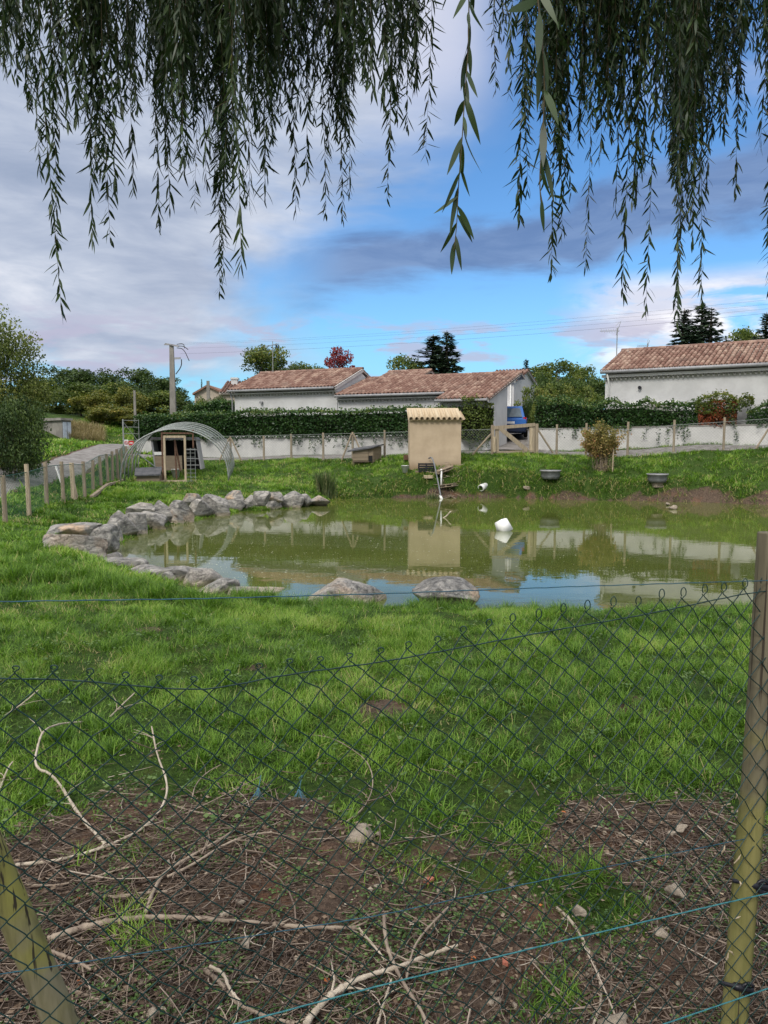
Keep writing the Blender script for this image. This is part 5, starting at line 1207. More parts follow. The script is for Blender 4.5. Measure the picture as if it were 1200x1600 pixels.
e0 = np.array(dq(342, 614, 59.7)); e1 = np.array(dq(376, 614, 59.7)); sv_ = sl(.35, np.array([0, 1.0])); tiles(e0, np.array([1.0, 0, 0]), sv_, e1[0] - e0[0], 3.2, 'roof', M['tile'], dh, period=.25, row=.5, seed=44, lo=.0, hi=.5)
m2 = MB(); zz = 3.0 * .35; slab(m2, [e0, e1, e1 + [0, 3, zz], e0 + [0, 3, zz]], .1); m2.build('roof_deck', M['tiledeck'], dh)
MB().box(dq(367, 600, 62), (.5, .5, 1.0)).box(dq(367, 592, 62), (.62, .62, .12)).build('chimney', M['render_white'], dh)
# concrete poles and lines
def pole(px, ytop, D, w0, w1, lab, nm='utility_pole', arm=True):
    p = P(px, ytop, D); z0 = h1(p[0], p[1]) - .3; t = thing(nm, lab, 'pole', (p[0], p[1], z0 + .3))
    m_ = MB(); m_.hexa([(p[0] - w1 / 2, p[1] - w1 / 3, z0), (p[0] + w1 / 2, p[1] - w1 / 3, z0), (p[0] + w1 / 2, p[1] + w1 / 3, z0), (p[0] - w1 / 2, p[1] + w1 / 3, z0)], [(p[0] - w0 / 2, p[1] - w0 / 3, p[2]), (p[0] + w0 / 2, p[1] - w0 / 3, p[2]), (p[0] + w0 / 2, p[1] + w0 / 3, p[2]), (p[0] - w0 / 2, p[1] + w0 / 3, p[2])]); m_.build('shaft', M['concrete'], t)
    return t, p
t, p = pole(268, 538, 45, .22, .40, 'tall tapered concrete utility pole behind the left end of the hedge')
m_ = MB(); m_.beam((p[0] - .35, p[1] - .1, p[2] + .02), (p[0] + .45, p[1] - .1, p[2] - .12), .07, .09); m_.beam((p[0] - .5, p[1] + .3, p[2] + .02), (p[0] + .1, p[1] - .3, p[2] - .06), .05, .06); m_.beam((p[0] + .1, p[1], p[2] - .8), (p[0] + .5, p[1], p[2] - .78), .08, .1); m_.build('cross_arm', M['gutter'], t)
m_ = MB()
for k, (ex, ez) in enumerate(((.75, -.12), (.95, -.2), (1.0, -.85))): m_.tube(smooth([(p[0] + .3, p[1], p[2] - .1 * k), (p[0] + .7, p[1], p[2] + .05 - .15 * k), (p[0] + ex, p[1], p[2] + ez - .1)], 2), .022, 5)
m_.tube(smooth([(p[0] + .55, p[1], p[2] - .85), (p[0] + .55, p[1], p[2] - 1.25), (p[0] + .2, p[1], p[2] - 1.7)], 2), .03, 5); m_.build('jumper_cable', M['metalwire'], t)
pl_ = thing('power_line', 'overhead power wires running from the concrete pole to the right above the roofs', 'cable', (p[0], p[1], p[2]))
for k, (dy_, dzz) in enumerate(((0, 0), (.3, -.02), (0, -.28), (.3, -.55))):
    A = np.array([p[0] + .4, p[1] + dy_, p[2] + dzz + .05]); B = np.array(P(1200, 433 + k * 7, 31)); B = A + (B - A) * 1.9; pts = []
    for i in range(50):
        s = i / 49; q = A + (B - A) * s; q[2] -= 1.6 * 4 * s * (1 - s) * .55; pts.append(tuple(q))
    MB().tube(pts, .003 if k < 3 else .004, 4).build('wire', M['metalwire'], pl_)
t, p = pole(325, 595, 56, .2, .3, 'short concrete pole in front of the distant house')
t, p = pole(210, 610, 50, .13, .16, 'thin pale pole between the wood and the hedge', 'thin_pole')
# ------------------------------------------------------------------ utility hut
D_ = 50; b0 = P(90, 690, D_); hg = h1(b0[0], b0[1]) - .2; hut = thing('utility_hut', 'small grey hut with pale metal doors in front of the wood', 'hut', (b0[0], b0[1], hg))
x0, x1, x2 = X(68, D_), X(98, D_ - .3), X(112, D_ + .3); zt = P(90, 655, D_)[2]
MB().hexa([(x0, D_, hg - .3), (x1, D_ - .3, hg - .3), (x2, D_ + .3, hg - .3), (x0 + .3, D_ + 2, hg - .3)], [(x0, D_, zt - .15), (x1, D_ - .3, zt - .1), (x2, D_ + .3, zt - .1), (x0 + .3, D_ + 2, zt - .1)]).build('wall', M['concrete'], hut)
MB().hexa([(x0 - .1, D_ - .15, zt - .12), (x1, D_ - .5, zt - .08), (x2 + .15, D_ + .2, zt - .08), (x0 + .2, D_ + 2.1, zt - .08)], [(x0 - .1, D_ - .15, zt + .05), (x1, D_ - .5, zt + .08), (x2 + .15, D_ + .2, zt + .05), (x0 + .2, D_ + 2.1, zt + .05)]).build('roof', M['concrete'], hut)
M['palemetal'] = plain('pale_blue_metal', (.48, .53, .60), (.40, .45, .52), .5)
for f0, f1 in ((.06, .48), (.54, .95)):
    a = np.array([x1, D_ - .3]); b = np.array([x2, D_ + .3]); p0 = a + (b - a) * f0; p1 = a + (b - a) * f1; n = np.array([.6, -.58]) * .06
    MB().hexa([(p0[0] + n[0], p0[1] + n[1], hg + .02), (p1[0] + n[0], p1[1] + n[1], hg + .02), (p1[0], p1[1], hg + .02), (p0[0], p0[1], hg + .02)], [(p0[0] + n[0], p0[1] + n[1], zt - .18), (p1[0] + n[0], p1[1] + n[1], zt - .18), (p1[0], p1[1], zt - .18), (p0[0], p0[1], zt - .18)]).build('door', M['palemetal'], hut)

# ------------------------------------------------------------------ fences in the distance
def net(pl, hgt, m, parent, cell=.10, r=.0022, z0=.03, nm='netting'):
    """diamond net along a polyline of (x,y) with ground following; real thin wires"""
    pl = [np.array(p, float) for p in pl]; m_ = MB()
    for a, b in zip(pl[:-1], pl[1:]):
        L = np.linalg.norm(b - a); n = max(1, int(L / cell)); st = (b - a) / n; nv = int(hgt / cell)
        for sgn in (1, -1):
            for i in range(-nv, n):
                p = []
                lo = max(0, -i) if sgn > 0 else max(0, -i); hi = min(nv, n - i)
                if hi <= lo: continue
                for j in (lo, hi):
                    q = a + st * (i + j); zb = h1(q[0], q[1]) + z0; zz = zb + (j if sgn > 0 else nv - j) * hgt / nv; p.append(Vector((q[0], q[1], zz)))
                d = (p[1] - p[0]); m_.tube(p, r, 3, cap=False)
    return m_.build(nm, m, parent)
LP = [(2, 15.9, 743), (40, 17.3, 725), (69, 18.9, 722), (95, 20.0, 721), (111, 20.8, 723), (129, 22, 721), (143, 23.2, 719), (155, 24.3, 713), (166, 25.4, 709), (174, 26.4, 705), (182, 27.4, 702), (189, 28.6, 700), (196, 30, 697)]
pl = [np.array([X(-60, 14.4), 14.4])] + [np.array([X(a, D), D]) for a, D, _ in LP]
lf = thing('track_fence', 'green netting fence on wooden stakes between the left bank and the track', 'fence', (pl[0][0], pl[0][1], h1(*pl[0])))
for i, ((a, D, yt), q) in enumerate(zip(LP, pl[1:])):
    z0 = h1(q[0], q[1]); zt = P(a, yt, D)[2]; ln_ = random.uniform(-.02, .02); rw = .055 if i not in (4,) else .07
    m_ = MB().tube([(q[0] + ln_, q[1], z0 - .2), (q[0], q[1], (z0 + zt) / 2), (q[0] - ln_, q[1], zt)], [rw, rw * .95, rw * .9], 8, a=random.random()); o = m_.build('stake', M['postpale'] if i in (1, 4) else M['post'], lf)
    if i == 4: o['label'] = 'pale split stake'
q = pl[5]; o = MB().tube([(q[0] + .08, q[1] + .1, h1(q[0], q[1]) - .1), (q[0] - .25, q[1] + .5, h1(q[0], q[1]) + .95)], .04, 7).build('stake', M['post'], lf); o['label'] = 'leaning dark stake'
o = MB().beam((q[0] - .22, q[1] - .1, h1(q[0], q[1]) + .35), (q[0] - .40, q[1] - .1, h1(q[0], q[1]) + .95), .07, .03).build('plastic_marker', M['pvc_white'], lf)
net(pl, .95, M['netgreen'], lf, .085, .0021)
for zz in (.98,):
    pts = [(q[0], q[1], h1(q[0], q[1]) + zz) for q in pl]; MB().tube(pts, .008, 5).build('top_wire', M['netgreen'], lf)
o = MB()
for a, b in zip(pl[6:11], pl[7:12]): o.beam((a[0] + .2, a[1], h1(*a) + .05), (b[0] + .2, b[1], h1(*b) + .04), .10, .08)
o.build('kick_board', M['post'], lf)
# fence along the lane
WP = [(360, 32.6, 682), (412, 32.5, 681), (455, 32.3, 678), (505, 32.1, 676), (551, 31.9, 675), (601, 31.8, 672), (743, 31.3, 0), (870, 31.0, 663), (916, 30.6, 661), (981, 30.1, 659), (1053, 29.4, 656), (1131, 28.6, 652), (1215, 27.8, 650)]
wf = thing('lane_fence', 'wire fence on wooden posts running along the lane in front of the left white wall', 'fence', (X(340, 32.7), 32.7, 1.2))
wf2 = thing('lane_fence', 'wire fence on wooden posts right of the gate, in front of the right white wall', 'fence', (X(850, 31), 31, 1.5))
for k, (a, D, yt) in enumerate(WP):
    if not yt: continue
    x_ = X(a, D); z0 = h1(x_, D); zt = max(P(a, yt, D)[2], z0 + 1.0); par = wf if a < 760 else wf2; MB().tube([(x_, D, z0 - .2), (x_, D, zt)], [.05, .045], 8, a=random.random()).build('post', M['post'], par)
    if a in (360, 551):
        for s_ in (-1, 1): xb = X(a + s_ * 19, D); MB().tube([(x_ + s_ * .04, D - .06, zt - .08), (xb, D - .08, h1(xb, D) - .1)], .035, 7).build('brace', M['post'], par)
xb = X(1182, 28.1); MB().tube([(xb - .05, 28.0, h1(xb, 28.0)), (X(1206, 27.9), 27.9, h1(xb, 27.9) + .95)], .035, 7).build('brace', M['post'], wf2)
net([np.array([X(a, D), D - .05]) for a, D in ((322, 32.7), (360, 32.6), (455, 32.3), (551, 31.9), (601, 31.8), (700, 31.5), (768, 31.2))], 1.0, M['galv'], wf, .11, .0025)
net([np.array([X(a, D), D - .05]) for a, D in ((841, 31.1), (916, 30.6), (981, 30.1), (1053, 29.4), (1131, 28.6), (1215, 27.8))], 1.0, M['galv'], wf2, .11, .0025)
for par, l_ in ((wf, ((322, 32.7), (455, 32.3), (601, 31.8), (768, 31.2))), (wf2, ((841, 31.1), (916, 30.6), (981, 30.1), (1053, 29.4), (1131, 28.6), (1215, 27.8)))): MB().tube([(X(a, D), D - .06, h1(X(a, D), D) + 1.03) for a, D in l_], .006, 4).build('top_wire', M['galv'], par)
# tall metal gate panel at the far end of the track
D_ = 34.5; g0 = X(193, D_); g1_ = X(214, D_); zb = h1(g0, D_); gt = thing('metal_gate', 'thin grey metal gate standing open at the left end of the hedge', 'gate', (g0, D_, zb)); m_ = MB(); ztp = P(193, 655, D_)[2]
m_.tube([(g0, D_, zb), (g0, D_, ztp)], .035, 6).build('gate_post', M['galv'], gt); m_ = MB()
for f in (.25, .5, .75, 1.0): m_.tube([(g0, D_, zb + .3 + (ztp - zb - .35) * f), (g1_, D_ + .3, zb + .3 + (ztp - zb - .35) * f)], .009, 5)
m_.tube([(g0, D_, ztp - .1), (g1_, D_ + .3, zb + .5)], .009, 5); m_.tube([(g1_, D_ + .3, zb + .2), (g1_, D_ + .3, ztp)], .012, 5); m_.build('gate_bars', M['galv'], gt)
# sign
D_ = 29.0; c_ = P(200, 691, D_); sg = thing('warning_sign', 'small white and red no-entry sign on a post beside the polytunnel', 'sign', (X(203, D_), D_, h1(X(203, D_), D_)))
MB().tube([(X(205, D_), D_ + .05, h1(X(203, D_), D_) - .1), (X(205, D_), D_ + .05, c_[2] + .1)], .04, 8).build('sign_post', M['post'], sg)
a = P(194, 687, D_); b = P(200.5, 697, D_); MB().hexa([(a[0], D_, b[2]), (b[0], D_, b[2]), (b[0], D_ + .015, b[2]), (a[0], D_ + .015, b[2])], [(a[0], D_, a[2]), (b[0], D_, a[2]), (b[0], D_ + .015, a[2]), (a[0], D_ + .015, a[2])]).build('white_panel', M['white'], sg)
cx, cz = (a[0] + b[0]) / 2, (a[2] + b[2]) / 2; m_ = MB(); m_.tube([(cx + .06 * math.cos(t_), D_ - .008, cz + .06 * math.sin(t_)) for t_ in np.linspace(0, 6.283, 20)], .009, 5, cap=False); m_.tube([(cx - .042, D_ - .008, cz + .042), (cx + .042, D_ - .008, cz - .042)], .008, 5); m_.build('prohibition_mark', M['red'], sg)
MB().tube([(cx - .02, D_ - .004, cz - .03), (cx, D_ - .004, cz + .03)], .010, 5).build('black_figure', M['blackpl'], sg)
a = P(201, 689, D_); b = P(209, 695.5, D_); MB().hexa([(a[0], D_ - .01, b[2]), (b[0], D_ - .01, b[2]), (b[0], D_ + .005, b[2]), (a[0], D_ + .005, b[2])], [(a[0], D_ - .01, a[2]), (b[0], D_ - .01, a[2]), (b[0], D_ + .005, a[2]), (a[0], D_ + .005, a[2])]).build('red_panel', M['red'], sg)
m_ = MB(); m_.box(((a[0] + b[0]) / 2, D_ - .014, (a[2] + b[2]) / 2 + .018), (.12, .004, .018)); m_.box(((a[0] + b[0]) / 2, D_ - .014, (a[2] + b[2]) / 2 - .02), (.14, .004, .016)); m_.build('lettering', M['white'], sg)

# ------------------------------------------------------------------ polytunnel aviary
TLp = np.array([X(186, 26.5), 26.5]); TRp = np.array([X(356, 27.3), 27.3]); tu = (TRp - TLp); TW_ = np.linalg.norm(tu); tu /= TW_; tb = np.array([-.13, .99])
zt0 = h1(*TLp); zt1 = h1(*TRp); tun = thing('polytunnel', 'arched hoop tunnel run of grey pipes and netting beside the fence', 'tunnel', (TLp[0], TLp[1], zt0))
TH = 1.86; depth = 3.4
def tp(s, b, z): q = TLp + tu * s + tb * b; return (q[0], q[1], z)
def hoop(b, k=1.0, lift=0, n=32):
    out = []
    for i in range(n + 1):
        a = math.pi * i / n; s = TW_ / 2 - math.cos(a) * TW_ / 2 * k; zb = zt0 + (zt1 - zt0) * s / TW_ + .09 * b; sh = math.sin(a) ** .82; out.append(tp(s, b, zb + lift + sh * TH))
    return out
for i, b in enumerate((0, .06, .7, 1.4, 2.1, 2.8, 3.4)): MB().tube(hoop(b),   .020 if i else .025, 6).build('hoop', M['hoop_yellow'] if i == 1 else M['galv'], tun, True)
m_ = MB()
for f in np.linspace(.03, .97, 14):
    i = int(f * 64); pts = [hoop(b, 1.005, .01, 64)[i] for b in (0, 1.7, 3.4)]; m_.tube(pts, .0035, 3, cap=False)
for b in np.linspace(.05, 3.35, 16): m_.tube(hoop(b, 1.005, .01, 40), .003, 3, cap=False)
m_.build('netting', M['netting'], tun)
# rolled sheet over the crown of the tunnel
hp_ = [hoop(b, 1.012, .02, 48) for b in (0.0, .55, 1.1, 1.7)]; m_ = MB(); 
for a_, b_ in zip(hp_[:-1], hp_[1:]):
    for i in range(14, 35): m_.add([a_[i], a_[i + 1], b_[i + 1], b_[i]], [(0, 1, 2, 3)])
def _sheet(t, b, out):
    b.inputs['Base Color'].default_value = (.42, .46, .42, 1); b.inputs['Roughness'].default_value = .5; tr = t.new('ShaderNodeBsdfTransparent'); mx = t.new('ShaderNodeMixShader')
    t.put(mx.inputs[0], t.ss(t.noise(t.vmul(obc(t), (1, 1, 1)), 5, 3), .3, .7, .04, .26)); t.l.new(tr.outputs[0], mx.inputs[1]); t.l.new(b.outputs[0], mx.inputs[2]); t.l.new(mx.outputs[0], out.inputs[0])
M['sheet'] = mat('old_translucent_sheet', _sheet); m_.build('plastic_sheet', M['sheet'], tun, True)
m_ = MB()
for s in (.5, 1.0, TW_ - .5): m_.tube([tp(s, 0, zt0 + .9), tp(s + .0, 0, zt0)], .018, 5) if False else None
m_.tube([tp(.55, .1, zt0 + 1.05), tp(1.1, .5, zt0 + .55)], .02, 5)
m_.tube(hoop(3.4)[2:4], .02, 5); m_.build('strut', M['galv'], tun)
# door frame of the run
zg = zt0 + (zt1 - zt0) * .5; sL = 1.62; sR = 2.42
def sat(px): k = (px - 600) / F; return (k * TLp[1] - TLp[0]) / (tu[0] - k * tu[1])
sL, sR = sat(258), sat(290); df = MB()
for s in (sL, sR): df.beam(tp(s, .02, zg), tp(s, .02, zg + 1.62), .07, .05, up=(0, 1, 0))
df.beam(tp(sL - .02, .02, zg + 1.60), tp(sR + .02, .02, zg + 1.60), .05, .08); df.beam(tp(sL - .2, .02, zg + .05), tp(sR + .02, .02, zg + .05), .05, .07); df.build('door_frame', M['postpale'], tun)
df = MB(); df.beam(tp(sL - .08, .05, zg), tp(sL - .08, .05, zg + 1.85), .05, .05, up=(0, 1, 0)); df.beam(tp(sR + .28, .05, zg + 1.2), tp(sR + .28, .05, zg + 1.85), .05, .05, up=(0, 1, 0)); df.beam(tp(sL - .1, .05, zg + 1.72), tp(sR + .3, .05, zg + 1.72), .05, .06)
df.tube([tp((sL + sR) / 2, .3, zg + .1), tp((sL + sR) / 2 - .03, .3, zg + 1.5)], .03, 6); df.tube([tp((sL + sR) / 2 + .12, .4, zg + .4), tp((sL + sR) / 2 - .02, .3, zg + 1.4)], .03, 6); df.build('inner_timber', M['rust'], tun)
wr = MB()
for i in range(9): wr.tube([tp(sR + .02, .0, zg + .05 + i * .14), tp(sR + .34, .0, zg + .05 + i * .14)], .006, 4)
for s in (.02, .18, .34): wr.tube([tp(sR + s, .0, zg), tp(sR + s, .0, zg + 1.2)], .009, 4)
wr.build('wire_door', M['galv'], tun)
# hen house inside
hh = thing('hen_house', 'dark open-fronted hen house with splayed sides inside the polytunnel', 'hen house', tp(sat(270), 1.6, zg)); b_ = 1.7
def q_(px, py, b):
    k = (px - 600) / F; o_ = TLp + tb * b; s = (k * o_[1] - o_[0]) / (tu[0] - k * tu[1]); pt = o_ + tu * s; return (pt[0], pt[1], P(px, py, pt[1])[2])
def quadp(pxs, b, th, m, nm, par):
    f = [q_(a, c, b) for a, c in pxs]; bk = [tuple(np.array(p) + np.append(tb * th, 0)) for p in f]; n = len(f)
    MB().add(f + bk, [tuple(range(n))[::-1], tuple(range(n, 2 * n))] + [(i, (i + 1) % n, n + (i + 1) % n, n + i) for i in range(n)]).build(nm, m, par)
quadp([(235, 687), (310, 687), (306, 683), (238, 683)], b_ - .1, 1.3, M['darkroof'], 'roof', hh)
quadp([(237, 688), (240, 688), (245, 733), (242, 733)], b_, 1.1, M['gutter'], 'side_wall', hh); quadp([(307, 688), (309, 688), (316, 733), (313, 733)], b_, 1.1, M['gutter'], 'side_wall', hh)
quadp([(240, 688), (307, 688), (314, 733), (243, 733)], b_ + 1.0, .05, M['black'], 'back_wall', hh)
quadp([(242, 712), (285, 712), (285, 735), (244, 735)], b_ - .02, .05, M['plank'], 'front_board', hh); quadp([(241, 706), (258, 706), (258, 711), (242, 711)], b_ - .05, .02, M['pvc_white'], 'sill', hh)
for y_ in (702, 716, 726): quadp([(290, y_), (311, y_), (311, y_ + 1.2), (290, y_ + 1.2)], b_, .03, M['gutter'], 'perch', hh)
# box coop
cb = thing('nest_box', 'low wooden coop with a dark grey lid at the left of the tunnel door', 'coop', tp(sat(232), -.1, zt0))
quadp([(213, 742), (249, 742), (249, 757), (213, 757)], -.25, .75, M['plank'], 'box_body', cb)
a_ = [q_(210, 742, -.35), q_(251, 741, -.35)]; bk = [q_(254, 729, .55), q_(212, 731, .55)]; m_ = MB(); m_.hexa([np.array(k) - [0, 0, .05] for k in a_ + bk], a_ + bk); m_.build('lid', M['darkroof'], cb)
def bucket(px, py, D, s, lab, tilt=0, zoff=0):
    p = P(px, py, D); z = h1(p[0], p[1]) + zoff; t = thing('bucket', lab, 'bucket', (p[0], p[1], z)); MB().lathe((p[0], p[1], z), [(0, .01), (s * .72, .01), (s, s * 2.0), (s * 1.06, s * 2.0), (s * 1.06, s * 2.08), (s * .96, s * 2.08), (s * .7, .03), (0, .03)], 18).build('tub', M['pvc_white'], t, True)
    MB().tube([(p[0] + s * math.cos(a), p[1] - s * .5, z + s * 1.9 - s * .9 * math.sin(a)) for a in np.linspace(0, math.pi, 12)], .006, 4).build('handle', M['galv'], t); return t
bucket(275, 750, 27.4, .15, 'white bucket inside the polytunnel behind the door frame', zoff=.12)
bucket(633, 724, 28.8, .135, 'white bucket standing left of the beige shed')

# ------------------------------------------------------------------ wooden hutch with sloping roof
D_ = 30.6; hu = thing('hutch', 'small planked wooden hutch with a dark sloping roof in front of the lane fence', 'hutch', tuple(P(572, 722, D_)))
def hq(px, py, d=0): return np.array(P(px, py, D_ + d))
fl = [hq(551, 722), hq(583, 722), hq(583, 701), hq(551, 705)]; sd_ = [hq(583, 722), hq(596, 720, 1.0), hq(596, 697, 1.0), hq(583, 700)]; d_ = np.array([0.05, .95, 0])
m_ = MB(); m_.hexa([fl[0], fl[1], sd_[1], fl[0] + d_], [fl[3], fl[2], sd_[2], fl[3] + d_]); m_.build('planked_wall', M['plank'], hu)
r4 = [hq(543, 704.5, -.15), hq(584, 698, -.15), hq(600, 693.5, 1.1), hq(553, 700, 1.1)]; m_ = MB(); m_.hexa([k - [0, 0, .05] for k in r4], r4); m_.build('roof', M['darkroof'], hu)
m_ = MB(); m_.hexa([hq(576, 721, -.03), hq(582, 721, -.03), hq(582, 721, .0), hq(576, 721, .0)], [hq(576, 712, -.03), hq(582, 712, -.03), hq(582, 712, 0), hq(576, 712, 0)]); m_.build('entrance_hole', M['black'], hu)
m_ = MB()
for y_ in (706, 711.5, 717): m_.beam(tuple(hq(551, y_, -.03)), tuple(hq(575, y_, -.03)), .03, .13)
m_.build('planks', M['plank'], hu)
for k in ((552, 722), (582, 722), (595, 720)): p = hq(*k); MB().box((p[0], p[1] + .1, p[2] - .08), (.08, .08, .2)).build('foot', M['post'], hu)

# ------------------------------------------------------------------ beige pump shed
D_ = 29.0; a = P(640, 731, D_); b = P(720, 731, D_); x0, x1 = a[0], b[0]; zb = h1((x0 + x1) / 2, D_); zt = P(680, 656, D_)[2]
shd = thing('pump_shed', 'small windowless beige rendered shed with a corrugated tile roof on the far bank', 'shed', ((x0 + x1) / 2, D_, zb - .05))
MB().hexa([(x0, D_, zb - .4), (x1, D_, zb - .4), (x1 - .02, D_ + 1.9, zb - .4), (x0, D_ + 1.9, zb - .4)], [(x0, D_, zt), (x1, D_, zt), (x1 - .02, D_ + 1.9, zt + .4), (x0, D_ + 1.9, zt + .4)]).build('wall', M['render_beige'], shd)
O = np.array([x0 - .06, D_ - .12, zt + .0]); tiles(O, np.array([1.0, 0, 0]), sl(.25, np.array([0, 1.0])), x1 - x0 + .12, 1.9, 'roof', M['tile_beige'], shd, period=.205, row=2.0, seed=77, lo=.3, hi=.9)
m2 = MB(); slab(m2, [O + [0, .05, .01], O + [x1 - x0 + .12, .05, .01], O + [x1 - x0 + .12, 2.1, .52], O + [0, 2.1, .52]], .05); m2.build('roof_deck', M['tile_beige'], shd)
# things lying by the shed
def pallet(px, py, D, rz, lab, s=1.0, tilt=.0):
    p = P(px, py, D); z = h1(p[0], p[1]); t = thing('pallet', lab, 'pallet', (p[0], p[1], z)); c_, s_ = math.cos(rz), math.sin(rz)
    def q(x, y, zz): return (p[0] + (x * c_ - y * s_) * s, p[1] + (x * s_ + y * c_) * s, z + zz * s + x * tilt)
    for x in (-.35, 0, .35): MB().beam(q(x, -.35, .09), q(x, .35, .09), .07, .08).build('bearer', M['plank'], t)
    m_ = MB()
    for y in (-.32, -.16, 0, .16, .32): m_.beam(q(-.4, y, .15), q(.4, y, .15), .10, .022)
    m_.build('deck_boards', M['plank'], t); m_ = MB()
    for y in (-.3, 0, .3): m_.beam(q(-.4, y, .035), q(.4, y, .035), .10, .022)
    m_.build('base_boards', M['plank'], t); return t
pallet(692, 735, 28.3, .3, 'broken wooden pallet leaning on the heap in front of the beige shed', .75, .25)
pallet(700, 742, 28.0, -.4, 'weathered pallet lying lowest in the heap in front of the beige shed', .7, .1)
p = P(666, 733, 28.5); z = h1(p[0], p[1]); cr = thing('plastic_crate', 'black slatted crate at the foot of the beige shed', 'crate', (p[0], p[1], z)); m_ = MB()
for k in range(4):
    for y in (-.18, .18): m_.beam((p[0] - .28, p[1] + y, z + .04 + k * .085), (p[0] + .28, p[1] + y, z + .04 + k * .085), .02, .05)
    for x in (-.28, .28): m_.beam((p[0] + x, p[1] - .18, z + .04 + k * .085), (p[0] + x, p[1] + .18, z + .04 + k * .085), .02, .05)
m_.build('slats', M['blackpl'], cr); m_ = MB()
for x in (-.28, .28, 0):
    for y in (-.18, .18): m_.beam((p[0] + x, p[1] + y, z), (p[0] + x, p[1] + y, z + .33), .035, .035)
m_.build('corner_posts', M['blackpl'], cr)
p = P(669, 744, 28.1); tag(MB().box((p[0], p[1], h1(p[0], p[1]) + .05), (.32, .2, .11), .2).build('timber_offcut', M['postpale'], None, False, .01), 'pale timber offcut below the black crate', 'timber')
p = P(655, 734, 28.5); tag(MB().box((p[0], p[1], h1(p[0], p[1]) + .04), (.3, .16, .07), .1).build('timber_offcut', M['plank'], None, False, .01), 'dark timber offcut left of the black crate', 'timber')
p = P(634, 708, 30.5); tag(MB().box((p[0], p[1], h1(p[0], p[1]) + .16), (.16, .2, .2), .1).build('brick_block', M['rust'], None, False, .01), 'small reddish block behind the white bucket', 'block')
a = P(689.5, 755, 28.0); z0 = h1(a[0], a[1]); tag(MB().tube([(a[0], a[1], z0 - .1), (a[0], a[1] + .02, z0 + .62)], .035, 8).build('white_stake', M['pvc_white'], None, True), 'white stake standing upright in the grass below the shed', 'stake')
r_ = random.Random(12); m_ = MB()
for k in range(46):
    px = r_.uniform(680, 716); p = P(px, 740, 28.0 + r_.uniform(-.5, .4)); z = h1(p[0], p[1]) + r_.uniform(.02, .3); an = r_.uniform(0, 3.1); l = r_.uniform(.15, .45); m_.tube([(p[0], p[1], z), (p[0] + math.cos(an) * l, p[1] + math.sin(an) * l * .5, z + r_.uniform(-.1, .12))], .009, 4, a=r_.random())
tag(m_.build('brushwood', M['stick']), 'heap of brushwood and roots in front of the beige shed', 'brushwood', kind='stuff')
# hose to the water
a = P(670, 716, 28.9); c_ = G(689, 779, .0); pts = smooth([(a[0], 28.9, a[2]), (a[0] + .12, 28.4, h1(a[0] + .12, 28.4) + .55), (a[0] + .3, 27.9, h1(a[0] + .3, 27.9) + .25), (c_[0], c_[1], .02)], 3)
t = thing('suction_pipe', 'black pipe running from the shed down into the pond', 'pipe', (c_[0], c_[1], 0)); MB().tube(pts, .028, 8).build('pipe_run', M['tubgrey'], t, True); MB().tube([(c_[0] - .02, c_[1] + .1, .08), (c_[0] + .03, c_[1] - .1, -.02)], .05, 8).build('end_fitting', M['pvc_white'], t, True)
a = G(693, 809, 0); tag(MB().tube(smooth([(a[0] - .05, a[1], -.03), (a[0] + .08, a[1], .04), (a[0] + .16, a[1] - .02, .15), (a[0] + .2, a[1], .17)], 2), .02, 6).build('bent_stick', M['stickpale']), 'pale hooked stick poking out of the water below the shed', 'stick')
a = G(530, 779, 0); tag(MB().tube([(a[0] - .25, a[1] - .2, -.02), (a[0] + .2, a[1] + .1, .16)], .018, 6).build('straight_stick', M['stickpale']), 'pale stick lying at the water edge right of the reeds', 'stick')
# white drain pipe
a = np.array(P(751, 757, 27.9)); b = np.array(P(772, 748, 28.5)); a[2] = h1(a[0], a[1]) + .2; b[2] = a[2] + .24
ax = (b - a) / np.linalg.norm(b - a); m_ = MB(); Lp = np.linalg.norm(b - a) + .1; m_.lathe(a, [(.10, 0), (.125, 0), (.125, .12), (.115, .125), (.115, Lp), (.10, Lp), (.10, 0)], 20, axis=ax); t = thing('drain_pipe', 'white plastic drain pipe sticking out of the far bank', 'pipe', tuple(a)); m_.build('pipe_body', M['pvc_white'], t, True)
MB().lathe(a + ax * .25, [(0, 0), (.099, 0)], 20, axis=ax).build('dark_bore', M['black'], t)
# floating white container
c_ = G(786, 829, 0); p = Vector((c_[0], c_[1], .0)); import bmesh
bm = bmesh.new(); bmesh.ops.create_cube(bm, size=1); bmesh.ops.scale(bm, vec=(.30, .26, .30), verts=bm.verts)
for v_ in bm.verts:
    if v_.co.z > 0: v_.co.x *= .8; v_.co.y *= .8
bm.transform(Matrix.Translation(p + Vector((0, 0, .10))) @ Matrix.Rotation(R(-24), 4, 'Y') @ Matrix.Rotation(R(30), 4, 'Z')); bmesh.ops.bevel(bm, geom=bm.edges[:], offset=.012, segments=2, affect='EDGES')
me = bpy.data.meshes.new('float_body'); bm.to_mesh(me); bm.free(); me.materials.append(M['foam']); me.polygons.foreach_set('use_smooth', [True] * len(me.polygons)); o = bpy.data.objects.new('floating_container', me); C.objects.link(o); tag(o, 'white plastic container floating tilted in the pond', 'container')
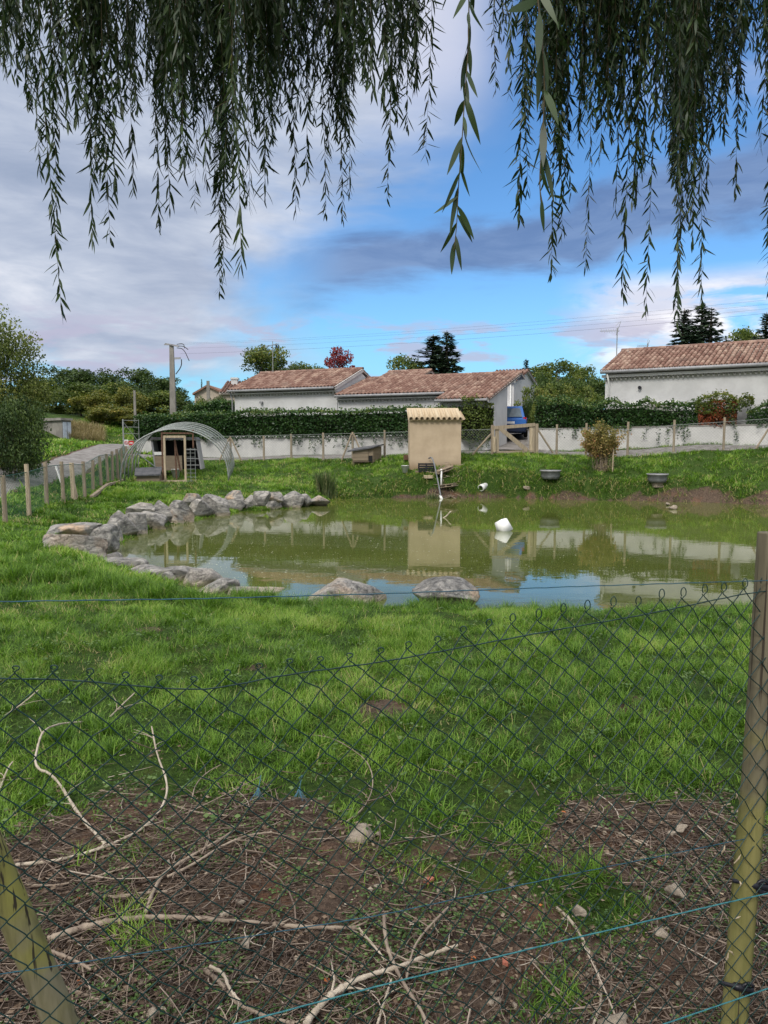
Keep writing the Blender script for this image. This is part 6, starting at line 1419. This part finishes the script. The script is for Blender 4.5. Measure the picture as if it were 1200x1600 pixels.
# tubs
def tub(px, py, D, w_, h_, lab, foot=False):
    p = P(px, py, D); z = h1(p[0], p[1]) - .02; z = max(z, p[2] - .12); t = thing('trough', lab, 'trough', (p[0], p[1], z)); m_ = MB(); zz = z + (.12 if foot else .0)
    m_.lathe((p[0], p[1], zz), [(0, 0), (w_ * .40, 0), (w_ * .47, h_ * .35), (w_ * .5, h_), (w_ * .52, h_), (w_ * .52, h_ + .02), (w_ * .46, h_ + .02), (w_ * .42, h_ * .6), (0, h_ * .55)], 24); m_.build('basin', M['tubgrey'], t, True); 
    m_ = MB(); m_.lathe((p[0], p[1], zz), [(w_ * .5, h_ - .02), (w_ * .535, h_ - .01), (w_ * .535, h_ + .03), (w_ * .49, h_ + .03)], 24); m_.build('rim', M['gutter'], t, True)
    if foot: MB().box((p[0], p[1], z + .03), (.3, .26, .16), .2).build('stone_foot', M['apron'], t)
tub(860, 747, 27.6, .70, .29, 'dark oval trough set into the far bank left of the autumn bush'); tub(1027, 755, 26.6, .68, .27, 'dark trough on a stone foot on the far bank right of the autumn bush', True)
# ------------------------------------------------------------------ autumn bush
p = P(941, 735, 28.4); z0 = h1(p[0], p[1]); bt = thing('autumn_bush', 'bushy shrub with yellow and russet leaves on the far bank', 'bush', (p[0], p[1], z0)); rg = np.random.default_rng(7); m_ = MB(); LX = []
for k in range(60):
    a = rg.uniform(0, 6.283); sp = rg.uniform(.05, .85) ** .8; hgt = rg.uniform(1.0, 1.9) * (1 - .3 * sp); bx, by = rg.normal(0, .13, 2)
    e = np.array([p[0] + bx + math.cos(a) * sp * 1.05, p[1] + by + math.sin(a) * sp * .9, z0 + hgt]); s = np.array([p[0] + bx, p[1] + by, z0 - .05]); mid = s * .5 + e * .5 + np.array([-math.cos(a) * .1, -math.sin(a) * .1, .12]); m_.tube([tuple(s), tuple(mid), tuple(e)], [.011, .008, .003], 4, a=rg.random())
    n = 170; t_ = rg.uniform(.5, 1.05, n); q = (1 - t_)[:, None] ** 2 * s + (2 * t_ * (1 - t_))[:, None] * mid + (t_ ** 2)[:, None] * e + rg.normal(0, .07, (n, 3)); LX.append(q)
m_.build('stems', M['stick'], bt); q = np.concatenate(LX); n = len(q); f = np.clip(.42 - (q[:, 2] - z0 - .7) * .35 + rg.normal(0, .22, n) + np.abs(q[:, 0] - p[0]) * .3, 0, 1)
V, Fc, a = leafcloud(q[:, 0], q[:, 1], q[:, 2], .075 * (.6 + .8 * rg.random(n)), rg, f); npobj('leaves', V, Fc, M['autumnbush'], bt, a)
MB().tube([(p[0] + .28, p[1] - .3, z0 - .2), (p[0] + .32, p[1] - .25, z0 + .8)], .025, 6).build('support_stake', M['postpale'], bt)
rg = np.random.default_rng(8); n = 1500; a = rg.random(n) * 6.283; r = rg.random(n) * .4; x = p[0] + .05 + np.cos(a) * r; y = p[1] + np.sin(a) * r; z = z0 + rg.random(n) ** 1.5 * .75; V, Fc, a = leafcloud(x, y, z, .05, rg, rg.random(n)); o = npobj('base_growth', V, Fc, M['hedgebase'] if 'hedgebase' in M else M['drygrass'], bt, a)
# reeds
def reeds(px, ybase, D, hgt, rad, n, lab, seed):
    p = P(px, ybase, D); rg = np.random.default_rng(seed); x = p[0] + rg.normal(0, rad, n); y = D + rg.normal(0, rad, n); z = np.maximum(H(x, y), -.1); tv, tf = blade(.35); h = hgt * (.5 + .5 * rg.random(n))
    V, Fc, a = scat(tv, tf, np.stack([x, y, z], 1), rotm(rg.random(n) * 6.28, -np.abs(rg.normal(.08, .1, n))), np.stack([np.full(n, .02), h, h], 1), rg.random(n)); return tag(npobj('reeds', V, Fc, M['reed'], None, a), lab, 'reeds')
reeds(509, 781, 26.9, .95, .13, 520, 'upright clump of grey-green reeds at the end of the far boulder row', 3)
reeds(675, 778, 27.4, .35, .10, 160, 'low reed clump at the waterline below the shed', 4)
# overhanging grass along the far bank edge
rg = np.random.default_rng(45); pts = []
seq = POND[19:29]
for a, b in zip(seq[:-1], seq[1:]):
    n = int(np.linalg.norm(b - a) * 170); t_ = rg.random(n)[:, None]; pts.append(a + (b - a) * t_)
pts = np.concatenate(pts); n = len(pts); x = pts[:, 0] + rg.normal(0, .05, n); y = pts[:, 1] + np.abs(rg.normal(.35, .22, n)) * np.where(x > 0, 1.3, .8); k = fbm(x * 1.3, y, 6) > .42; x, y = x[k], y[k]; n = len(x); tv, tf = blade(1.1)
V, Fc, a = scat(tv, tf, np.stack([x, y, H(x, y)], 1), rotm(math.pi + rg.normal(0, .6, n), -rg.normal(.7, .4, n)), np.stack([np.full(n, .015), .16 + .16 * rg.random(n), .14 + .1 * rg.random(n)], 1), np.where(rg.random(n) < .45, 1, rg.random(n) * .8)); tag(npobj('bank_edge_grass', V, Fc, M['grass'], None, a), 'dry and green grass overhanging the far water edge', 'grass', kind='stuff')
# specks floating on the pond
rg = np.random.default_rng(46); n = 1000; py = rg.uniform(800, 905, n); px = 300 + 700 * rg.random(n) ** 1.6 + 0; q = np.array([G(a, b, 0) for a, b in zip(px, py)]); k = pond_sd(q[:, 0], q[:, 1]) < -.2; q = q[k]; n = len(q)
V, Fc, a = scat(*QUADT, np.stack([q[:, 0], q[:, 1], np.full(n, .004)], 1), rotm(rg.random(n) * 6.28, np.full(n, 1.57)), .018 + .03 * rg.random(n) ** 2, rg.random(n))
M['speck'] = plain('floating_speck', (.55, .56, .46), (.35, .36, .22), .7); tag(npobj('floating_specks', V, Fc, M['speck'], None, a), 'pale specks of willow fluff and leaves floating on the pond', 'debris', kind='stuff')

# ------------------------------------------------------------------ wooden gate
D_ = 31.2; ga = thing('field_gate', 'weathered wooden gate with a diagonal board between paired posts', 'gate', tuple(P(803, 708, D_)))
def gq(px, py, d=0): return tuple(P(px, py, D_ + d))
for a, w_, y0 in ((769.5, .12, 664), (776.5, .14, 667)): MB().beam(gq(a, 712), gq(a, y0), w_, .12, up=(0, 1, 0)).build('gate_post', M['post'], ga)
for a, y0 in ((833, 663), (838.5, 662)): MB().beam(gq(a, 712), gq(a, y0), .12, .12, up=(0, 1, 0)).build('gate_post', M['post'], ga)
MB().beam(gq(772, 668.5, -.08), gq(836, 663.5, -.08), .05, .14).build('top_rail', M['post'], ga)
MB().beam(gq(776, 706.5, -.08), gq(834, 704.5, -.08), .05, .08).build('bottom_rail', M['post'], ga)
MB().beam(gq(781, 669, -.1), gq(824, 704, -.1), .04, .17).build('diagonal_board', M['post'], ga)
MB().beam(gq(772, 706, -.15), gq(772, 682, -.15), .11, .05, up=(0, 1, 0)).build('pale_batten', M['postpale'], ga)
MB().beam(gq(829.5, 704, -.04), gq(829.5, 667, -.04), .12, .05, up=(0, 1, 0)).build('stile', M['postpale'], ga)
for a, b in ((gq(767, 678), gq(738, 711)), (gq(841, 672), gq(865, 709))): MB().tube([a, b], .04, 7).build('brace', M['post'], ga)

# ------------------------------------------------------------------ blue car behind the gate
cx, cy_ = X(794, 38.6), 38.6; cz_ = h1(cx, cy_) + .05; car = thing('parked_car', 'blue hatchback parked behind the gate beside the bungalow', 'car', (cx, cy_, cz_), R(-8))
cco, csi = math.cos(R(-8)), math.sin(R(-8))
def cw(x, y, z): return (cx + x * cco - y * csi, cy_ + x * csi + y * cco, cz_ + z)
def loft(secs, nm, m, bev=.03):
    m_ = MB(); n = len(secs[0]); vs = [cw(*p) for s_ in secs for p in s_]; fs = [tuple(range(n))[::-1], tuple((len(secs) - 1) * n + k for k in range(n))]
    for i in range(len(secs) - 1):
        for k in range(n): k2 = (k + 1) % n; fs.append((i * n + k, i * n + k2, (i + 1) * n + k2, (i + 1) * n + k))
    return m_.add(vs, fs).build(nm, m, car, False, bev)
def sec(y, zb, zs, w_, zt_=None, wt=None): 
    zt_ = zt_ or zs; wt = wt or w_ * .9; return [(-w_ * .92, y, zb), (w_ * .92, y, zb), (w_, y, zb + .2), (w_, y, zs), (wt, y, zt_), (-wt, y, zt_), (-w_, y, zs), (-w_, y, zb + .2)]
loft([sec(-1.98, .28, .80, .80, .86), sec(-1.7, .22, .88, .86, .93), sec(-.9, .20, .90, .87, .95), sec(.6, .20, .88, .87, .92), sec(1.5, .22, .80, .84, .85), sec(2.0, .28, .60, .74, .66)], 'body', M['carblue'])
loft([[(-.74, -1.88, .88), (.74, -1.88, .88), (.60, -1.62, 1.44), (-.60, -1.62, 1.44)], [(-.78, -1.1, .9), (.78, -1.1, .9), (.63, -1.1, 1.49), (-.63, -1.1, 1.49)], [(-.78, .2, .9), (.78, .2, .9), (.60, .0, 1.46), (-.60, .0, 1.46)], [(-.74, .95, .86), (.74, .95, .86), (.56, .3, 1.38), (-.56, .3, 1.38)]], 'cabin', M['carblue'])
MB().add([cw(-.60, -1.905, .95), cw(.60, -1.905, .95), cw(.50, -1.70, 1.36), cw(-.50, -1.70, 1.36)] + [cw(-.60, -1.87, .95), cw(.60, -1.87, .95), cw(.50, -1.66, 1.36), cw(-.50, -1.66, 1.36)], [(0, 1, 2, 3), (4, 7, 6, 5), (0, 4, 5, 1), (1, 5, 6, 2), (2, 6, 7, 3), (3, 7, 4, 0)]).build('rear_window', M['glass'], car)
for s_ in (-1, 1):
    MB().add([cw(s_ * .775, -1.5, .96), cw(s_ * .785, .55, .96), cw(s_ * .64, .05, 1.38), cw(s_ * .655, -1.35, 1.40)], [(0, 1, 2, 3)]).build('side_window', M['glass'], car)
    MB().box(cw(s_ * .72, -1.93, .82), (.16, .08, .22), R(-8)).build('tail_light', M['taillight'], car)
    for y in (-1.3, 1.25):
        c0 = cw(s_ * .80, y, .30); wl = MB(); wl.lathe(c0, [(.0, -.09), (.24, -.09), (.31, -.06), (.31, .06), (.24, .09), (0, .09)], 20, axis=(cco, csi, 0)); wo__ = wl.build('wheel', M['tyre'], car, True)
        MB().lathe(c0, [(0, -.098), (.19, -.094), (.20, .094), (0, .098)], 16, axis=(cco, csi, 0)).build('rim', M['rim'], wo__)
    MB().box(cw(s_ * .92, .45, .98), (.16, .1, .12), R(-8)).build('mirror', M['carnavy'], car)
loft([sec(-2.04, .25, .50, .80, .56), sec(-1.9, .22, .52, .85, .58)], 'bumper', M['carnavy'], .02)
MB().box(cw(0, -2.05, .68), (.50, .02, .11), R(-8)).build('number_plate', M['white'], car)

# ------------------------------------------------------------------ weeping willow
wil = thing('weeping_willow', 'weeping willow whose drooping leafy branches hang across the top of the picture', 'tree', (4.9, 3.2, h1(4.9, 3.2)))
rg = np.random.default_rng(2024); r_ = random.Random(99)
LT = [leafT(4, b) for b in (.35, .7, -.3)]
ENV = np.array([(-80, 160), (0, 112), (30, 150), (60, 230), (80, 300), (100, 340), (130, 300), (150, 330), (190, 300), (230, 250), (260, 300), (300, 290), (330, 340), (350, 400), (380, 350), (410, 270), (440, 180), (460, 250), (500, 260), (540, 280), (560, 160), (600, 230), (640, 160), (665, 120), (668, -60), (765, -60), (772, 90), (810, 230), (830, 310), (860, 330), (880, 320), (905, 230), (930, 240), (960, 220), (990, 320), (1020, 340), (1060, 350), (1100, 370), (1118, 200), (1145, 220), (1165, 60), (1180, 170), (1200, 160), (1280, 240)], float)
TIPS = [(8, 122), (22, 118), (60, 272), (95, 492), (88, 390), (145, 380), (172, 380), (205, 300), (250, 362), (262, 330), (305, 325), (345, 462), (352, 430), (375, 420), (412, 312), (418, 270), (460, 332), (480, 280), (507, 336), (533, 345), (545, 300), (605, 310), (612, 240), (640, 200), (664, 246), (775, 142), (815, 345), (822, 300), (865, 432), (875, 370), (915, 420), (958, 332), (940, 250), (975, 466), (1012, 494), (1057, 494), (1063, 420), (1098, 478), (1080, 380), (1147, 308), (1132, 220), (1185, 230), (1200, 385), (1206, 450)]
def strand_leaves(path, spacing, L, wd, seed, v0=.5, spread=.5):
    """leaves along a polyline (points from top to tip)"""
    rg = np.random.default_rng(seed); path = np.array(path); seg = np.linalg.norm(np.diff(path, axis=0), axis=1); cum = np.concatenate([[0], np.cumsum(seg)]); T = cum[-1]; n = max(4, int(T / spacing)); s = (np.arange(n) + rg.random(n) * .7) / n * T
    p = np.stack([np.interp(s, cum, path[:, k]) for k in range(3)], 1); yaw = np.where(np.arange(n) % 2 == 0, 0, math.pi) + rg.normal(0, .85, n) + rg.random() * 6.28
    ang = np.clip(rg.normal(spread, .2, n), .08, 1.2); tipf = (T - s) / T; ang = np.where(s > T - .05, ang * .4, ang)
    l = L * (.65 + .5 * rg.random(n)) * np.clip(.68 + 3 * (T - s), .68, 1.0); return p, rotm(yaw, ang, rg.normal(0, .35, n)), np.stack([wd * (.7 + .6 * rg.random(n)), l, l], 1), np.clip(v0 + rg.normal(0, .16, n), .1, 1.0)
def hang(px, py, D, zt, sway=.05, seed=0):
    b = P(px, py, D); k = np.random.default_rng(seed); n = 14; ph = k.random(2) * 6.28; out = []; dxt, dyt = k.normal(0, sway * 1.5, 2)
    for i in range(n):
        t = i / (n - 1); z = zt + (b[2] - zt) * t; out.append((b[0] + dxt * (1 - t) ** 1.5 + sway * .4 * math.sin(t * 5 + ph[0]) * (1 - t * .6), b[1] + dyt * (1 - t) + sway * .3 * math.sin(t * 4 + ph[1]), z))
    return out
def vis_cut(path, D):       # leaf only the drooping part that can be seen (plus a little above the frame)
    zc = P(600, -170, D)[2]; path = np.array(path); k = path[:, 2] < zc + .25; return path[max(0, np.argmax(k) - 1):] if k.any() else path
bundles = []
for px, py in TIPS: bundles.append([(px, py, True)])
rb = random.Random(17)
pxs = []
while len(pxs) < 48:
    px = rb.uniform(-70, 1270); e = np.interp(px, ENV[:, 0], ENV[:, 1])
    if e < 40: continue
    dens = 1.0 if (130 < px < 560 or 840 < px < 1115) else .55
    if rb.random() > dens: continue
    pxs.append(px); bundles.append([(px, e * rb.uniform(.55, 1.0), False)])
tot = 0
for bi, bd in enumerate(bundles):
    px, py, main = bd[0]; D = rb.uniform(4.6, 6.6) if px < 720 else rb.uniform(5.0, 7.0); zt = rb.uniform(5.6, 6.2) + .1 * D; parts = []; tw = MB()
    chains = [(px, py)]
    dense = 130 < px < 560 or 850 < px < 1110
    for k in range(4 if dense else 2):
        ppx = px + rb.gauss(0, 13); e = np.interp(ppx, ENV[:, 0], ENV[:, 1]); 
        if e < 20: continue
        chains.append((ppx, min(py * rb.uniform(.3, .92), e * rb.uniform(.45, 1.02)) if py > 0 else py))
    for ci, (cx2, cy2) in enumerate(chains):
        sd_ = bi * 10 + ci; path = hang(cx2, cy2, D + rb.uniform(-.25, .25), zt, .07, sd_); vp = vis_cut(path, D)
        Lf = rb.uniform(.095, .135); p, Mx, sc_, v = strand_leaves(vp, .0205, Lf, rb.uniform(.0125, .017), sd_, rb.uniform(.3, .65), rb.uniform(.42, .85))
        for q in range(3):
            s_ = (np.arange(len(p)) % 3) == q; parts.append(scat(*LT[q], p[s_], Mx[s_], sc_[s_], v[s_]))
        tot += len(p)
        # short side shoots
        for k in range(rb.randint(2, 5)):
            i = rb.randint(1, max(2, len(vp) - 5)); i = min(i, len(vp) - 2); o_ = np.array(vp[i]); a_ = rb.uniform(0, 6.28); l_ = rb.uniform(.18, .6); w_ = rb.uniform(.05, .19)
            e_ = [o_, o_ + np.array([math.cos(a_) * w_ * .7, math.sin(a_) * w_ * .7, -l_ * .25]), o_ + np.array([math.cos(a_) * w_, math.sin(a_) * w_, -l_ * .65]), o_ + np.array([math.cos(a_) * w_ * 1.1, math.sin(a_) * w_ * 1.1, -l_])]
            if P(0, np.interp(600 + e_[3][0] / e_[3][1] * F, ENV[:, 0], ENV[:, 1]) + 20, e_[3][1])[2] > e_[3][2]: continue
            p2, M2, s2, v2 = strand_leaves(e_, .020, Lf * .85, .012, sd_ * 7 + k, .5, .5); parts.append(scat(*LT[k % 3], p2, M2, s2, v2)); tw.tube([tuple(q) for q in e_], [.0016, .0013, .0011, .0007], 3, a=.02, cap=False)
        tw.tube(path, [.0030 - .0022 * i / 13 for i in range(14)], 4, a=.02, cap=False)
    tv_, tf_ = np.array(tw.v), np.array(tw.f); parts.append((tv_, tf_, np.array(tw.a))); V, Fc, a = join(parts); npobj('drooping_branch', V, Fc, M['willow'], wil, a, True)
# two near shoots, closer to the lens
NT_ = [leafT(8, b) for b in (.4, .75, -.35)]
def near(pts, D, L, wd, spc, seed, lab):
    path = smooth([P(a, b, D) for a, b in pts], 3); p, Mx, sc_, v = strand_leaves(path, spc, L * .85, wd, seed, .5, .17); parts = []
    for q in range(3): s_ = (np.arange(len(p)) % 3) == q; parts.append(scat(*NT_[q], p[s_], Mx[s_], sc_[s_], v[s_]))
    tw = MB(); k = len(path); tw.tube([tuple(q) for q in path], [.0022 - .0012 * i / k for i in range(k)], 5, a=.05); parts.append((np.array(tw.v), np.array([f for f in tw.f if len(f) == 4]), np.array(tw.a))); V, Fc, a = join(parts); o = npobj('drooping_branch', V, Fc, M['willow'], wil, a, True); o['label'] = lab
near([(742, -700), (735, -300), (732, -60), (733, 60), (726, 150), (722, 220), (716, 290), (714, 350), (709, 392)], 2.15, .135, .0135, .026, 5, 'long single shoot with large leaves in the gap between the curtains')
near([(838, -760), (836, -300), (836, -40), (845, 40), (852, 130), (848, 210), (842, 290), (848, 320)], 1.55, .135, .0125, .032, 6, 'close leafy shoot in front of the right curtain')
near([(1058, -900), (1060, -400), (1063, -100), (1062, 150), (1060, 330), (1058, 520)], 5.0, .10, .013, .02, 8, 'thin shoot reaching down to the fir tops')
# limbs and trunk outside the frame carry the branches
m_ = MB(); tz = h1(4.9, 3.2); m_.tube([(4.9, 3.2, tz - .4), (4.85, 3.3, tz + .6), (4.7, 3.5, tz + 2.2), (4.3, 3.8, tz + 4.0), (3.8, 4.2, tz + 5.4)], [.42, .33, .28, .22, .17], 14, jit=.1); m_.build('trunk', M['bark'], wil, True)
for pts, r0 in (([(4.3, 3.8, 4.6), (2.4, 4.8, 6.3), (0, 5.4, 6.9), (-2.4, 5.6, 6.8), (-4.2, 5.6, 6.3)], .12), ([(3.8, 4.2, 5.8), (3.2, 5.5, 6.7), (1.8, 6.2, 7.0), (-.6, 6.4, 6.9)], .09), ([(4.0, 4.0, 5.4), (3.5, 3.2, 6.3), (1.5, 2.2, 6.6), (-.8, 1.8, 6.2)], .08)):
    m_ = MB(); ps = smooth(pts, 3); k = len(ps); m_.tube([tuple(q) for q in ps], [r0 * (1 - .8 * i / k) for i in range(k)], 8, jit=.08); m_.build('limb', M['bark'], wil, True)
rg = np.random.default_rng(5); n = 9000; q = np.stack([rg.normal(.3, 2.4, n), rg.normal(4.3, 1.5, n), 6.75 + np.abs(rg.normal(0, .5, n))], 1); V, Fc, a = scat(*LT[0], q, rotm(rg.random(n) * 6.28, rg.normal(.6, .3, n)), np.stack([np.full(n, .02), np.full(n, .14), np.full(n, .14)], 1), .3 + .4 * rg.random(n)); npobj('crown', V, Fc, M['willow'], wil, a)
print('willow leaves', tot)
